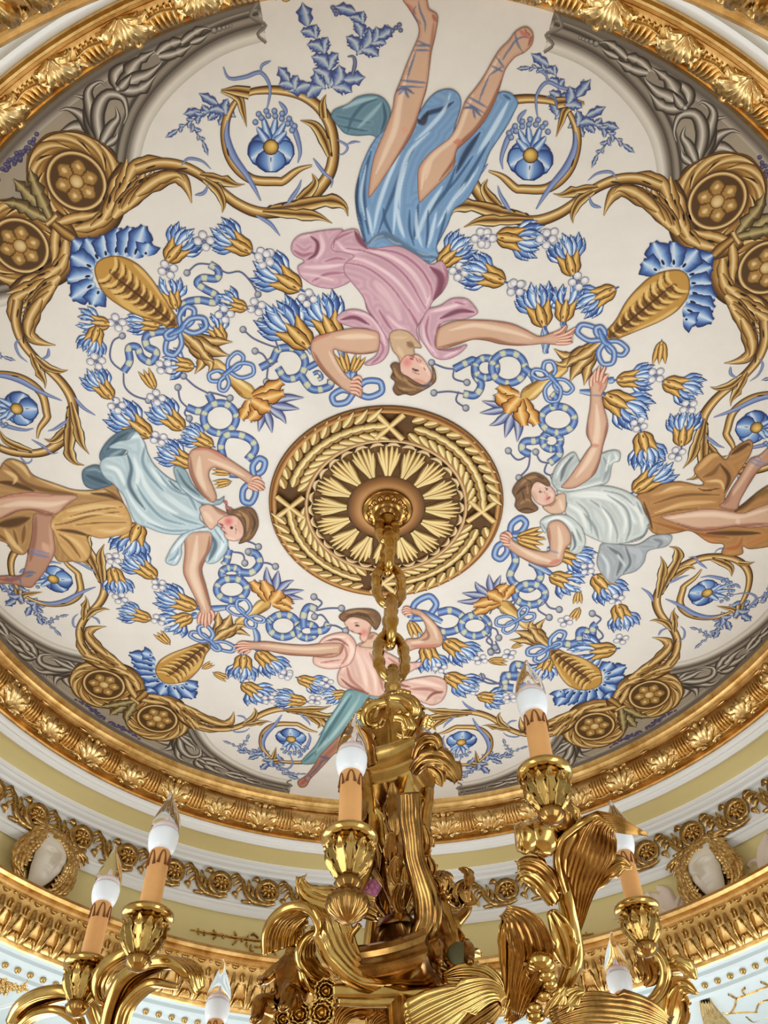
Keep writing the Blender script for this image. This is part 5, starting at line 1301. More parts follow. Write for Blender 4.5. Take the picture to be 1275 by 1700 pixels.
# upright leaves on the lower cornice
SC = prof_surf([(1.694, 1.754), (1.678, 1.756), (1.656, 1.772), (1.640, 1.80), (1.632, 1.83), (1.628, 1.852)])
NC = 167
def crown_leaf():
    mb = MB()
    Ls = SC.length
    ridge(mb, SC, [(0, .006), (0, Ls * .5), (.001, Ls * .88), (.001, Ls * .9)], (.006, .009, .010, .004), (.008, .016, .024, .010), segs=9, groove=True)
    for a in (-1, 1):
        ridge(mb, SC, [(.006 * a, .010), (.013 * a, Ls * .45), (.020 * a, Ls * .66), (.026 * a, Ls * .62)], (.003, .006, .006, .002), (.006, .014, .018, .006), segs=8)
        ridge(mb, SC, [(.010 * a, .004), (.018 * a, Ls * .18), (.026 * a, Ls * .30), (.029 * a, Ls * .22)], (.003, .006, .005, .002), (.006, .014, .014, .005), segs=7)
        ridge(mb, SC, [(.026 * a, Ls * .70), (.024 * a, Ls * .84), (.030 * a, Ls * .92)], (.003, .005, .003), (.006, .012, .006), segs=6)
    return mb.mesh('upright_leaf', MAT['gilt_dark'])
around('upright_leaf', crown_leaf(), trim_6, NC)
SC2 = prof_surf([(1.628, 1.850), (1.624, 1.860), (1.618, 1.870), (1.612, 1.876)])
def egg():
    mb = MB()
    ridge(mb, SC2, [(-.014, .012), (0, .006), (.014, .012)], (.003, .008, .003), (.004, .010, .004), segs=8)
    ball(mb, SC2(.029, .012, .003), .006, 7, 5)
    return mb.mesh('egg', MAT['gilt_dark'])
around('egg', egg(), trim_6, NC)
def bead():
    mb = MB()
    ball(mb, (1.790, 0, Z(1.728)), .0115, 9, 6)
    return mb.mesh('bead', MAT['gilt_dark'])
around('bead', bead(), trim_7, 240)

# gold twigs and blush leaves lying on the yellow frieze
def on_ring(px, py, r):
    """point of a vertical ring wall of radius r seen at this pixel"""
    D = ((px - 637.5) / FPX) * CR - ((py - 850.0) / FPX) * CU + CF
    o = np.array([0, -CD, CAMZ])
    a = D[0] ** 2 + D[1] ** 2; b = 2 * (o[0] * D[0] + o[1] * D[1]); c = o[0] ** 2 + o[1] ** 2 - r * r
    t = (-b + math.sqrt(b * b - 4 * a * c)) / (2 * a)
    return o + D * t
def ring_local(px, py, r, a0):
    q = on_ring(px, py, r)
    a = math.atan2(q[1], q[0]) - a0
    a = (a + pi) % (2 * pi) - pi
    return a * r, q[2]
def frieze_relief(name, pts_list, mat, label, cat, r=1.827):
    """pts_list: (pixels, widths in m, heights in m, groove)"""
    allp = np.vstack([p for p, *_ in pts_list])
    cc = on_ring(*allp.mean(0), r)
    a0 = math.atan2(cc[1], cc[0])
    def surf(x, s, h):
        a = a0 + x / r
        return ((r - h) * math.cos(a), (r - h) * math.sin(a), s)
    mb = MB()
    for p, w, h, g in pts_list:
        loc = np.array([ring_local(x, y, r, a0) for x, y in p])
        ridge(mb, surf, loc, w, h, segs=max(7, 4 * len(p)), groove=g)
    o = obj(name, mb.mesh(name, MAT[mat]))
    return tag(o, label, cat)
def twig(dx, flip=1):
    L = lambda s: np.array([[float(v) for v in t.split(',')] for t in s.split()]) * (1 / 6.375, 1 / 6.375) + (300, 1480)
    def T(s):
        q = L(s)
        if flip < 0: q[:, 0] = 2 * 651 - q[:, 0]; q[:, 1] += 6
        return q
    items = [(T('100,415 340,455 560,490 760,520 950,540'), (.001, .004, .005, .005, .004), .010, False), (T('780,590 900,595 980,640 1010,700'), (.004, .005, .004), .010, False), (T('820,500 770,455 740,470'), (.003, .006, .004), .012, False),
             (T('740,570 740,630 770,640'), (.003, .006, .004), .012, False)]
    for s in ('180,435 180,400', '180,435 190,460', '380,460 340,415', '380,465 340,510', '590,490 565,430', '600,510 545,570', '660,500 640,540', '700,510 710,470', '260,445 230,425', '260,450 240,470', '460,475 420,455', '460,480 440,500', '690,540 700,590', '620,500 680,500'):
        items.append((T(s), (.002, .006, .002), .010, False))
    return items
frieze_relief('gilded_twig', twig(0), 'gilt_dark', 'thin gilded leafy twig on the yellow frieze left of the chandelier', 'wall ornament')
frieze_relief('gilded_twig', twig(0, -1), 'gilt_dark', 'thin gilded leafy twig on the yellow frieze right of the chandelier', 'wall ornament')
def Q(s): return np.array([[float(v) for v in t.split(',')] for t in s.split()]) / 4.25 + (975, 1240)
frieze_relief('stucco_leaf', [(Q('640,1190 580,1100 540,1020 490,990'), (.012, .03, .03, .008), (.01, .02, .02, .008), True), (Q('560,1170 520,1090 470,1050 440,1040'), (.01, .022, .02, .006), (.008, .018, .016, .006), True),
    (Q('640,1190 660,1120 700,1060 690,1050'), (.01, .02, .014, .006), .014, True), (Q('440,1040 400,1060 360,1040'), (.008, .012, .004), .01, False), (Q('300,1180 260,1130 200,1120'), (.006, .014, .004), .01, False), (Q('280,1190 230,1190 190,1220'), (.006, .012, .004), .01, False),
    (Q('640,1150 650,1100 680,1050'), (.006, .014, .006), .016, False), (Q('440,1040 400,1110 340,1160 290,1185'), (.006, .008, .008, .006), .012, False), (Q('640,1190 560,1170 480,1100 430,1040'), (.012, .014, .012, .008), .012, False)], 'pink_white', 'blush white stucco leaf scroll left of the right hand mask', 'wall ornament')
frieze_relief('stucco_leaf', [(Q('1250,900 1240,780 1260,650 1270,620'), (.016, .026, .022, .008), (.01, .02, .018, .008), True), (Q('1240,880 1210,810 1160,820 1140,850'), (.006, .010, .010, .006), .012, False), (Q('1300,900 1290,780 1310,650'), (.016, .026, .01), .016, True)],
    'pink_white', 'blush white stucco leaf scroll at the right edge', 'wall ornament')

# gilded relief lying on the pale blue soffit
def soffit_pt(px, py, zr=1.722):
    D = ((px - 637.5) / FPX) * CR - ((py - 850.0) / FPX) * CU + CF
    q = D * (zr / D[2])
    return np.array([q[0], q[1] - CD])
def soffit_relief(name, items, mat, label, cat, zr=1.722):
    surf = lambda x, y, h: (x, y, CAMZ + zr - h)
    mb = MB()
    for p, w, h, g in items:
        ridge(mb, surf, np.array([soffit_pt(x, y, zr) for x, y in p]), w, h, segs=max(7, 4 * len(p)), groove=g)
    return tag(obj(name, mb.mesh(name, MAT[mat])), label, cat)
r_ = np.random.default_rng(11)
items = []
for k in range(110):
    t = r_.random() ** 1.5; y = r_.uniform(-1, 1)
    x0, y0 = 52 * t - 6, 1630 + 3 * t + (14 * (1 - t)) * y
    a = r_.uniform(0, 6.28)
    items.append((np.array([(x0, y0), (x0 + 5 * math.cos(a), y0 + 4 * math.sin(a)), (x0 + 9 * math.cos(a + .8), y0 + 7 * math.sin(a + .8))]), (.004, .010, .004), (.008, .018, .006), False))
soffit_relief('gilded_foliage_panel', items, 'gilt_dark', 'pointed gilded foliage panel on the pale blue soffit at the lower left', 'wall ornament', 1.728)
soffit_relief('arch_moulding', [(np.array([(-14, 1670), (12, 1664), (42, 1654), (72, 1638)]), (.016, .016, .014, .010), .016, True)], 'white', 'white arch moulding curving below the gilded foliage panel', 'moulding', 1.728)
Q7 = lambda s: np.array([[float(v) for v in t.split(',')] for t in s.split()]) / 7.286 + (1100, 1560)
soffit_relief('gilded_branch', [(Q7(s), w, .010, False) for s, w in (('1290,530 1160,580 1000,645 890,690 870,770 820,860', (.003, .005, .005, .005, .004)), ('820,860 960,850 1140,845', (.004, .005, .003)), ('980,640 960,600 990,560', (.004, .005, .003)), ('890,690 830,660 790,640', (.004, .005, .003)),
    ('1275,700 1200,720 1150,760 1120,840', (.004, .005, .005, .004)), ('1180,490 1230,510 1275,530', (.003, .005, .003)), ('1000,900 1080,960 1160,940', (.004, .007, .004)), ('1220,920 1275,900', (.004, .006)), ('720,860 780,870 820,860', (.003, .006, .004)))],
    'gilt_dark', 'thin gilded branch on the pale blue soffit at the lower right', 'wall ornament')
soffit_relief('gilded_shell', [(Q7(s), w, .022, True) for s, w in (('470,700 500,860 600,1080', (.008, .016, .03)), ('540,700 640,860 800,1080', (.008, .018, .034)), ('505,700 570,860 700,1080', (.008, .014, .02)))], 'gilt', 'reeded gilded shell on the soffit beside the gilded branch', 'wall ornament')

# plaster masks with gilded hair on the frieze
def face_mesh():
    mb = MB(); n, m = 48, 52
    G = np.zeros((n, m, 3))
    for i in range(n):
        for j in range(m):
            x = -1 + 2 * i / (n - 1); y = -1 + 2 * j / (m - 1)
            w = .62 + .22 * y - .18 * y * y + (.06 if y > .2 else 0)         # narrower chin
            px, py = x * w, y * .98
            rr = min(1.0, abs(x) ** 2.2)
            h = .55 * math.sqrt(max(0, 1 - x * x * .98)) * math.sqrt(max(0, 1 - .92 * y * y))
            h += .34 * math.exp(-((px) / .095) ** 2) * (1 if -.22 < y < .28 else math.exp(-((y - (.28 if y > 0 else -.22)) / .07) ** 2)) * (.55 + .9 * max(0, (.28 - y)) / .5)      # nose
            h -= .20 * math.exp(-((abs(px) - .27) / .14) ** 2 - ((y - .20) / .10) ** 2)    # eye sockets
            h += .12 * math.exp(-((abs(px) - .27) / .10) ** 2 - ((y - .17) / .05) ** 2)   # lids
            h += .09 * math.exp(-((abs(px) - .26) / .18) ** 2 - ((y - .34) / .05) ** 2)    # brows
            h += .13 * math.exp(-(px / .17) ** 2 - ((y + .42) / .04) ** 2) + .14 * math.exp(-(px / .14) ** 2 - ((y + .52) / .04) ** 2)   # lips
            h -= .08 * math.exp(-(px / .2) ** 2 - ((y + .47) / .025) ** 2)
            h += .07 * math.exp(-(px / .2) ** 2 - ((y + .76) / .12) ** 2)                  # chin
            h += .04 * math.exp(-((abs(px) - .38) / .16) ** 2 - ((y + .12) / .2) ** 2)      # cheeks
            G[i, j] = (px, h, py)
    mb.grid(G)
    return mb.mesh('face', MAT['face'])
def lock(mb, path, r0, r1, n=8):
    p = catmull(np.asarray(path, float), 5)
    T = np.gradient(p, axis=0); T /= np.linalg.norm(T, axis=1)[:, None]
    G = np.zeros((len(p), n, 3))
    for i in range(len(p)):
        a = np.cross(T[i], (0, 1, 0)); a /= np.linalg.norm(a) + 1e-9
        b = np.cross(T[i], a)
        t = i / (len(p) - 1)
        r = (r0 * (1 - t) + r1 * t) * (1 + .18 * math.sin(i * 1.9))
        for j in range(n):
            G[i, j] = p[i] + r * (math.cos(2 * pi * j / n) * a + math.sin(2 * pi * j / n) * b)
    mb.grid(G, cv=True)
FACE = face_mesh()
def mask(px, py, label, lean, sgn):
    q = on_ring(px, py, 1.80)
    a = math.atan2(q[1], q[0])
    t = empty('plaster_mask', tuple(q))
    t.rotation_euler = (0, 0, a + pi / 2)
    tag(t, label, 'mask', 'plaster masks on the frieze')
    S = .098
    f = obj('face', FACE, t, (0, .026, 0), (math.radians(-4), lean, math.radians(14 * sgn)), (S * 1.04, S * 1.0, S * 1.04))
    f['label'] = 'ivory plaster face'
    f.data.update()
    r = np.random.default_rng(7)
    # gilded cap behind the face
    mb = MB(); G = np.zeros((14, 18, 3))
    for i in range(14):
        for j in range(18):
            u = pi * i / 13; v = 2 * pi * j / 18
            G[i, j] = (S * 1.22 * math.sin(u) * math.cos(v), S * .22 * math.cos(u) * 1.2 + .004, S * (1.26 if math.sin(v) > 0 else .98) * math.sin(u) * math.sin(v) + .012)
    mb.grid(G, cv=True)
    obj('hair_cap', mb.mesh('hair_cap', MAT['gilt_dark']), t, (0, -.014, 0), (0, lean, 0))
    for s in (1, -1):                             # wavy locks parted on the brow and falling beside the cheeks
        for k in range(7):
            rf = .70 + .085 * k
            pts = []
            for tt in np.linspace(0, 1, 10):
                ang = math.radians(94 - (128 + 7 * k) * tt)
                wv = 1 + .055 * math.sin(tt * 16 + k * 1.7)
                pts.append((S * rf * wv * 1.02 * math.cos(ang) * s, S * (.50 - .052 * k + .10 * math.sin(pi * tt) + .03 * math.sin(tt * 13 + k)), S * (rf * wv * 1.16 * math.sin(ang) + .10)))
            mb = MB(); lock(mb, pts, .0125, .0075)
            obj('hair_lock', mb.mesh('hair_lock', MAT['gilt'] if k % 2 else MAT['gilt_dark']), t, None, (0, lean, 0))
    for s in (1, -1):                             # wing shaped leaves of the headdress
        mb = MB()
        for kx in range(3):
            lock(mb, [(S * .45 * s, S * .28, S * (.95 + .1 * kx)), (S * (.85 + .1 * kx) * s, S * .38, S * (1.05 + .08 * kx)), (S * (1.25 + .08 * kx) * s, S * .22, S * (.82 + .20 * kx))], .014, .004)
        obj('headdress_wing', mb.mesh('headdress_wing', MAT['gilt_dark']), t, None, (0, lean, 0))
    mb = MB()
    ball(mb, (0, S * .42, S * 1.12), .020, 10, 7); ball(mb, (.026, S * .36, S * 1.08), .014, 8, 6); ball(mb, (-.026, S * .36, S * 1.08), .014, 8, 6)
    obj('headdress_knot', mb.mesh('headdress_knot', MAT['gilt']), t, None, (0, lean, 0))
    return t
mask(68, 1440, 'ivory plaster mask with gilded wavy hair above the left candles', math.radians(-14), 1)
mask(1184, 1458, 'ivory plaster mask with gilded wavy hair beside the blush stucco leaf', math.radians(10), -1)

# ------------------------------------------------------------------ medallion round the chandelier hook
med = empty('ceiling_medallion', (0, 0, CZ))
tag(med, 'round gold laurel wreath medallion with acanthus rosette in the ceiling centre', 'medallion')
def ringpaint(r0, r1, cols, z0, z1, name, n=96):
    mb = MB(); m = len(cols)
    rr = np.linspace(r0, r1, m); zz = np.array(z0) if hasattr(z0, '__len__') else np.linspace(z0, z1, m)
    G = np.zeros((n, m, 3)); C = np.zeros((n, m, 3))
    for j in range(m):
        for i in range(n):
            a = 2 * pi * i / n
            G[i, j] = (rr[j] * math.cos(a), rr[j] * math.sin(a), zz[j]); C[i, j] = lin(cols[j]) * PGAIN
    mb.grid(G, C, cu=True)
    return obj(name, mb.mesh(name, MAT['paint']), med)
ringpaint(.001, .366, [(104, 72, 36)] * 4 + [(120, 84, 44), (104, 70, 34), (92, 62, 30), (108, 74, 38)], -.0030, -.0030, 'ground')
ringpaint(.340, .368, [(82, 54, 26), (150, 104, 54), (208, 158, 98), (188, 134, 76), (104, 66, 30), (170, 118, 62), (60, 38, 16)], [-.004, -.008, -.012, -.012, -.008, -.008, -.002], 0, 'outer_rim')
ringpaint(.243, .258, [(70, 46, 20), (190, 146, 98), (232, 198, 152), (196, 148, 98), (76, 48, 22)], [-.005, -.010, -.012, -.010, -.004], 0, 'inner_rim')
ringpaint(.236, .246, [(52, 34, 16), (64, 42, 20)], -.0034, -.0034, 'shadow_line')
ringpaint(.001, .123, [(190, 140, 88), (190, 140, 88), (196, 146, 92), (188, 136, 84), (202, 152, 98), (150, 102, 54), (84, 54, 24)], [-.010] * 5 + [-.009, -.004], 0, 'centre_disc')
class Relief(Paint):
    def bandd(s, path, w, cols, dome, **k):
        n0 = len(s.V)
        s.band(path, w, cols, **k)
        m = len(cols); V = s.V[n0:]; N = len(V) // m
        for i in range(N):
            for j in range(m):
                u = -1 + 2 * j / (m - 1); t = i / (N - 1)
                x, y, z = V[i * m + j]
                s.V[n0 + i * m + j] = (x, y, z - dome * math.sqrt(max(0, 1 - u * u)) * math.sin(pi * min(1, .15 + .85 * t)) ** .5 if t < .999 else z)
def laurel():
    p = Relief(IDN, 0)
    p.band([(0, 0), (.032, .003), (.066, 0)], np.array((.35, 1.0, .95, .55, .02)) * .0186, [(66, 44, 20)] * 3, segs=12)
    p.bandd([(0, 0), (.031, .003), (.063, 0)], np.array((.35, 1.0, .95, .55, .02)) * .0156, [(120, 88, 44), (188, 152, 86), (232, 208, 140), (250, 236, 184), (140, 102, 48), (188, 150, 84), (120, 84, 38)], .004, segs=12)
    return p.mesh('laurel_leaf')
LAUREL = laurel()
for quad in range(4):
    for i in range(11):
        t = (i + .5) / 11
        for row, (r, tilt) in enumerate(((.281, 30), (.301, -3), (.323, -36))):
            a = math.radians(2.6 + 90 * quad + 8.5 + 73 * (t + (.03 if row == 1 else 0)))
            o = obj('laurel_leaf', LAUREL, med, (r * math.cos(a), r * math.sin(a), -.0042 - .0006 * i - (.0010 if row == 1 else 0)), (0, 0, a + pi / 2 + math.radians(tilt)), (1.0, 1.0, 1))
def cross():
    p = Relief(IDN, 0)
    for s in (1, -1):
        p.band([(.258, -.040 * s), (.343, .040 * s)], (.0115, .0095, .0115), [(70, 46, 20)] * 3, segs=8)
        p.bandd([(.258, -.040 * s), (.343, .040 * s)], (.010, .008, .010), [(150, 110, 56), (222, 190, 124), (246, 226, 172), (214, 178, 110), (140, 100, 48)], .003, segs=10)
    return p.mesh('crossed_ribbon')
CROSS = cross()
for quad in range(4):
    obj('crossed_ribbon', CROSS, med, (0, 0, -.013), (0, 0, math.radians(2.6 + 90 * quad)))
def rose_leaf():
    p = Relief(IDN, 0)
    dk = (64, 42, 18)
    p.fill([(.122, -.020), (.15, -.028), (.18, -.036), (.205, -.040), (.225, -.034), (.232, -.020), (.238, 0), (.232, .020), (.225, .034), (.205, .040), (.18, .036), (.15, .028), (.122, .020)], (98, 68, 32), step=.012, smooth=False)
    C1 = [(96, 66, 30), (190, 152, 84), (248, 230, 172), (214, 178, 108), (110, 76, 34)]
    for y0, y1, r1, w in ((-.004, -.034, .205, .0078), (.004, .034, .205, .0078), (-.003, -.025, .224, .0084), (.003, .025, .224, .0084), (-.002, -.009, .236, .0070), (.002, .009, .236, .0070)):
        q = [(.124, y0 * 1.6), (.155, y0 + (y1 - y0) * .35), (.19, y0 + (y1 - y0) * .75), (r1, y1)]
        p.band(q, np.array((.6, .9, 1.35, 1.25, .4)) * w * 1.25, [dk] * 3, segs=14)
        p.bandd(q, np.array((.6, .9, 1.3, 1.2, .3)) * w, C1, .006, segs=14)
    return p.mesh('acanthus_leaf')
ROSE = rose_leaf()
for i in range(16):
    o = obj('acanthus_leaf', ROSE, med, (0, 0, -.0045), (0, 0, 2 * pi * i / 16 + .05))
def scallop():
    p = Relief(IDN, 0)
    p.bandd([(.229, -.022), (.237, -.010), (.239, .006), (.232, .020)], np.array((.2, 1, 1, .2)) * .0074, [(110, 78, 38), (246, 226, 184), (214, 178, 120), (90, 60, 26)], .004, segs=10)
    return p.mesh('scalloped_tip')
SCAL = scallop()
for i in range(30):
    obj('scalloped_tip', SCAL, med, (0, 0, -.0085), (0, 0, 2 * pi * i / 30))
# ------------------------------------------------------------------ chandelier
chand = empty('chandelier', (0, 0, CZ))
tag(chand, 'ornate gilt bronze chandelier with candle bulbs hanging from a heavy link chain', 'chandelier')
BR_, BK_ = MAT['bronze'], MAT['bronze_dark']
CO = np.array([0, 0, CZ])
def cobj(name, mb, mat=None, parent=None, lab=None, smooth=True):
    """a chandelier part built in world coordinates"""
    V = np.asarray(mb.V, float)
    base = CO if parent is None else CO
    me = mesh_of(name, V - base, mb.F, mat or BR_, smooth)
    o = obj(name, me, parent or chand)
    if lab: o['label'] = lab
    return o
def D3(s):
    """'x,y,depth ...' -> points in the room at those pixels and distances along the view"""
    return np.array([at_depth(*[float(v) for v in t.split(',')]) for t in s.split()])
def unit(v):
    v = np.asarray(v, float)
    return v / (np.linalg.norm(v) + 1e-12)

def frames(p, side=None):
    T = np.gradient(p, axis=0); T /= np.linalg.norm(T, axis=1)[:, None] + 1e-12
    A = np.zeros_like(p); B = np.zeros_like(p)
    if side is None:
        a = np.cross(T[0], (0, 0, 1.0))
        if np.linalg.norm(a) < .05: a = np.cross(T[0], (1.0, 0, 0))
        a = unit(a)
        for i in range(len(p)):
            a = unit(a - T[i] * (a @ T[i]))
            A[i] = a; B[i] = np.cross(T[i], a)
    else:
        s = unit(side)
        for i in range(len(p)):
            a = s - T[i] * (s @ T[i])
            A[i] = unit(a); B[i] = np.cross(T[i], A[i])
    return T, A, B
def prof_w(w, n):
    return np.interp(np.linspace(0, 1, n), np.linspace(0, 1, len(w)), w) if hasattr(w, '__len__') else np.full(n, float(w))
def tube(mb, pts, r, n=10, segs=None, flat=1.0, side=None):
    p = catmull(pts, 6) if len(pts) > 2 else np.asarray(pts, float)
    p = resample(p, n=segs or max(6, len(pts) * 5))
    R = prof_w(r, len(p))
    T, A, B = frames(p, side)
    a = np.linspace(0, 2 * pi, n, endpoint=False)
    G = p[:, None, :] + R[:, None, None] * (np.cos(a)[None, :, None] * A[:, None, :] + flat * np.sin(a)[None, :, None] * B[:, None, :])
    mb.grid(G, cv=True)
    for e, i in ((0, 0), (1, len(p) - 1)):
        b = len(mb.V); mb.V.append(tuple(p[i])); k0 = b - 1 - n if e else b - n * len(p)
        mb.F += [(b, k0 + (j + 1) % n, k0 + j) if e == 0 else (b, k0 + j, k0 + (j + 1) % n) for j in range(n)]
def strap(mb, pts, w, th, flutes=3, side=None, segs=None, depth=.28):
    """fluted scroll band: half width w, half thickness th, grooves along both faces"""
    p = catmull(pts, 7) if len(pts) > 2 else np.asarray(pts, float)
    p = resample(p, n=segs or max(12, len(pts) * 7))
    W = prof_w(w, len(p)); H_ = prof_w(th, len(p))
    T, A, B = frames(p, side)
    m = flutes * 4 + 1
    u = np.linspace(-1, 1, m)
    top = 1 - depth * (.5 - .5 * np.cos(u * pi * flutes + pi * (flutes % 2)))
    top[0] = top[-1] = .55
    sec = [(a, b) for a, b in zip(u, top)] + [(a, -b) for a, b in zip(u[::-1], top[::-1])]
    G = np.array([[p[i] + A[i] * W[i] * a + B[i] * H_[i] * b for a, b in sec] for i in range(len(p))])
    mb.grid(G, cv=True)
    n = len(sec)
    for i in (0, len(p) - 1):
        b = len(mb.V); mb.V.append(tuple(p[i]))
        k0 = (b - n * len(p)) if i == 0 else (b - 1 - n)
        mb.F += [(b, k0 + j, k0 + (j + 1) % n) for j in range(n)]
def lathe3(mb, axis_xyz, prof, n=24, lob=0, amp=0.0):
    x0, y0, z0 = axis_xyz
    pr = np.asarray(prof, float)
    a = np.linspace(0, 2 * pi, n, endpoint=False)
    G = np.zeros((n, len(pr), 3))
    f = 1 + (amp * np.cos(a * lob) if lob else 0 * a)
    G[:, :, 0] = x0 + np.cos(a)[:, None] * pr[:, 0] * f[:, None]
    G[:, :, 1] = y0 + np.sin(a)[:, None] * pr[:, 0] * f[:, None]
    G[:, :, 2] = z0 + pr[:, 1]
    mb.grid(G, cu=True)
def acanthus(mb, pts, w, up, lobes=4, amp=.32, cup=.25, rib=.10, th=.006, nv=9, segs=None, prof=(.35, .8, 1.0, .95, .7, .12), nr=3):
    """a bronze leaf along a 3-D midrib: lobed edges, fluted surface, real thickness; up = which way its face looks"""
    p = catmull(pts, 7)
    N = segs or max(18, lobes * 7)
    p = resample(p, n=N)
    T = np.gradient(p, axis=0); T /= np.linalg.norm(T, axis=1)[:, None]
    t = np.linspace(0, 1, N)
    W = np.interp(t, np.linspace(0, 1, len(prof)), prof) * w
    ph = (t * lobes) % 1.0
    tooth = np.where(ph < .75, 1 - .35 * ph, .74 - 1.6 * (ph - .75))
    side0 = np.cross(T[0], up)
    u = np.linspace(-1, 1, nv)
    F1 = np.zeros((N, nv, 3)); NN = np.zeros((N, nv, 3))
    s_prev = None
    for i in range(N):
        s = np.cross(T[i], up)
        if np.linalg.norm(s) < .15 and s_prev is not None: s = s_prev
        s = unit(s)
        if s_prev is not None:
            if s @ s_prev < 0: s = -s
            s = unit(.5 * s + .5 * s_prev)
        s_prev = s
        nrm = unit(np.cross(s, T[i]))
        for j, v in enumerate(u):
            e = 1 - amp * (1 - tooth[i]) * abs(v) ** 2 * 2.2
            h = cup * abs(v) ** 2 * W[i] + rib * W[i] * math.cos(v * pi * nr) * (1 - .5 * abs(v))
            fw = T[i] * W[i] * .35 * abs(v) ** 2
            F1[i, j] = p[i] + s * v * W[i] * e + nrm * h + fw
            NN[i, j] = nrm
    Bk = F1 - NN * th * (1 - .6 * (np.abs(u)[None, :, None]))
    b0 = len(mb.V)
    mb.grid(F1); b1 = len(mb.V); mb.grid(Bk[:, ::-1])
    idx = lambda i, j: b0 + i * nv + j
    idb = lambda i, j: b1 + i * nv + (nv - 1 - j)
    for i in range(N - 1):
        mb.F.append((idx(i, 0), idb(i, 0), idb(i + 1, 0), idx(i + 1, 0)))
        mb.F.append((idx(i, nv - 1), idx(i + 1, nv - 1), idb(i + 1, nv - 1), idb(i, nv - 1)))
    for j in range(nv - 1):
        mb.F.append((idx(0, j), idx(0, j + 1), idb(0, j + 1), idb(0, j)))
        mb.F.append((idx(N - 1, j), idb(N - 1, j), idb(N - 1, j + 1), idx(N - 1, j + 1)))

AX, AY = .012, -.005           # the vertical axis of the chandelier
def ax(z): return (AX, AY, CAMZ + z)

# --- hook cap on the ceiling and stem
mb = MB()
lathe3(mb, (AX * .3, 0, CZ), [(.0, -.014), (.078, -.012), (.080, -.018), (.074, -.026), (.066, -.024), (.062, -.030), (.052, -.036), (.040, -.034), (.036, -.046), (.026, -.052), (.018, -.062), (.0, -.064)], 48)
cobj('ceiling_cap', mb, BK_)
mb = MB(); ball(mb, (0, 0, 0), .0105, 8, 6, (1, 1, .8))
bm_ = mb.mesh('cap_bead', BK_)
for i in range(16):
    a = 2 * pi * i / 16
    obj('cap_bead', bm_, chand, (AX * .3 + .056 * math.cos(a), .056 * math.sin(a), -.030))
mb = MB()
lathe3(mb, (AX * .3, 0, CZ), [(.016, -.05), (.024, -.058), (.024, -.070), (.015, -.080), (.013, -.110), (.019, -.118), (.019, -.128), (.010, -.136), (0, -.138)], 20)
cobj('stem', mb, BR_)

# --- chain
def link_mesh(L, W, r, ornate):
    mb = MB()
    n = 40
    a = np.linspace(0, 2 * pi, n, endpoint=False)
    pts = []
    for x in a:
        c, s = math.cos(x), math.sin(x)
        pts.append((W * np.sign(c) * abs(c) ** .75, 0, L * np.sign(s) * abs(s) ** .9))
    p = np.array(pts + pts[:1])
    p = p[:-1]
    T = np.roll(p, -1, 0) - np.roll(p, 1, 0); T /= np.linalg.norm(T, axis=1)[:, None]
    m = 10; G = np.zeros((n, m, 3))
    for i in range(n):
        B = np.array([0, 1.0, 0]); A = np.cross(T[i], B)
        s = abs(math.sin(a[i]))
        rr = r * (1 + (.55 * math.exp(-(abs(abs(p[i][2]) - L * .42) / (L * .10)) ** 2) + .35 * math.exp(-(p[i][2] / (L * .10)) ** 2)) * (1 if ornate else .4))
        for j in range(m):
            t = 2 * pi * j / m
            G[i, j] = p[i] + rr * (math.cos(t) * A + 1.15 * math.sin(t) * B)
    mb.grid(G, cu=True, cv=True)
    return mb
links = [(2.375, .062, .025, .35), (2.265, .085, .036, 1.75), (2.115, .085, .036, .25), (1.965, .085, .036, 1.70), (1.830, .080, .036, .35), (1.725, .055, .024, 1.7)]
for z, L, W, rot in links:
    lm = link_mesh(L, W, .0122, True)
    me = mesh_of('chain_link', lm.V, lm.F, BR_)
    o = obj('chain_link', me, chand, (AX * (2.5 - z) / 1.0, AY, CAMZ + z - CZ), (0, 0, rot))
    mbc = MB()
    for s in (1, -1):
        for k in range(5):
            ball(mbc, (s * W, (k % 2 - .5) * .008, (k - 2) * L * .16), .0085, 7, 5)
        lathe3(mbc, (0, 0, s * L * .99), [(0, -.012), (.013, -.011), (.015, 0), (.013, .011), (0, .012)], 8)
    obj('link_ornament', mesh_of('link_ornament', mbc.V, mbc.F, BK_), o)

# --- knop and leaf crown on top of the body
mb = MB()
lathe3(mb, ax(1.66), [(0, .03), (.018, .028), (.034, .018), (.046, 0), (.048, -.014), (.036, -.026), (.022, -.034), (.026, -.046), (.038, -.058), (.036, -.07), (.022, -.08), (.018, -.12), (.0, -.125)], 24, 8, .04)
cobj('knop', mb)
for i in range(4):
    a = math.radians(20 + 90 * i)
    d = np.array([math.cos(a), math.sin(a), 0]); s = np.array([-d[1], d[0], 0]); c = np.array(ax(1.62))
    mb = MB()
    q = [c + d * (.040 + .030 * math.sin(t * 1.0) * 1 - .018 * (t / 9)) * 1 + d * .016 * math.cos(t) + np.array([0, 0, .016 * math.sin(t) + .01]) for t in np.linspace(-2, 5.5, 16)]
    strap(mb, q, (.016, .018, .014, .010), .005, 2, side=s)
    cobj('knop_scroll', mb)
for i in range(8):
    a = math.radians(10 + 45 * i)
    d = np.array([math.cos(a), math.sin(a), 0]); c = np.array(ax(0))
    mb = MB()
    big = 1.0 if i % 2 == 0 else .86
    acanthus(mb, [c + d * .040 + (0, 0, 1.485), c + d * .050 + (0, 0, 1.53), c + d * .058 + (0, 0, 1.58), c + d * .074 * big + (0, 0, 1.618), c + d * .094 * big + (0, 0, 1.612)], .032, d + np.array([0, 0, -.3]), 2, .15, .1, .10, prof=(.7, .8, .9, 1.0, .9, .4))
    cobj('crown_leaf', mb, BK_ if i % 2 else BR_)
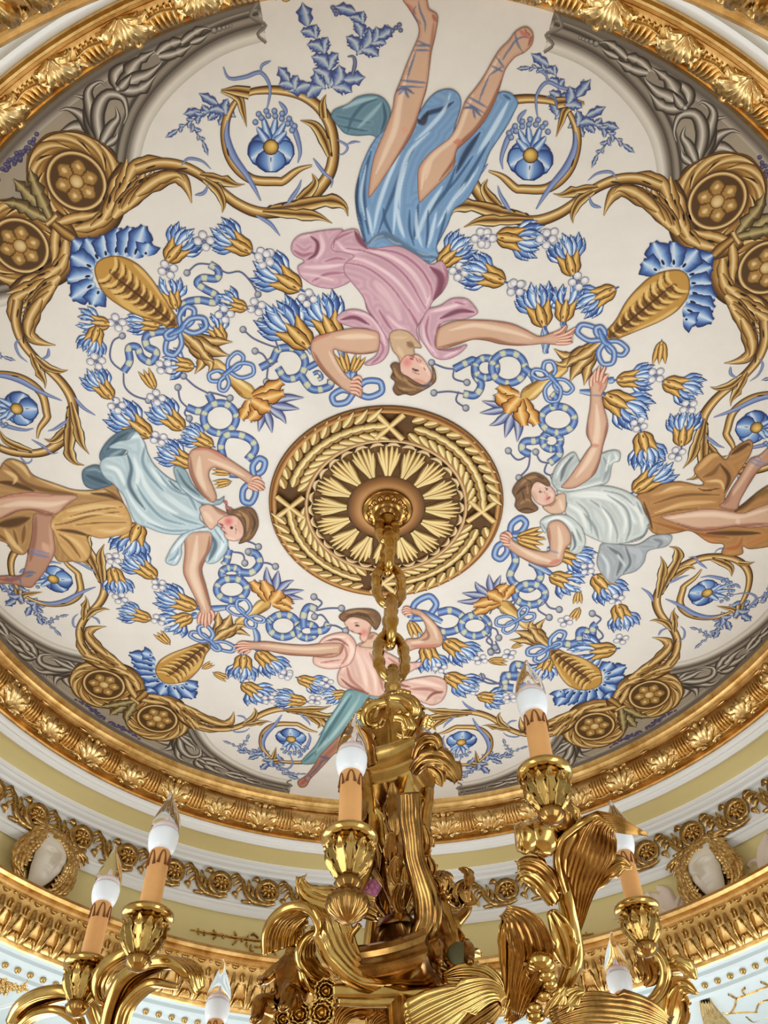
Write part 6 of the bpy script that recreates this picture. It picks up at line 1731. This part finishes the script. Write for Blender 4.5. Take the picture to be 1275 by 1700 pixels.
# --- baldachin roof: four concave sides with moulded edge
def concave_square(r, k, rot, n=12):
    pts = []
    for q in range(4):
        a0, a1 = rot + q * pi / 2, rot + (q + 1) * pi / 2
        p0 = np.array([math.cos(a0), math.sin(a0)]) * r; p1 = np.array([math.cos(a1), math.sin(a1)]) * r
        m = (p0 + p1) / 2 * (1 - k)
        for t in np.linspace(0, 1, n, endpoint=False):
            pts.append((1 - t) ** 2 * p0 + 2 * t * (1 - t) * (2 * m - (p0 + p1) / 2) + t * t * p1)
    return np.array(pts)
ROT = math.radians(-66)
def square_mould(prof, k=.16, z=0):
    mb = MB(); G = []
    for r, h in prof:
        q = concave_square(r, k, ROT)
        G.append([(AX + x, AY + y, CAMZ + z + h) for x, y in q])
    mb.grid(np.array(G), cv=True)
    return mb
mb = square_mould([(.001, .026), (.06, .024), (.098, .012), (.112, .006), (.116, -.002), (.110, -.012), (.102, -.020), (.097, -.036), (.096, -.054), (.088, -.058), (.084, -.078), (.076, -.082), (.001, -.084)], z=1.478)
o = cobj('baldachin_roof', mb); crisp(o, 35)
mb = square_mould([(.001, .03), (.112, .028), (.124, .020), (.126, .008), (.116, 0), (.120, -.010), (.126, -.016), (.126, -.026), (.112, -.034), (.09, -.038), (.001, -.040)], z=.985)
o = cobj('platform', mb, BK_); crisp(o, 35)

# --- S-shaped legs between roof and platform (the front one follows below)
for q in range(1, 4):
    a = ROT + q * pi / 2
    d = np.array([math.cos(a), math.sin(a), 0]); s = np.array([-d[1], d[0], 0]); c = np.array(ax(0))
    mb = MB()
    pth = [(.078, 1.425), (.074, 1.39), (.066, 1.345), (.062, 1.29), (.064, 1.235), (.076, 1.18), (.094, 1.13), (.106, 1.085), (.118, 1.05), (.142, 1.028), (.168, 1.034)]
    strap(mb, [c + d * r + (0, 0, z) for r, z in pth], (.020, .022, .021, .020, .020, .022, .026, .028, .028, .024, .012), (.012, .014, .012, .011, .012, .015, .018, .016, .014, .012, .008), 2, side=s, segs=60)
    cobj('s_leg', mb)
    mb = MB()
    acanthus(mb, [c + d * .086 + (0, 0, 1.40), c + d * .074 + (0, 0, 1.36), c + d * .076 + (0, 0, 1.31), c + d * .090 + (0, 0, 1.285)], .022, d, 3, .3, .1, .2)
    cobj('leg_leaf', mb, BK_)
    mb = MB()
    acanthus(mb, [c + d * .098 + (0, 0, 1.12), c + d * .125 + (0, 0, 1.085), c + d * .150 + (0, 0, 1.06), c + d * .180 + (0, 0, 1.062)], .032, d + np.array([0, 0, .5]), 4, .3, .1, .2)
    cobj('leg_leaf', mb)
# inner vase and leaf bundle seen between the legs
mb = MB()
lathe3(mb, ax(1.06), [(.05, 0), (.042, .02), (.022, .035), (.018, .06), (.03, .09), (.038, .13), (.036, .17), (.022, .20), (.016, .23), (.024, .26), (.030, .29), (.018, .33), (0, .34)], 20, 5, .06)
cobj('inner_vase', mb, BK_)
for i in range(10):
    a = 2 * pi * i / 10 + .2; d = np.array([math.cos(a), math.sin(a), 0]); c = np.array(ax(0)); z = 1.10 + .055 * (i % 4)
    mb = MB()
    acanthus(mb, [c + d * .024 + (0, 0, z), c + d * .046 + (0, 0, z + .04), c + d * .052 + (0, 0, z + .09), c + d * .066 + (0, 0, z + .115)], .020, d, 3, .35, .1, .2)
    cobj('inner_leaf', mb, BK_ if i % 2 else BR_)
mb = MB()
pc = at_depth(617, 1474, 1.97)
for i in range(6):
    a = 2 * pi * i / 6
    ball(mb, pc + .011 * np.array([math.cos(a), 0, math.sin(a)]), .0095, 8, 6)
ball(mb, pc - np.array([0, .006, 0]), .008, 8, 6)
MAT['pink'] = plain('pink_enamel', (206, 128, 170), .3, .1, 30)
cobj('enamel_flower', mb, MAT['pink'], lab='small pink enamel flower')

# --- candles
MAT['sleeve'] = plain('waxy_orange_candle_sleeve', (226, 168, 106), .45, .05, 30, spec=.4)
MAT['drip'] = plain('dark_wax_drip', (120, 70, 30), .5, .1, 60)
MAT['bulb_white'] = plain('white_porcelain_bulb_base', (236, 242, 250), .3, .01, 20, spec=.5)
def glass_mat():
    m, nt, b = new_mat('clear_bulb_glass')
    b.inputs['Base Color'].default_value = (.98, .97, .97, 1)
    b.inputs['Roughness'].default_value = .02
    b.inputs['IOR'].default_value = 1.10
    b.inputs['Transmission Weight'].default_value = 1.0
    b.inputs['Specular IOR Level'].default_value = .8
    return m
MAT['glass'] = glass_mat()
MAT['pinkglass'] = plain('frosted_pink_rim', (232, 214, 214), .25, .02, 20)
RS, HS = .0205, .140            # sleeve radius and height
def candle_meshes():
    out = {}
    mb = MB(); lathe3(mb, (0, 0, 0), [(RS, 0), (RS, HS - .004), (RS - .002, HS), (.006, HS + .001)], 24)
    out['sleeve'] = mb.mesh('candle_sleeve', MAT['sleeve'])
    mb = MB(); r = np.random.default_rng(5)
    a = 0.0
    tops = []
    while a < 6.1:                                  # wax runs: a loop down and up again round the sleeve
        w = .52; l = .040 + .018 * r.random()
        pts = []
        for t in np.linspace(.04, .96, 11):
            x = a + w * 1.5 * t
            z = HS - .007 - l * (1 - abs(math.sin(pi * t)) ** .45)
            pts.append(((RS + .0004) * math.cos(x), (RS + .0004) * math.sin(x), z))
        tube(mb, np.array(pts), (.0034, .0022, .0014, .0012, .0014, .0022, .0034), 6, 16)
        a += w * 2.1
    out['drips'] = mb.mesh('wax_drips', MAT['drip'])
    mb = MB(); lathe3(mb, (0, 0, HS), [(.012, -.002), (.0225, -.001), (.0258, .006), (.0284, .016), (.0298, .028), (.0296, .038), (.0280, .0435), (.020, .0445), (0, .0445)], 28)
    out['base'] = mb.mesh('bulb_base', MAT['bulb_white'])
    mb = MB()
    lathe3(mb, (0, 0, HS + .046), [(.028, -.003), (.0295, .006), (.0290, .018), (.0250, .036), (.0180, .056), (.0105, .074), (.0060, .086), (.0044, .096), (.0032, .103), (.0, .105)], 24)
    for i in range(len(mb.V)):                       # bent flame tip
        x, y, z = mb.V[i]; k = max(0, (z - HS - .10) / .06)
        mb.V[i] = (x + .009 * k ** 1.6, y, z)
    out['glass'] = mb.mesh('bulb_glass', MAT['glass'])
    mb = MB(); lathe3(mb, (0, 0, HS + .046), [(.001, .0), (.0235, .0), (.0245, .006), (.0225, .012), (.018, .013), (.001, .013)], 20)
    lathe3(mb, (0, 0, HS + .059), [(.006, 0), (.005, .012), (.002, .024), (0, .026)], 8)
    out['rim'] = mb.mesh('lamp_holder', MAT['pinkglass'])
    mb = MB(); lathe3(mb, (0, 0, 0), [(.0215, .012), (.025, .014), (.032, .008), (.043, .006), (.0495, .002), (.0500, -.004), (.046, -.010), (.034, -.013), (.022, -.014), (0, -.014)], 32)
    out['pan'] = mb.mesh('drip_pan', MAT['bronze'])
    mb = MB(); lathe3(mb, (0, 0, 0), [(.028, -.010), (.034, -.018), (.037, -.030), (.035, -.044), (.028, -.058), (.021, -.068), (.018, -.076), (.020, -.082), (.024, -.088), (.019, -.098), (.012, -.104), (0, -.108)], 30, 10, .05)
    out['cup'] = mb.mesh('candle_cup', MAT['bronze_dark'])
    mb = MB(); d = np.array([1.0, 0, 0])
    acanthus(mb, [d * .017 + (0, 0, -.076), d * .029 + (0, 0, -.058), d * .039 + (0, 0, -.040), d * .040 + (0, 0, -.026), d * .046 + (0, 0, -.019)], .0112, d, 3, .45, .1, .30, th=.003, nv=7, segs=16)
    out['leaf'] = mb.mesh('cup_leaf', MAT['bronze'])
    return out
CM = candle_meshes()
CANDLES = [(583.5, 1267.5, 1.84), (884, 1170.5, 1.88), (1032, 1401.7, 2.25), (270.4, 1397, 1.97), (174.7, 1484.5, 2.17), (360.3, 1679, 2.34), (1029, 1633, 2.30)]
CB = []
for i, (x, y, d) in enumerate(CANDLES):
    w_ = at_depth(x, y, d)
    foot = w_ - np.array([0, 0, HS + .024])
    CB.append(foot)
    c = empty('candle', tuple(foot - CO), chand)
    c.rotation_euler = (0, 0, .9 * i)
    c['label'] = 'orange candle sleeve with white bulb'
    for k, nm in (('sleeve', 'sleeve'), ('drips', 'wax_drips'), ('base', 'bulb_base'), ('glass', 'bulb_glass'), ('rim', 'lamp_holder'), ('pan', 'drip_pan'), ('cup', 'candle_cup')):
        obj(nm, CM[k], c)
    for k in range(13):
        obj('cup_leaf', CM['leaf'], c, (0, 0, -.005 * (k % 2)), (0, 0, 2 * pi * k / 13))

# --- arms: each branch runs from the shaft below the platform to its candle
mb = MB()
lathe3(mb, ax(.99), [(.03, 0), (.026, -.05), (.024, -.12), (.05, -.17), (.09, -.20), (.10, -.24), (.07, -.29), (.03, -.32), (0, -.33)], 28, 8, .03)
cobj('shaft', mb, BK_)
HUB = np.array(ax(.80))
def arm(e, w=.020):
    h = e - HUB; h[2] = 0; L = np.linalg.norm(h); d = h / L
    s = np.array([-d[1], d[0], 0])
    low = .72 + CAMZ
    k = lambda t, z: HUB + d * (.09 + (L - .09) * t) + (0, 0, z - HUB[2])
    pth = [k(0, HUB[2]), k(.25, low + .02), k(.55, low - .01), k(.86, low + .03), k(1.03, (low + e[2]) / 2), e]
    mb = MB()
    strap(mb, pth, (w * 1.2, w * 1.25, w * 1.1, w, w * .9, w * .6), (.016, .017, .015, .014, .012, .010), 3, side=s, segs=64)
    cobj('arm', mb)
CFR = {'C1': (430, 1380, 4.904), 'C2': (640, 1380, 4.904), 'C3': (820, 1260, 4.554), 'C4': (820, 1440, 3.542), 'C5': (0, 1500, 3.542), 'C6': (560, 1150, 5.795)}
def DF(fr, s):
    x0, y0, k = CFR[fr]
    return np.array([at_depth(float(a) / k + x0, float(b) / k + y0, float(c)) for a, b, c in (t.split(',') for t in s.split())])
VIEW = lambda p: unit(np.array([0, -CD, CAMZ]) - np.asarray(p).mean(0))
def band3(nm, fr, s, w, th, fl=3, side=None, mat=None, turn=35):
    p = DF(fr, s) if isinstance(fr, str) else np.vstack([DF(a, b) for a, b in zip(fr, s)])
    if side is None:
        v = VIEW(p); c, sn = math.cos(math.radians(turn)), math.sin(math.radians(turn))
        side = v * c + unit(np.cross(v, (0, 0, 1.0))) * sn
    mb = MB(); strap(mb, p, w, th, fl, side=side, segs=max(30, len(p) * 8)); return cobj(nm, mb, mat)
def leaf3(nm, fr, s, w, lobes=4, mat=None, cup=.15, rib=.12, prof=(.35, .8, 1.0, .95, .7, .12), up=None, amp=.3, th=.006, nr=3):
    p = DF(fr, s) if isinstance(fr, str) else np.vstack([DF(a, b) for a, b in zip(fr, s)])
    mb = MB(); acanthus(mb, p, w, VIEW(p) if up is None else np.array(up, float), lobes, amp, cup, rib, th=th, nv=11 if nr < 4 else nr * 4 + 1, prof=prof, nr=nr); return cobj(nm, mb, mat)
for e in (CB[5] - np.array([0, 0, .104]), CB[6] - np.array([0, 0, .104]), DF('C4', '380,830,1.85')[0], DF('C4', '1030,990,2.25')[0], DF('C5', '650,790,1.94')[0], DF('C5', '620,790,2.14')[0], DF('C2', '430,1330,1.84')[0]):
    arm(e)
def tube3(nm, fr, s, r, n=14, mat=None):
    mb = MB(); tube(mb, DF(fr, s), r, n, 40); return cobj(nm, mb, mat)

# leaves and scrolls thrown out beside the roof
leaf3('crown_leaf', 'C6', '720,780,2.05 790,690,2.04 880,640,2.02 1000,650,2.00 1100,730,1.99 1160,850,1.98', .026, 4, BK_, -.35, .2, (.5, .8, 1, 1, .9, .4))
leaf3('crown_leaf', 'C6', '860,720,2.03 920,740,2.02 980,800,2.01 1005,900,2.0', .016, 2, BK_, -.3, .2)
leaf3('crown_leaf', 'C6', '740,660,2.06 790,540,2.05 860,470,2.04 940,480,2.03 970,560,2.02', .022, 3, BK_, -.35, .2, (.5, .8, 1, .9, .5))
leaf3('crown_leaf', 'C6', '300,720,2.0 280,560,2.0 250,420,1.99 205,345,1.98', .026, 2, BK_, -.1, .12, (.8, .8, 1, .9, .3))
band3('knop_scroll', 'C6', '470,90,2.05 370,120,2.05 305,200,2.05 320,290,2.05 400,310,2.05 440,250,2.05', (.012, .018, .022, .020, .014, .006), (.008, .010, .012, .010, .008, .005), 2, turn=40)
band3('knop_scroll', 'C6', '500,50,2.04 640,60,2.04 735,130,2.04 720,210,2.04 620,220,2.04 580,170,2.04', (.010, .016, .018, .016, .010, .005), (.008, .010, .012, .010, .008, .005), 3, turn=40)
band3('knop_scroll', 'C6', '540,240,2.03 640,250,2.03 690,330,2.03 640,410,2.03 570,390,2.03', (.010, .016, .018, .014, .006), (.008, .010, .011, .009, .005), 3, turn=40)

# front branch under the candle beside the body: great C-scroll, bracket and bars
band3('c_scroll', ('C2', 'C1'), ('430,1290,1.84', '1275,1262,1.83 1060,1262,1.82 890,1205,1.81 745,1105,1.80 645,960,1.80 592,820,1.80 540,700,1.80 440,640,1.80 330,650,1.80 225,725,1.80 172,830,1.80 160,960,1.80'),
      (.014, .018, .022, .025, .028, .031, .036, .042, .045, .045, .045, .042, .038), (.011, .013, .014, .015, .015, .015, .014, .013, .012, .011, .010, .009, .006), 5, turn=42)
band3('bracket', 'C1', '640,640,1.83 690,790,1.83 730,940,1.83 820,1110,1.83 960,1200,1.84', (.012, .016, .016, .014, .008), (.018, .020, .018, .014, .008), 2, turn=75)
band3('bracket_edge', 'C1', '820,760,1.82 750,850,1.82 740,960,1.82 800,1080,1.82 930,1180,1.83', (.005, .006, .006, .006, .004), (.006, .007, .007, .006, .004), 1)
leaf3('branch_leaf', 'C1', '980,705,1.86 840,640,1.84 660,580,1.82 480,540,1.80 380,490,1.79 335,410,1.79 345,375,1.79', .021, 2, None, -.1, .14, (.5, .8, 1, 1, .9, .5))
leaf3('branch_leaf', 'C1', '960,560,1.86 780,520,1.84 600,495,1.82 450,470,1.80 370,430,1.80', .012, 1, None, -.1, .12)
band3('small_scroll', 'C1', '560,1205,1.84 450,1140,1.83 380,1030,1.83 390,910,1.83 450,835,1.83 520,860,1.83', (.010, .020, .024, .022, .014, .006), (.008, .010, .011, .010, .008, .005), 3, turn=45)
band3('small_scroll', 'C1', '370,1090,1.83 400,1200,1.82 470,1290,1.82 560,1310,1.82 590,1270,1.82', (.016, .018, .016, .012, .006), (.009, .010, .010, .008, .005), 2, turn=40)
band3('lower_bar', ('C1', 'C2'), ('600,1300,1.80 800,1300,1.80 1050,1310,1.80', '200,1335,1.80 420,1325,1.80 560,1300,1.81 680,1270,1.82'), (.014, .015, .015, .015, .014, .012, .006), (.013, .015, .015, .014, .014, .012, .006), 3, turn=60)
band3('lower_bar', ('C1', 'C2'), ('640,1385,1.79 850,1390,1.79', '100,1390,1.79 260,1410,1.80'), (.008, .010, .010, .006), (.008, .010, .010, .006), 2, turn=60)
leaf3('lower_leaf', 'C1', '620,1640,1.84 660,1500,1.85 780,1420,1.86 980,1440,1.87', .034, 3, BK_, .1, .08, nr=6)
leaf3('lower_leaf', 'C1', '900,1640,1.85 960,1520,1.86 1120,1440,1.87 1260,1440,1.88', .030, 3, BK_, .1, .08, nr=6)
leaf3('lower_leaf', 'C2', '100,1640,1.85 160,1520,1.86 200,1440,1.87', .030, 2, BK_, .1, .08, nr=5)
# fluted knop under the cup of the front candle
for i, (x, y, d) in enumerate(CANDLES[:1]):
    f = CB[i]
    mb = MB(); lathe3(mb, tuple(f + (0, 0, -.108)), [(.010, .012), (.020, .004), (.032, -.008), (.036, -.020), (.030, -.034), (.018, -.044), (.010, -.050), (0, -.052)], 64, 16, .06)
    cobj('knop', mb, BR_ if i % 2 else BK_)

band3('s_leg', ('C6', 'C2'), ('690,960,1.955 698,1080,1.95 702,1220,1.945', '222,60,1.935 236,220,1.925 290,400,1.915 338,560,1.905 345,720,1.895 300,850,1.885 320,970,1.875 420,1070,1.865 520,1140,1.855'),
      (.021, .022, .021, .019, .019, .021, .025, .027, .025, .022, .016, .008), (.015, .016, .016, .015, .016, .017, .018, .018, .016, .014, .011, .007), 2, turn=62, mat=BK_)
# front leg of the body, with its leaf foot and the leaves beside it
leaf3('foot_leaf', 'C2', '180,900,1.90 260,980,1.88 380,1060,1.86 520,1145,1.85', .028, 2, None, -.2, .12, (.6, 1, .9, .6, .2))
leaf3('side_leaf', 'C2', '460,1195,1.84 620,1165,1.83 780,1180,1.82 900,1260,1.81 960,1385,1.80', .026, 2, None, -.15, .08, nr=5)
leaf3('sweeping_leaf', 'C2', '180,1600,1.72 420,1470,1.74 640,1360,1.76 820,1290,1.78 930,1310,1.79 970,1400,1.79', .038, 2, None, -.12, .06, (1.1, 1.2, 1, .8, .6, .2), th=.008, nr=7)
leaf3('sweeping_leaf', 'C2', '560,1640,1.77 720,1510,1.78 880,1410,1.79 960,1370,1.80', .030, 2, BK_, -.1, .07, nr=6)
leaf3('upright_leaf', 'C2', '980,1480,1.84 1060,1250,1.83 1100,1000,1.82 1090,800,1.81 1020,680,1.80 975,655,1.80', .042, 1, None, .12, .07, (.25, .6, .95, 1.1, .9, .3), th=.008, amp=.1, nr=6)
leaf3('upright_leaf', 'C2', '960,1480,1.85 1010,1280,1.84 1030,1080,1.83 1010,930,1.83', .024, 2, None, .1, .14, (.3, .8, 1, .9, .4))
leaf3('upright_leaf', 'C2', '980,1560,1.83 1120,1400,1.82 1230,1250,1.81 1180,1120,1.80 1120,1075,1.80', .022, 2, BK_, .2, .14)
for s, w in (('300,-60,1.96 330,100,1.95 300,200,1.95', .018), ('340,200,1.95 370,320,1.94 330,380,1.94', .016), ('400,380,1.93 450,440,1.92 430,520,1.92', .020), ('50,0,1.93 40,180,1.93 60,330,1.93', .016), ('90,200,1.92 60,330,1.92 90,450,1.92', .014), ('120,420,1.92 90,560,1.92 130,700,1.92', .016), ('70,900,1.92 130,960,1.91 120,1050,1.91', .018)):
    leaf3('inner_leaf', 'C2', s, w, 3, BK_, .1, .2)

# putti: modelled bodies seated among the scrolls
def putto(px, py, depth, s, turn, lab):
    c = at_depth(px, py, depth)
    me = bpy.data.meshes.new('putto')
    V = [(0, 0, 0), (0, .02, .06), (0, .01, .12), (0, 0, .155), (0, -.008, .185),
         (-.050, .0, .125), (-.085, -.02, .085), (-.070, -.06, .060), (.050, 0, .125), (.085, -.01, .165), (.095, -.02, .215),
         (-.035, -.015, -.01), (-.050, -.075, -.005), (-.045, -.085, -.07), (.035, -.015, -.01), (.055, -.07, .005), (.050, -.085, -.06), (-.045, -.11, -.082), (.05, -.11, -.07)]
    E_ = [(0, 1), (1, 2), (2, 3), (3, 4), (2, 5), (5, 6), (6, 7), (2, 8), (8, 9), (9, 10), (0, 11), (11, 12), (12, 13), (0, 14), (14, 15), (15, 16), (13, 17), (16, 18)]
    Rr = [.045, .046, .038, .020, .022, .022, .018, .012, .022, .018, .012, .032, .028, .018, .032, .028, .018, .012, .012]
    me.from_pydata([tuple(np.array(v) * s) for v in V], E_, [])
    o = obj('putto', me, chand, tuple(c - CO), (0, 0, turn))
    sk = o.modifiers.new('skin', 'SKIN')
    for v, r in zip(me.skin_vertices[0].data, Rr): v.radius = (r * s, r * s)
    me.skin_vertices[0].data[0].use_root = True
    o.modifiers.new('subd', 'SUBSURF').levels = 1
    o.modifiers['subd'].render_levels = 2
    sk.use_smooth_shade = True
    me.materials.append(BK_)
    o['label'] = lab
    # head with a face
    mb = MB(); n, m = 22, 18; G = np.zeros((n, m, 3))
    for i in range(n):
        for j in range(m):
            a = 2 * pi * i / n; b = pi * j / (m - 1)
            x, y, z = math.cos(a) * math.sin(b), math.sin(a) * math.sin(b), math.cos(b)
            f = max(0, -y)
            r = 1 + .10 * math.exp(-(x / .13) ** 2 - ((z + .10) / .16) ** 2) * (f > .5) * 1.6 - .07 * math.exp(-((abs(x) - .33) / .14) ** 2 - ((z - .12) / .12) ** 2) * (f > .3)
            r += .06 * math.exp(-(x / .2) ** 2 - ((z + .42) / .06) ** 2) * (f > .3) + .05 * math.exp(-((abs(x) - .42) / .2) ** 2 - ((z + .22) / .2) ** 2) * (f > .2) + .05 * math.exp(-(x / .25) ** 2 - ((z + .72) / .15) ** 2) * (f > .1)
            G[i, j] = np.array([x * .92, y, z * 1.08]) * r * .048 * s + np.array([0, -.012, .225]) * s
    mb.grid(G, cu=True)
    obj('head', mb.mesh('head', BR_), o)
    mb = MB(); r = np.random.default_rng(3)
    for k in range(34):
        a = r.uniform(0, 2 * pi); b = r.uniform(.05, 1.25)
        q = np.array([math.cos(a) * math.sin(b), math.sin(a) * math.sin(b) + .12, math.cos(b)]) * .050 * s + np.array([0, -.012, .229]) * s
        ball(mb, q, .013 * s, 7, 5)
    obj('curls', mb.mesh('curls', BK_), o)
putto(738, 1588, 1.90, .62, math.radians(14), 'gilt bronze putto with one arm raised')
putto(478, 1668, 1.80, .62, math.radians(-30), 'gilt bronze putto among roses')
# bouquet held up by the putto and the oval shield below
mb = MB(); r = np.random.default_rng(9)
pc = at_depth(768, 1488, 1.90)
for k in range(9):
    q = pc + r.normal(0, .012, 3)
    acanthus(mb, [q, q + r.normal(0, .006, 3) + np.array([0, 0, .018]), q + r.normal(0, .014, 3) + np.array([0, -.01, .030])], .014, np.array([r.normal(), -1.0, .2]), 2, .3, .3, .1, th=.003, nv=7, segs=12)
cobj('bouquet', mb, BK_)
mb = MB(); ball(mb, (0, 0, 0), .026, 20, 12, (.95, .30, .95))
MAT['patina'] = plain('olive_patina', (96, 92, 62), .5, .08, 40, metal=.4)
pc = at_depth(763, 1584, 1.86)
cobj('shield', MB().add(np.array(mb.V) + pc, mb.F), MAT['patina'], lab='smooth olive shield')

# right branch: turned boss, twisted stem and the great trumpet leaf under the upper right candle
tube3('turned_boss', 'C3', '500,580,1.88 450,585,1.88 400,585,1.88 340,588,1.87 290,592,1.87 240,596,1.86 200,600,1.86 165,603,1.86', (.016, .030, .038, .039, .033, .027, .031, .024), 20)
tube3('stem', 'C3', '430,240,1.88 450,330,1.88 510,420,1.88 545,520,1.88 520,640,1.88 505,800,1.88 510,1000,1.88', (.026, .030, .034, .026, .016, .014, .014), 12, BK_)
for s in ('400,300,1.86 470,350,1.85 540,440,1.85 550,540,1.86', '450,420,1.86 430,470,1.85 480,540,1.85 510,590,1.86', '560,340,1.87 610,400,1.86 600,470,1.86 560,540,1.87', '350,330,1.86 370,400,1.85 420,440,1.85'):
    leaf3('stem_leaf', 'C3', s, .014, 2, None, .1, .16)
leaf3('trumpet_leaf', ('C4', 'C3'), ('462,490,1.90 480,330,1.89', '640,960,1.88 690,800,1.87 740,640,1.86 790,500,1.84 860,470,1.82 980,510,1.81 1165,575,1.81'), .048, 2, BK_, .18, .035, (.10, .28, .55, .9, 1.05, .95, .55, .28, .05), th=.008, amp=.12, nr=10)
band3('leaf_edge', 'C3', '545,1000,1.87 505,860,1.86 490,740,1.86 520,620,1.85 600,540,1.84 700,470,1.83 780,430,1.83 850,470,1.83', (.008, .010, .011, .012, .014, .014, .012, .006), (.006, .007, .007, .007, .007, .007, .006, .004), 1, turn=30)
leaf3('branch_leaf', 'C3', '640,1000,1.90 760,920,1.89 870,830,1.88 960,780,1.88 1050,830,1.88', .024, 2, BK_, -.2, .14)
leaf3('branch_leaf', 'C3', '480,1000,1.87 430,900,1.86 350,820,1.86 250,785,1.86 175,805,1.86', .020, 2, BK_, -.2, .14, (.6, .8, .9, .8, .5))
leaf3('branch_leaf', 'C3', '470,1100,1.87 400,1000,1.86 320,910,1.86 240,870,1.86 190,895,1.86', .024, 2, None, -.2, .14, (.6, .8, .9, .8, .5))
tube3('stem', 'C4', '400,60,1.89 430,200,1.89 450,330,1.89 470,470,1.88 460,580,1.87 420,690,1.86 380,800,1.85', (.016, .018, .018, .018, .020, .018, .014), 12)
leaf3('stem_leaf', 'C4', '330,250,1.86 380,340,1.85 420,450,1.85 440,600,1.85', .028, 2, None, .2, .16)
leaf3('upright_leaf', 'C4', '130,880,1.82 170,700,1.81 220,540,1.80 200,400,1.79 140,300,1.78 70,262,1.78', .040, 1, BK_, .12, .07, (.25, .6, .95, 1.1, .9, .3), th=.008, amp=.1, nr=6)
for x, y, rr in ((270, 550, .020), (300, 580, .016), (250, 575, .014), (310, 640, .014), (330, 690, .012), (240, 830, .013), (245, 880, .015), (300, 760, .012)):
    mb = MB(); ball(mb, DF('C4', '%d,%d,1.79' % (x, y))[0], rr, 12, 8, (1.2, 1, .8)); cobj('tassel_bead', mb)
for s, w in (('330,900,1.78 420,800,1.78 480,740,1.79 540,730,1.80', .020), ('300,880,1.78 390,760,1.78 420,700,1.79', .016)):
    leaf3('stem_leaf', 'C4', s, w, 4, None, .1, .2)
leaf3('sweeping_leaf', 'C4', '340,900,1.76 520,830,1.78 700,830,1.80 880,860,1.83 1040,930,1.86', .036, 2, BK_, -.1, .06, (.5, .9, 1.0, .9, .5), th=.008, nr=7)
# right hand candle branch
band3('c_scroll', 'C4', '930,470,2.24 990,540,2.23 1015,620,2.22 990,710,2.22 920,790,2.22 810,835,2.22', (.010, .014, .016, .016, .014, .008), (.009, .011, .012, .012, .010, .006), 2, turn=30)
leaf3('branch_leaf', 'C4', '880,440,2.25 890,540,2.24 920,640,2.24 890,700,2.24', .030, 3, BK_, .1, .16)
leaf3('branch_leaf', 'C4', '1010,600,2.23 1080,570,2.22 1150,610,2.21 1190,660,2.21', .026, 2, None, -.3, .12)
leaf3('branch_leaf', 'C4', '1020,960,2.25 1030,820,2.23 1060,720,2.22 1120,690,2.21 1200,745,2.20', .036, 2, None, .3, .14, (.5, .9, 1, .7, .1))
leaf3('branch_leaf', 'C4', '1090,960,2.25 1090,820,2.24 1050,700,2.23', .030, 2, BK_, .2, .14)
# left hand branches: nested C-scrolls
band3('c_scroll', 'C5', '640,760,1.94 680,600,1.94 750,450,1.94 870,370,1.94 1020,350,1.94 1130,410,1.94 1170,510,1.94', (.022, .024, .026, .028, .030, .028, .016), (.012, .013, .014, .014, .013, .011, .006), 4, turn=48)
band3('c_scroll', 'C5', '700,760,1.93 740,620,1.93 820,520,1.93 920,470,1.93 1050,490,1.93', (.016, .017, .018, .018, .012), (.010, .010, .010, .009, .006), 3, turn=48)
band3('c_scroll', 'C5', '860,260,1.98 740,300,1.97 640,370,1.97 590,470,1.97 600,560,1.97 650,590,1.97', (.012, .018, .022, .022, .018, .008), (.009, .012, .013, .012, .010, .006), 3, turn=40)
band3('c_scroll', 'C5', '75,700,2.14 160,600,2.14 290,540,2.14 430,530,2.14 550,590,2.14 610,690,2.14 620,760,2.14', (.018, .030, .036, .038, .036, .032, .028), (.010, .013, .014, .014, .014, .013, .012), 4, turn=48)
band3('c_scroll', 'C5', '120,720,2.13 220,650,2.13 350,630,2.13 450,680,2.13 480,740,2.13', (.012, .018, .020, .018, .012), (.008, .010, .010, .010, .008), 2, turn=48)
# roses
def rose(px, py, depth, rr):
    c = at_depth(px, py, depth); v = VIEW([c]); a = unit(np.cross(v, (0, 0, 1.0))); b = np.cross(v, a)
    mb = MB()
    for ring, (n, r0, h) in enumerate(((6, 1.0, 0), (5, .66, .35), (3, .34, .6))):
        for i in range(n):
            t = 2 * pi * i / n + ring * .5; d = a * math.cos(t) + b * math.sin(t)
            base = c + v * rr * h * .6
            acanthus(mb, [base + d * rr * r0 * .15, base + d * rr * r0 * .6 + v * rr * .15, base + d * rr * r0 * .95 + v * rr * .40, base + d * rr * r0 * 1.1 + v * rr * .42], rr * .55 * r0 + .002, v, 1, .05, .35, .03, th=.002, nv=7, segs=10, prof=(.5, .9, 1.1, .9, .5))
    ball(mb, c + v * rr * .5, rr * .22, 8, 6)
    cobj('rose', mb, BR_)
for x, y, d, rr in ((497, 1684, 1.78, .020), (534, 1681, 1.78, .021), (541, 1645, 1.80, .019), (470, 1692, 1.78, .016)): rose(x, y, d, rr)
leaf3('lower_leaf', 'C1', '20,1600,1.80 80,1480,1.80 140,1400,1.80', .022, 1, None, .2, .10)
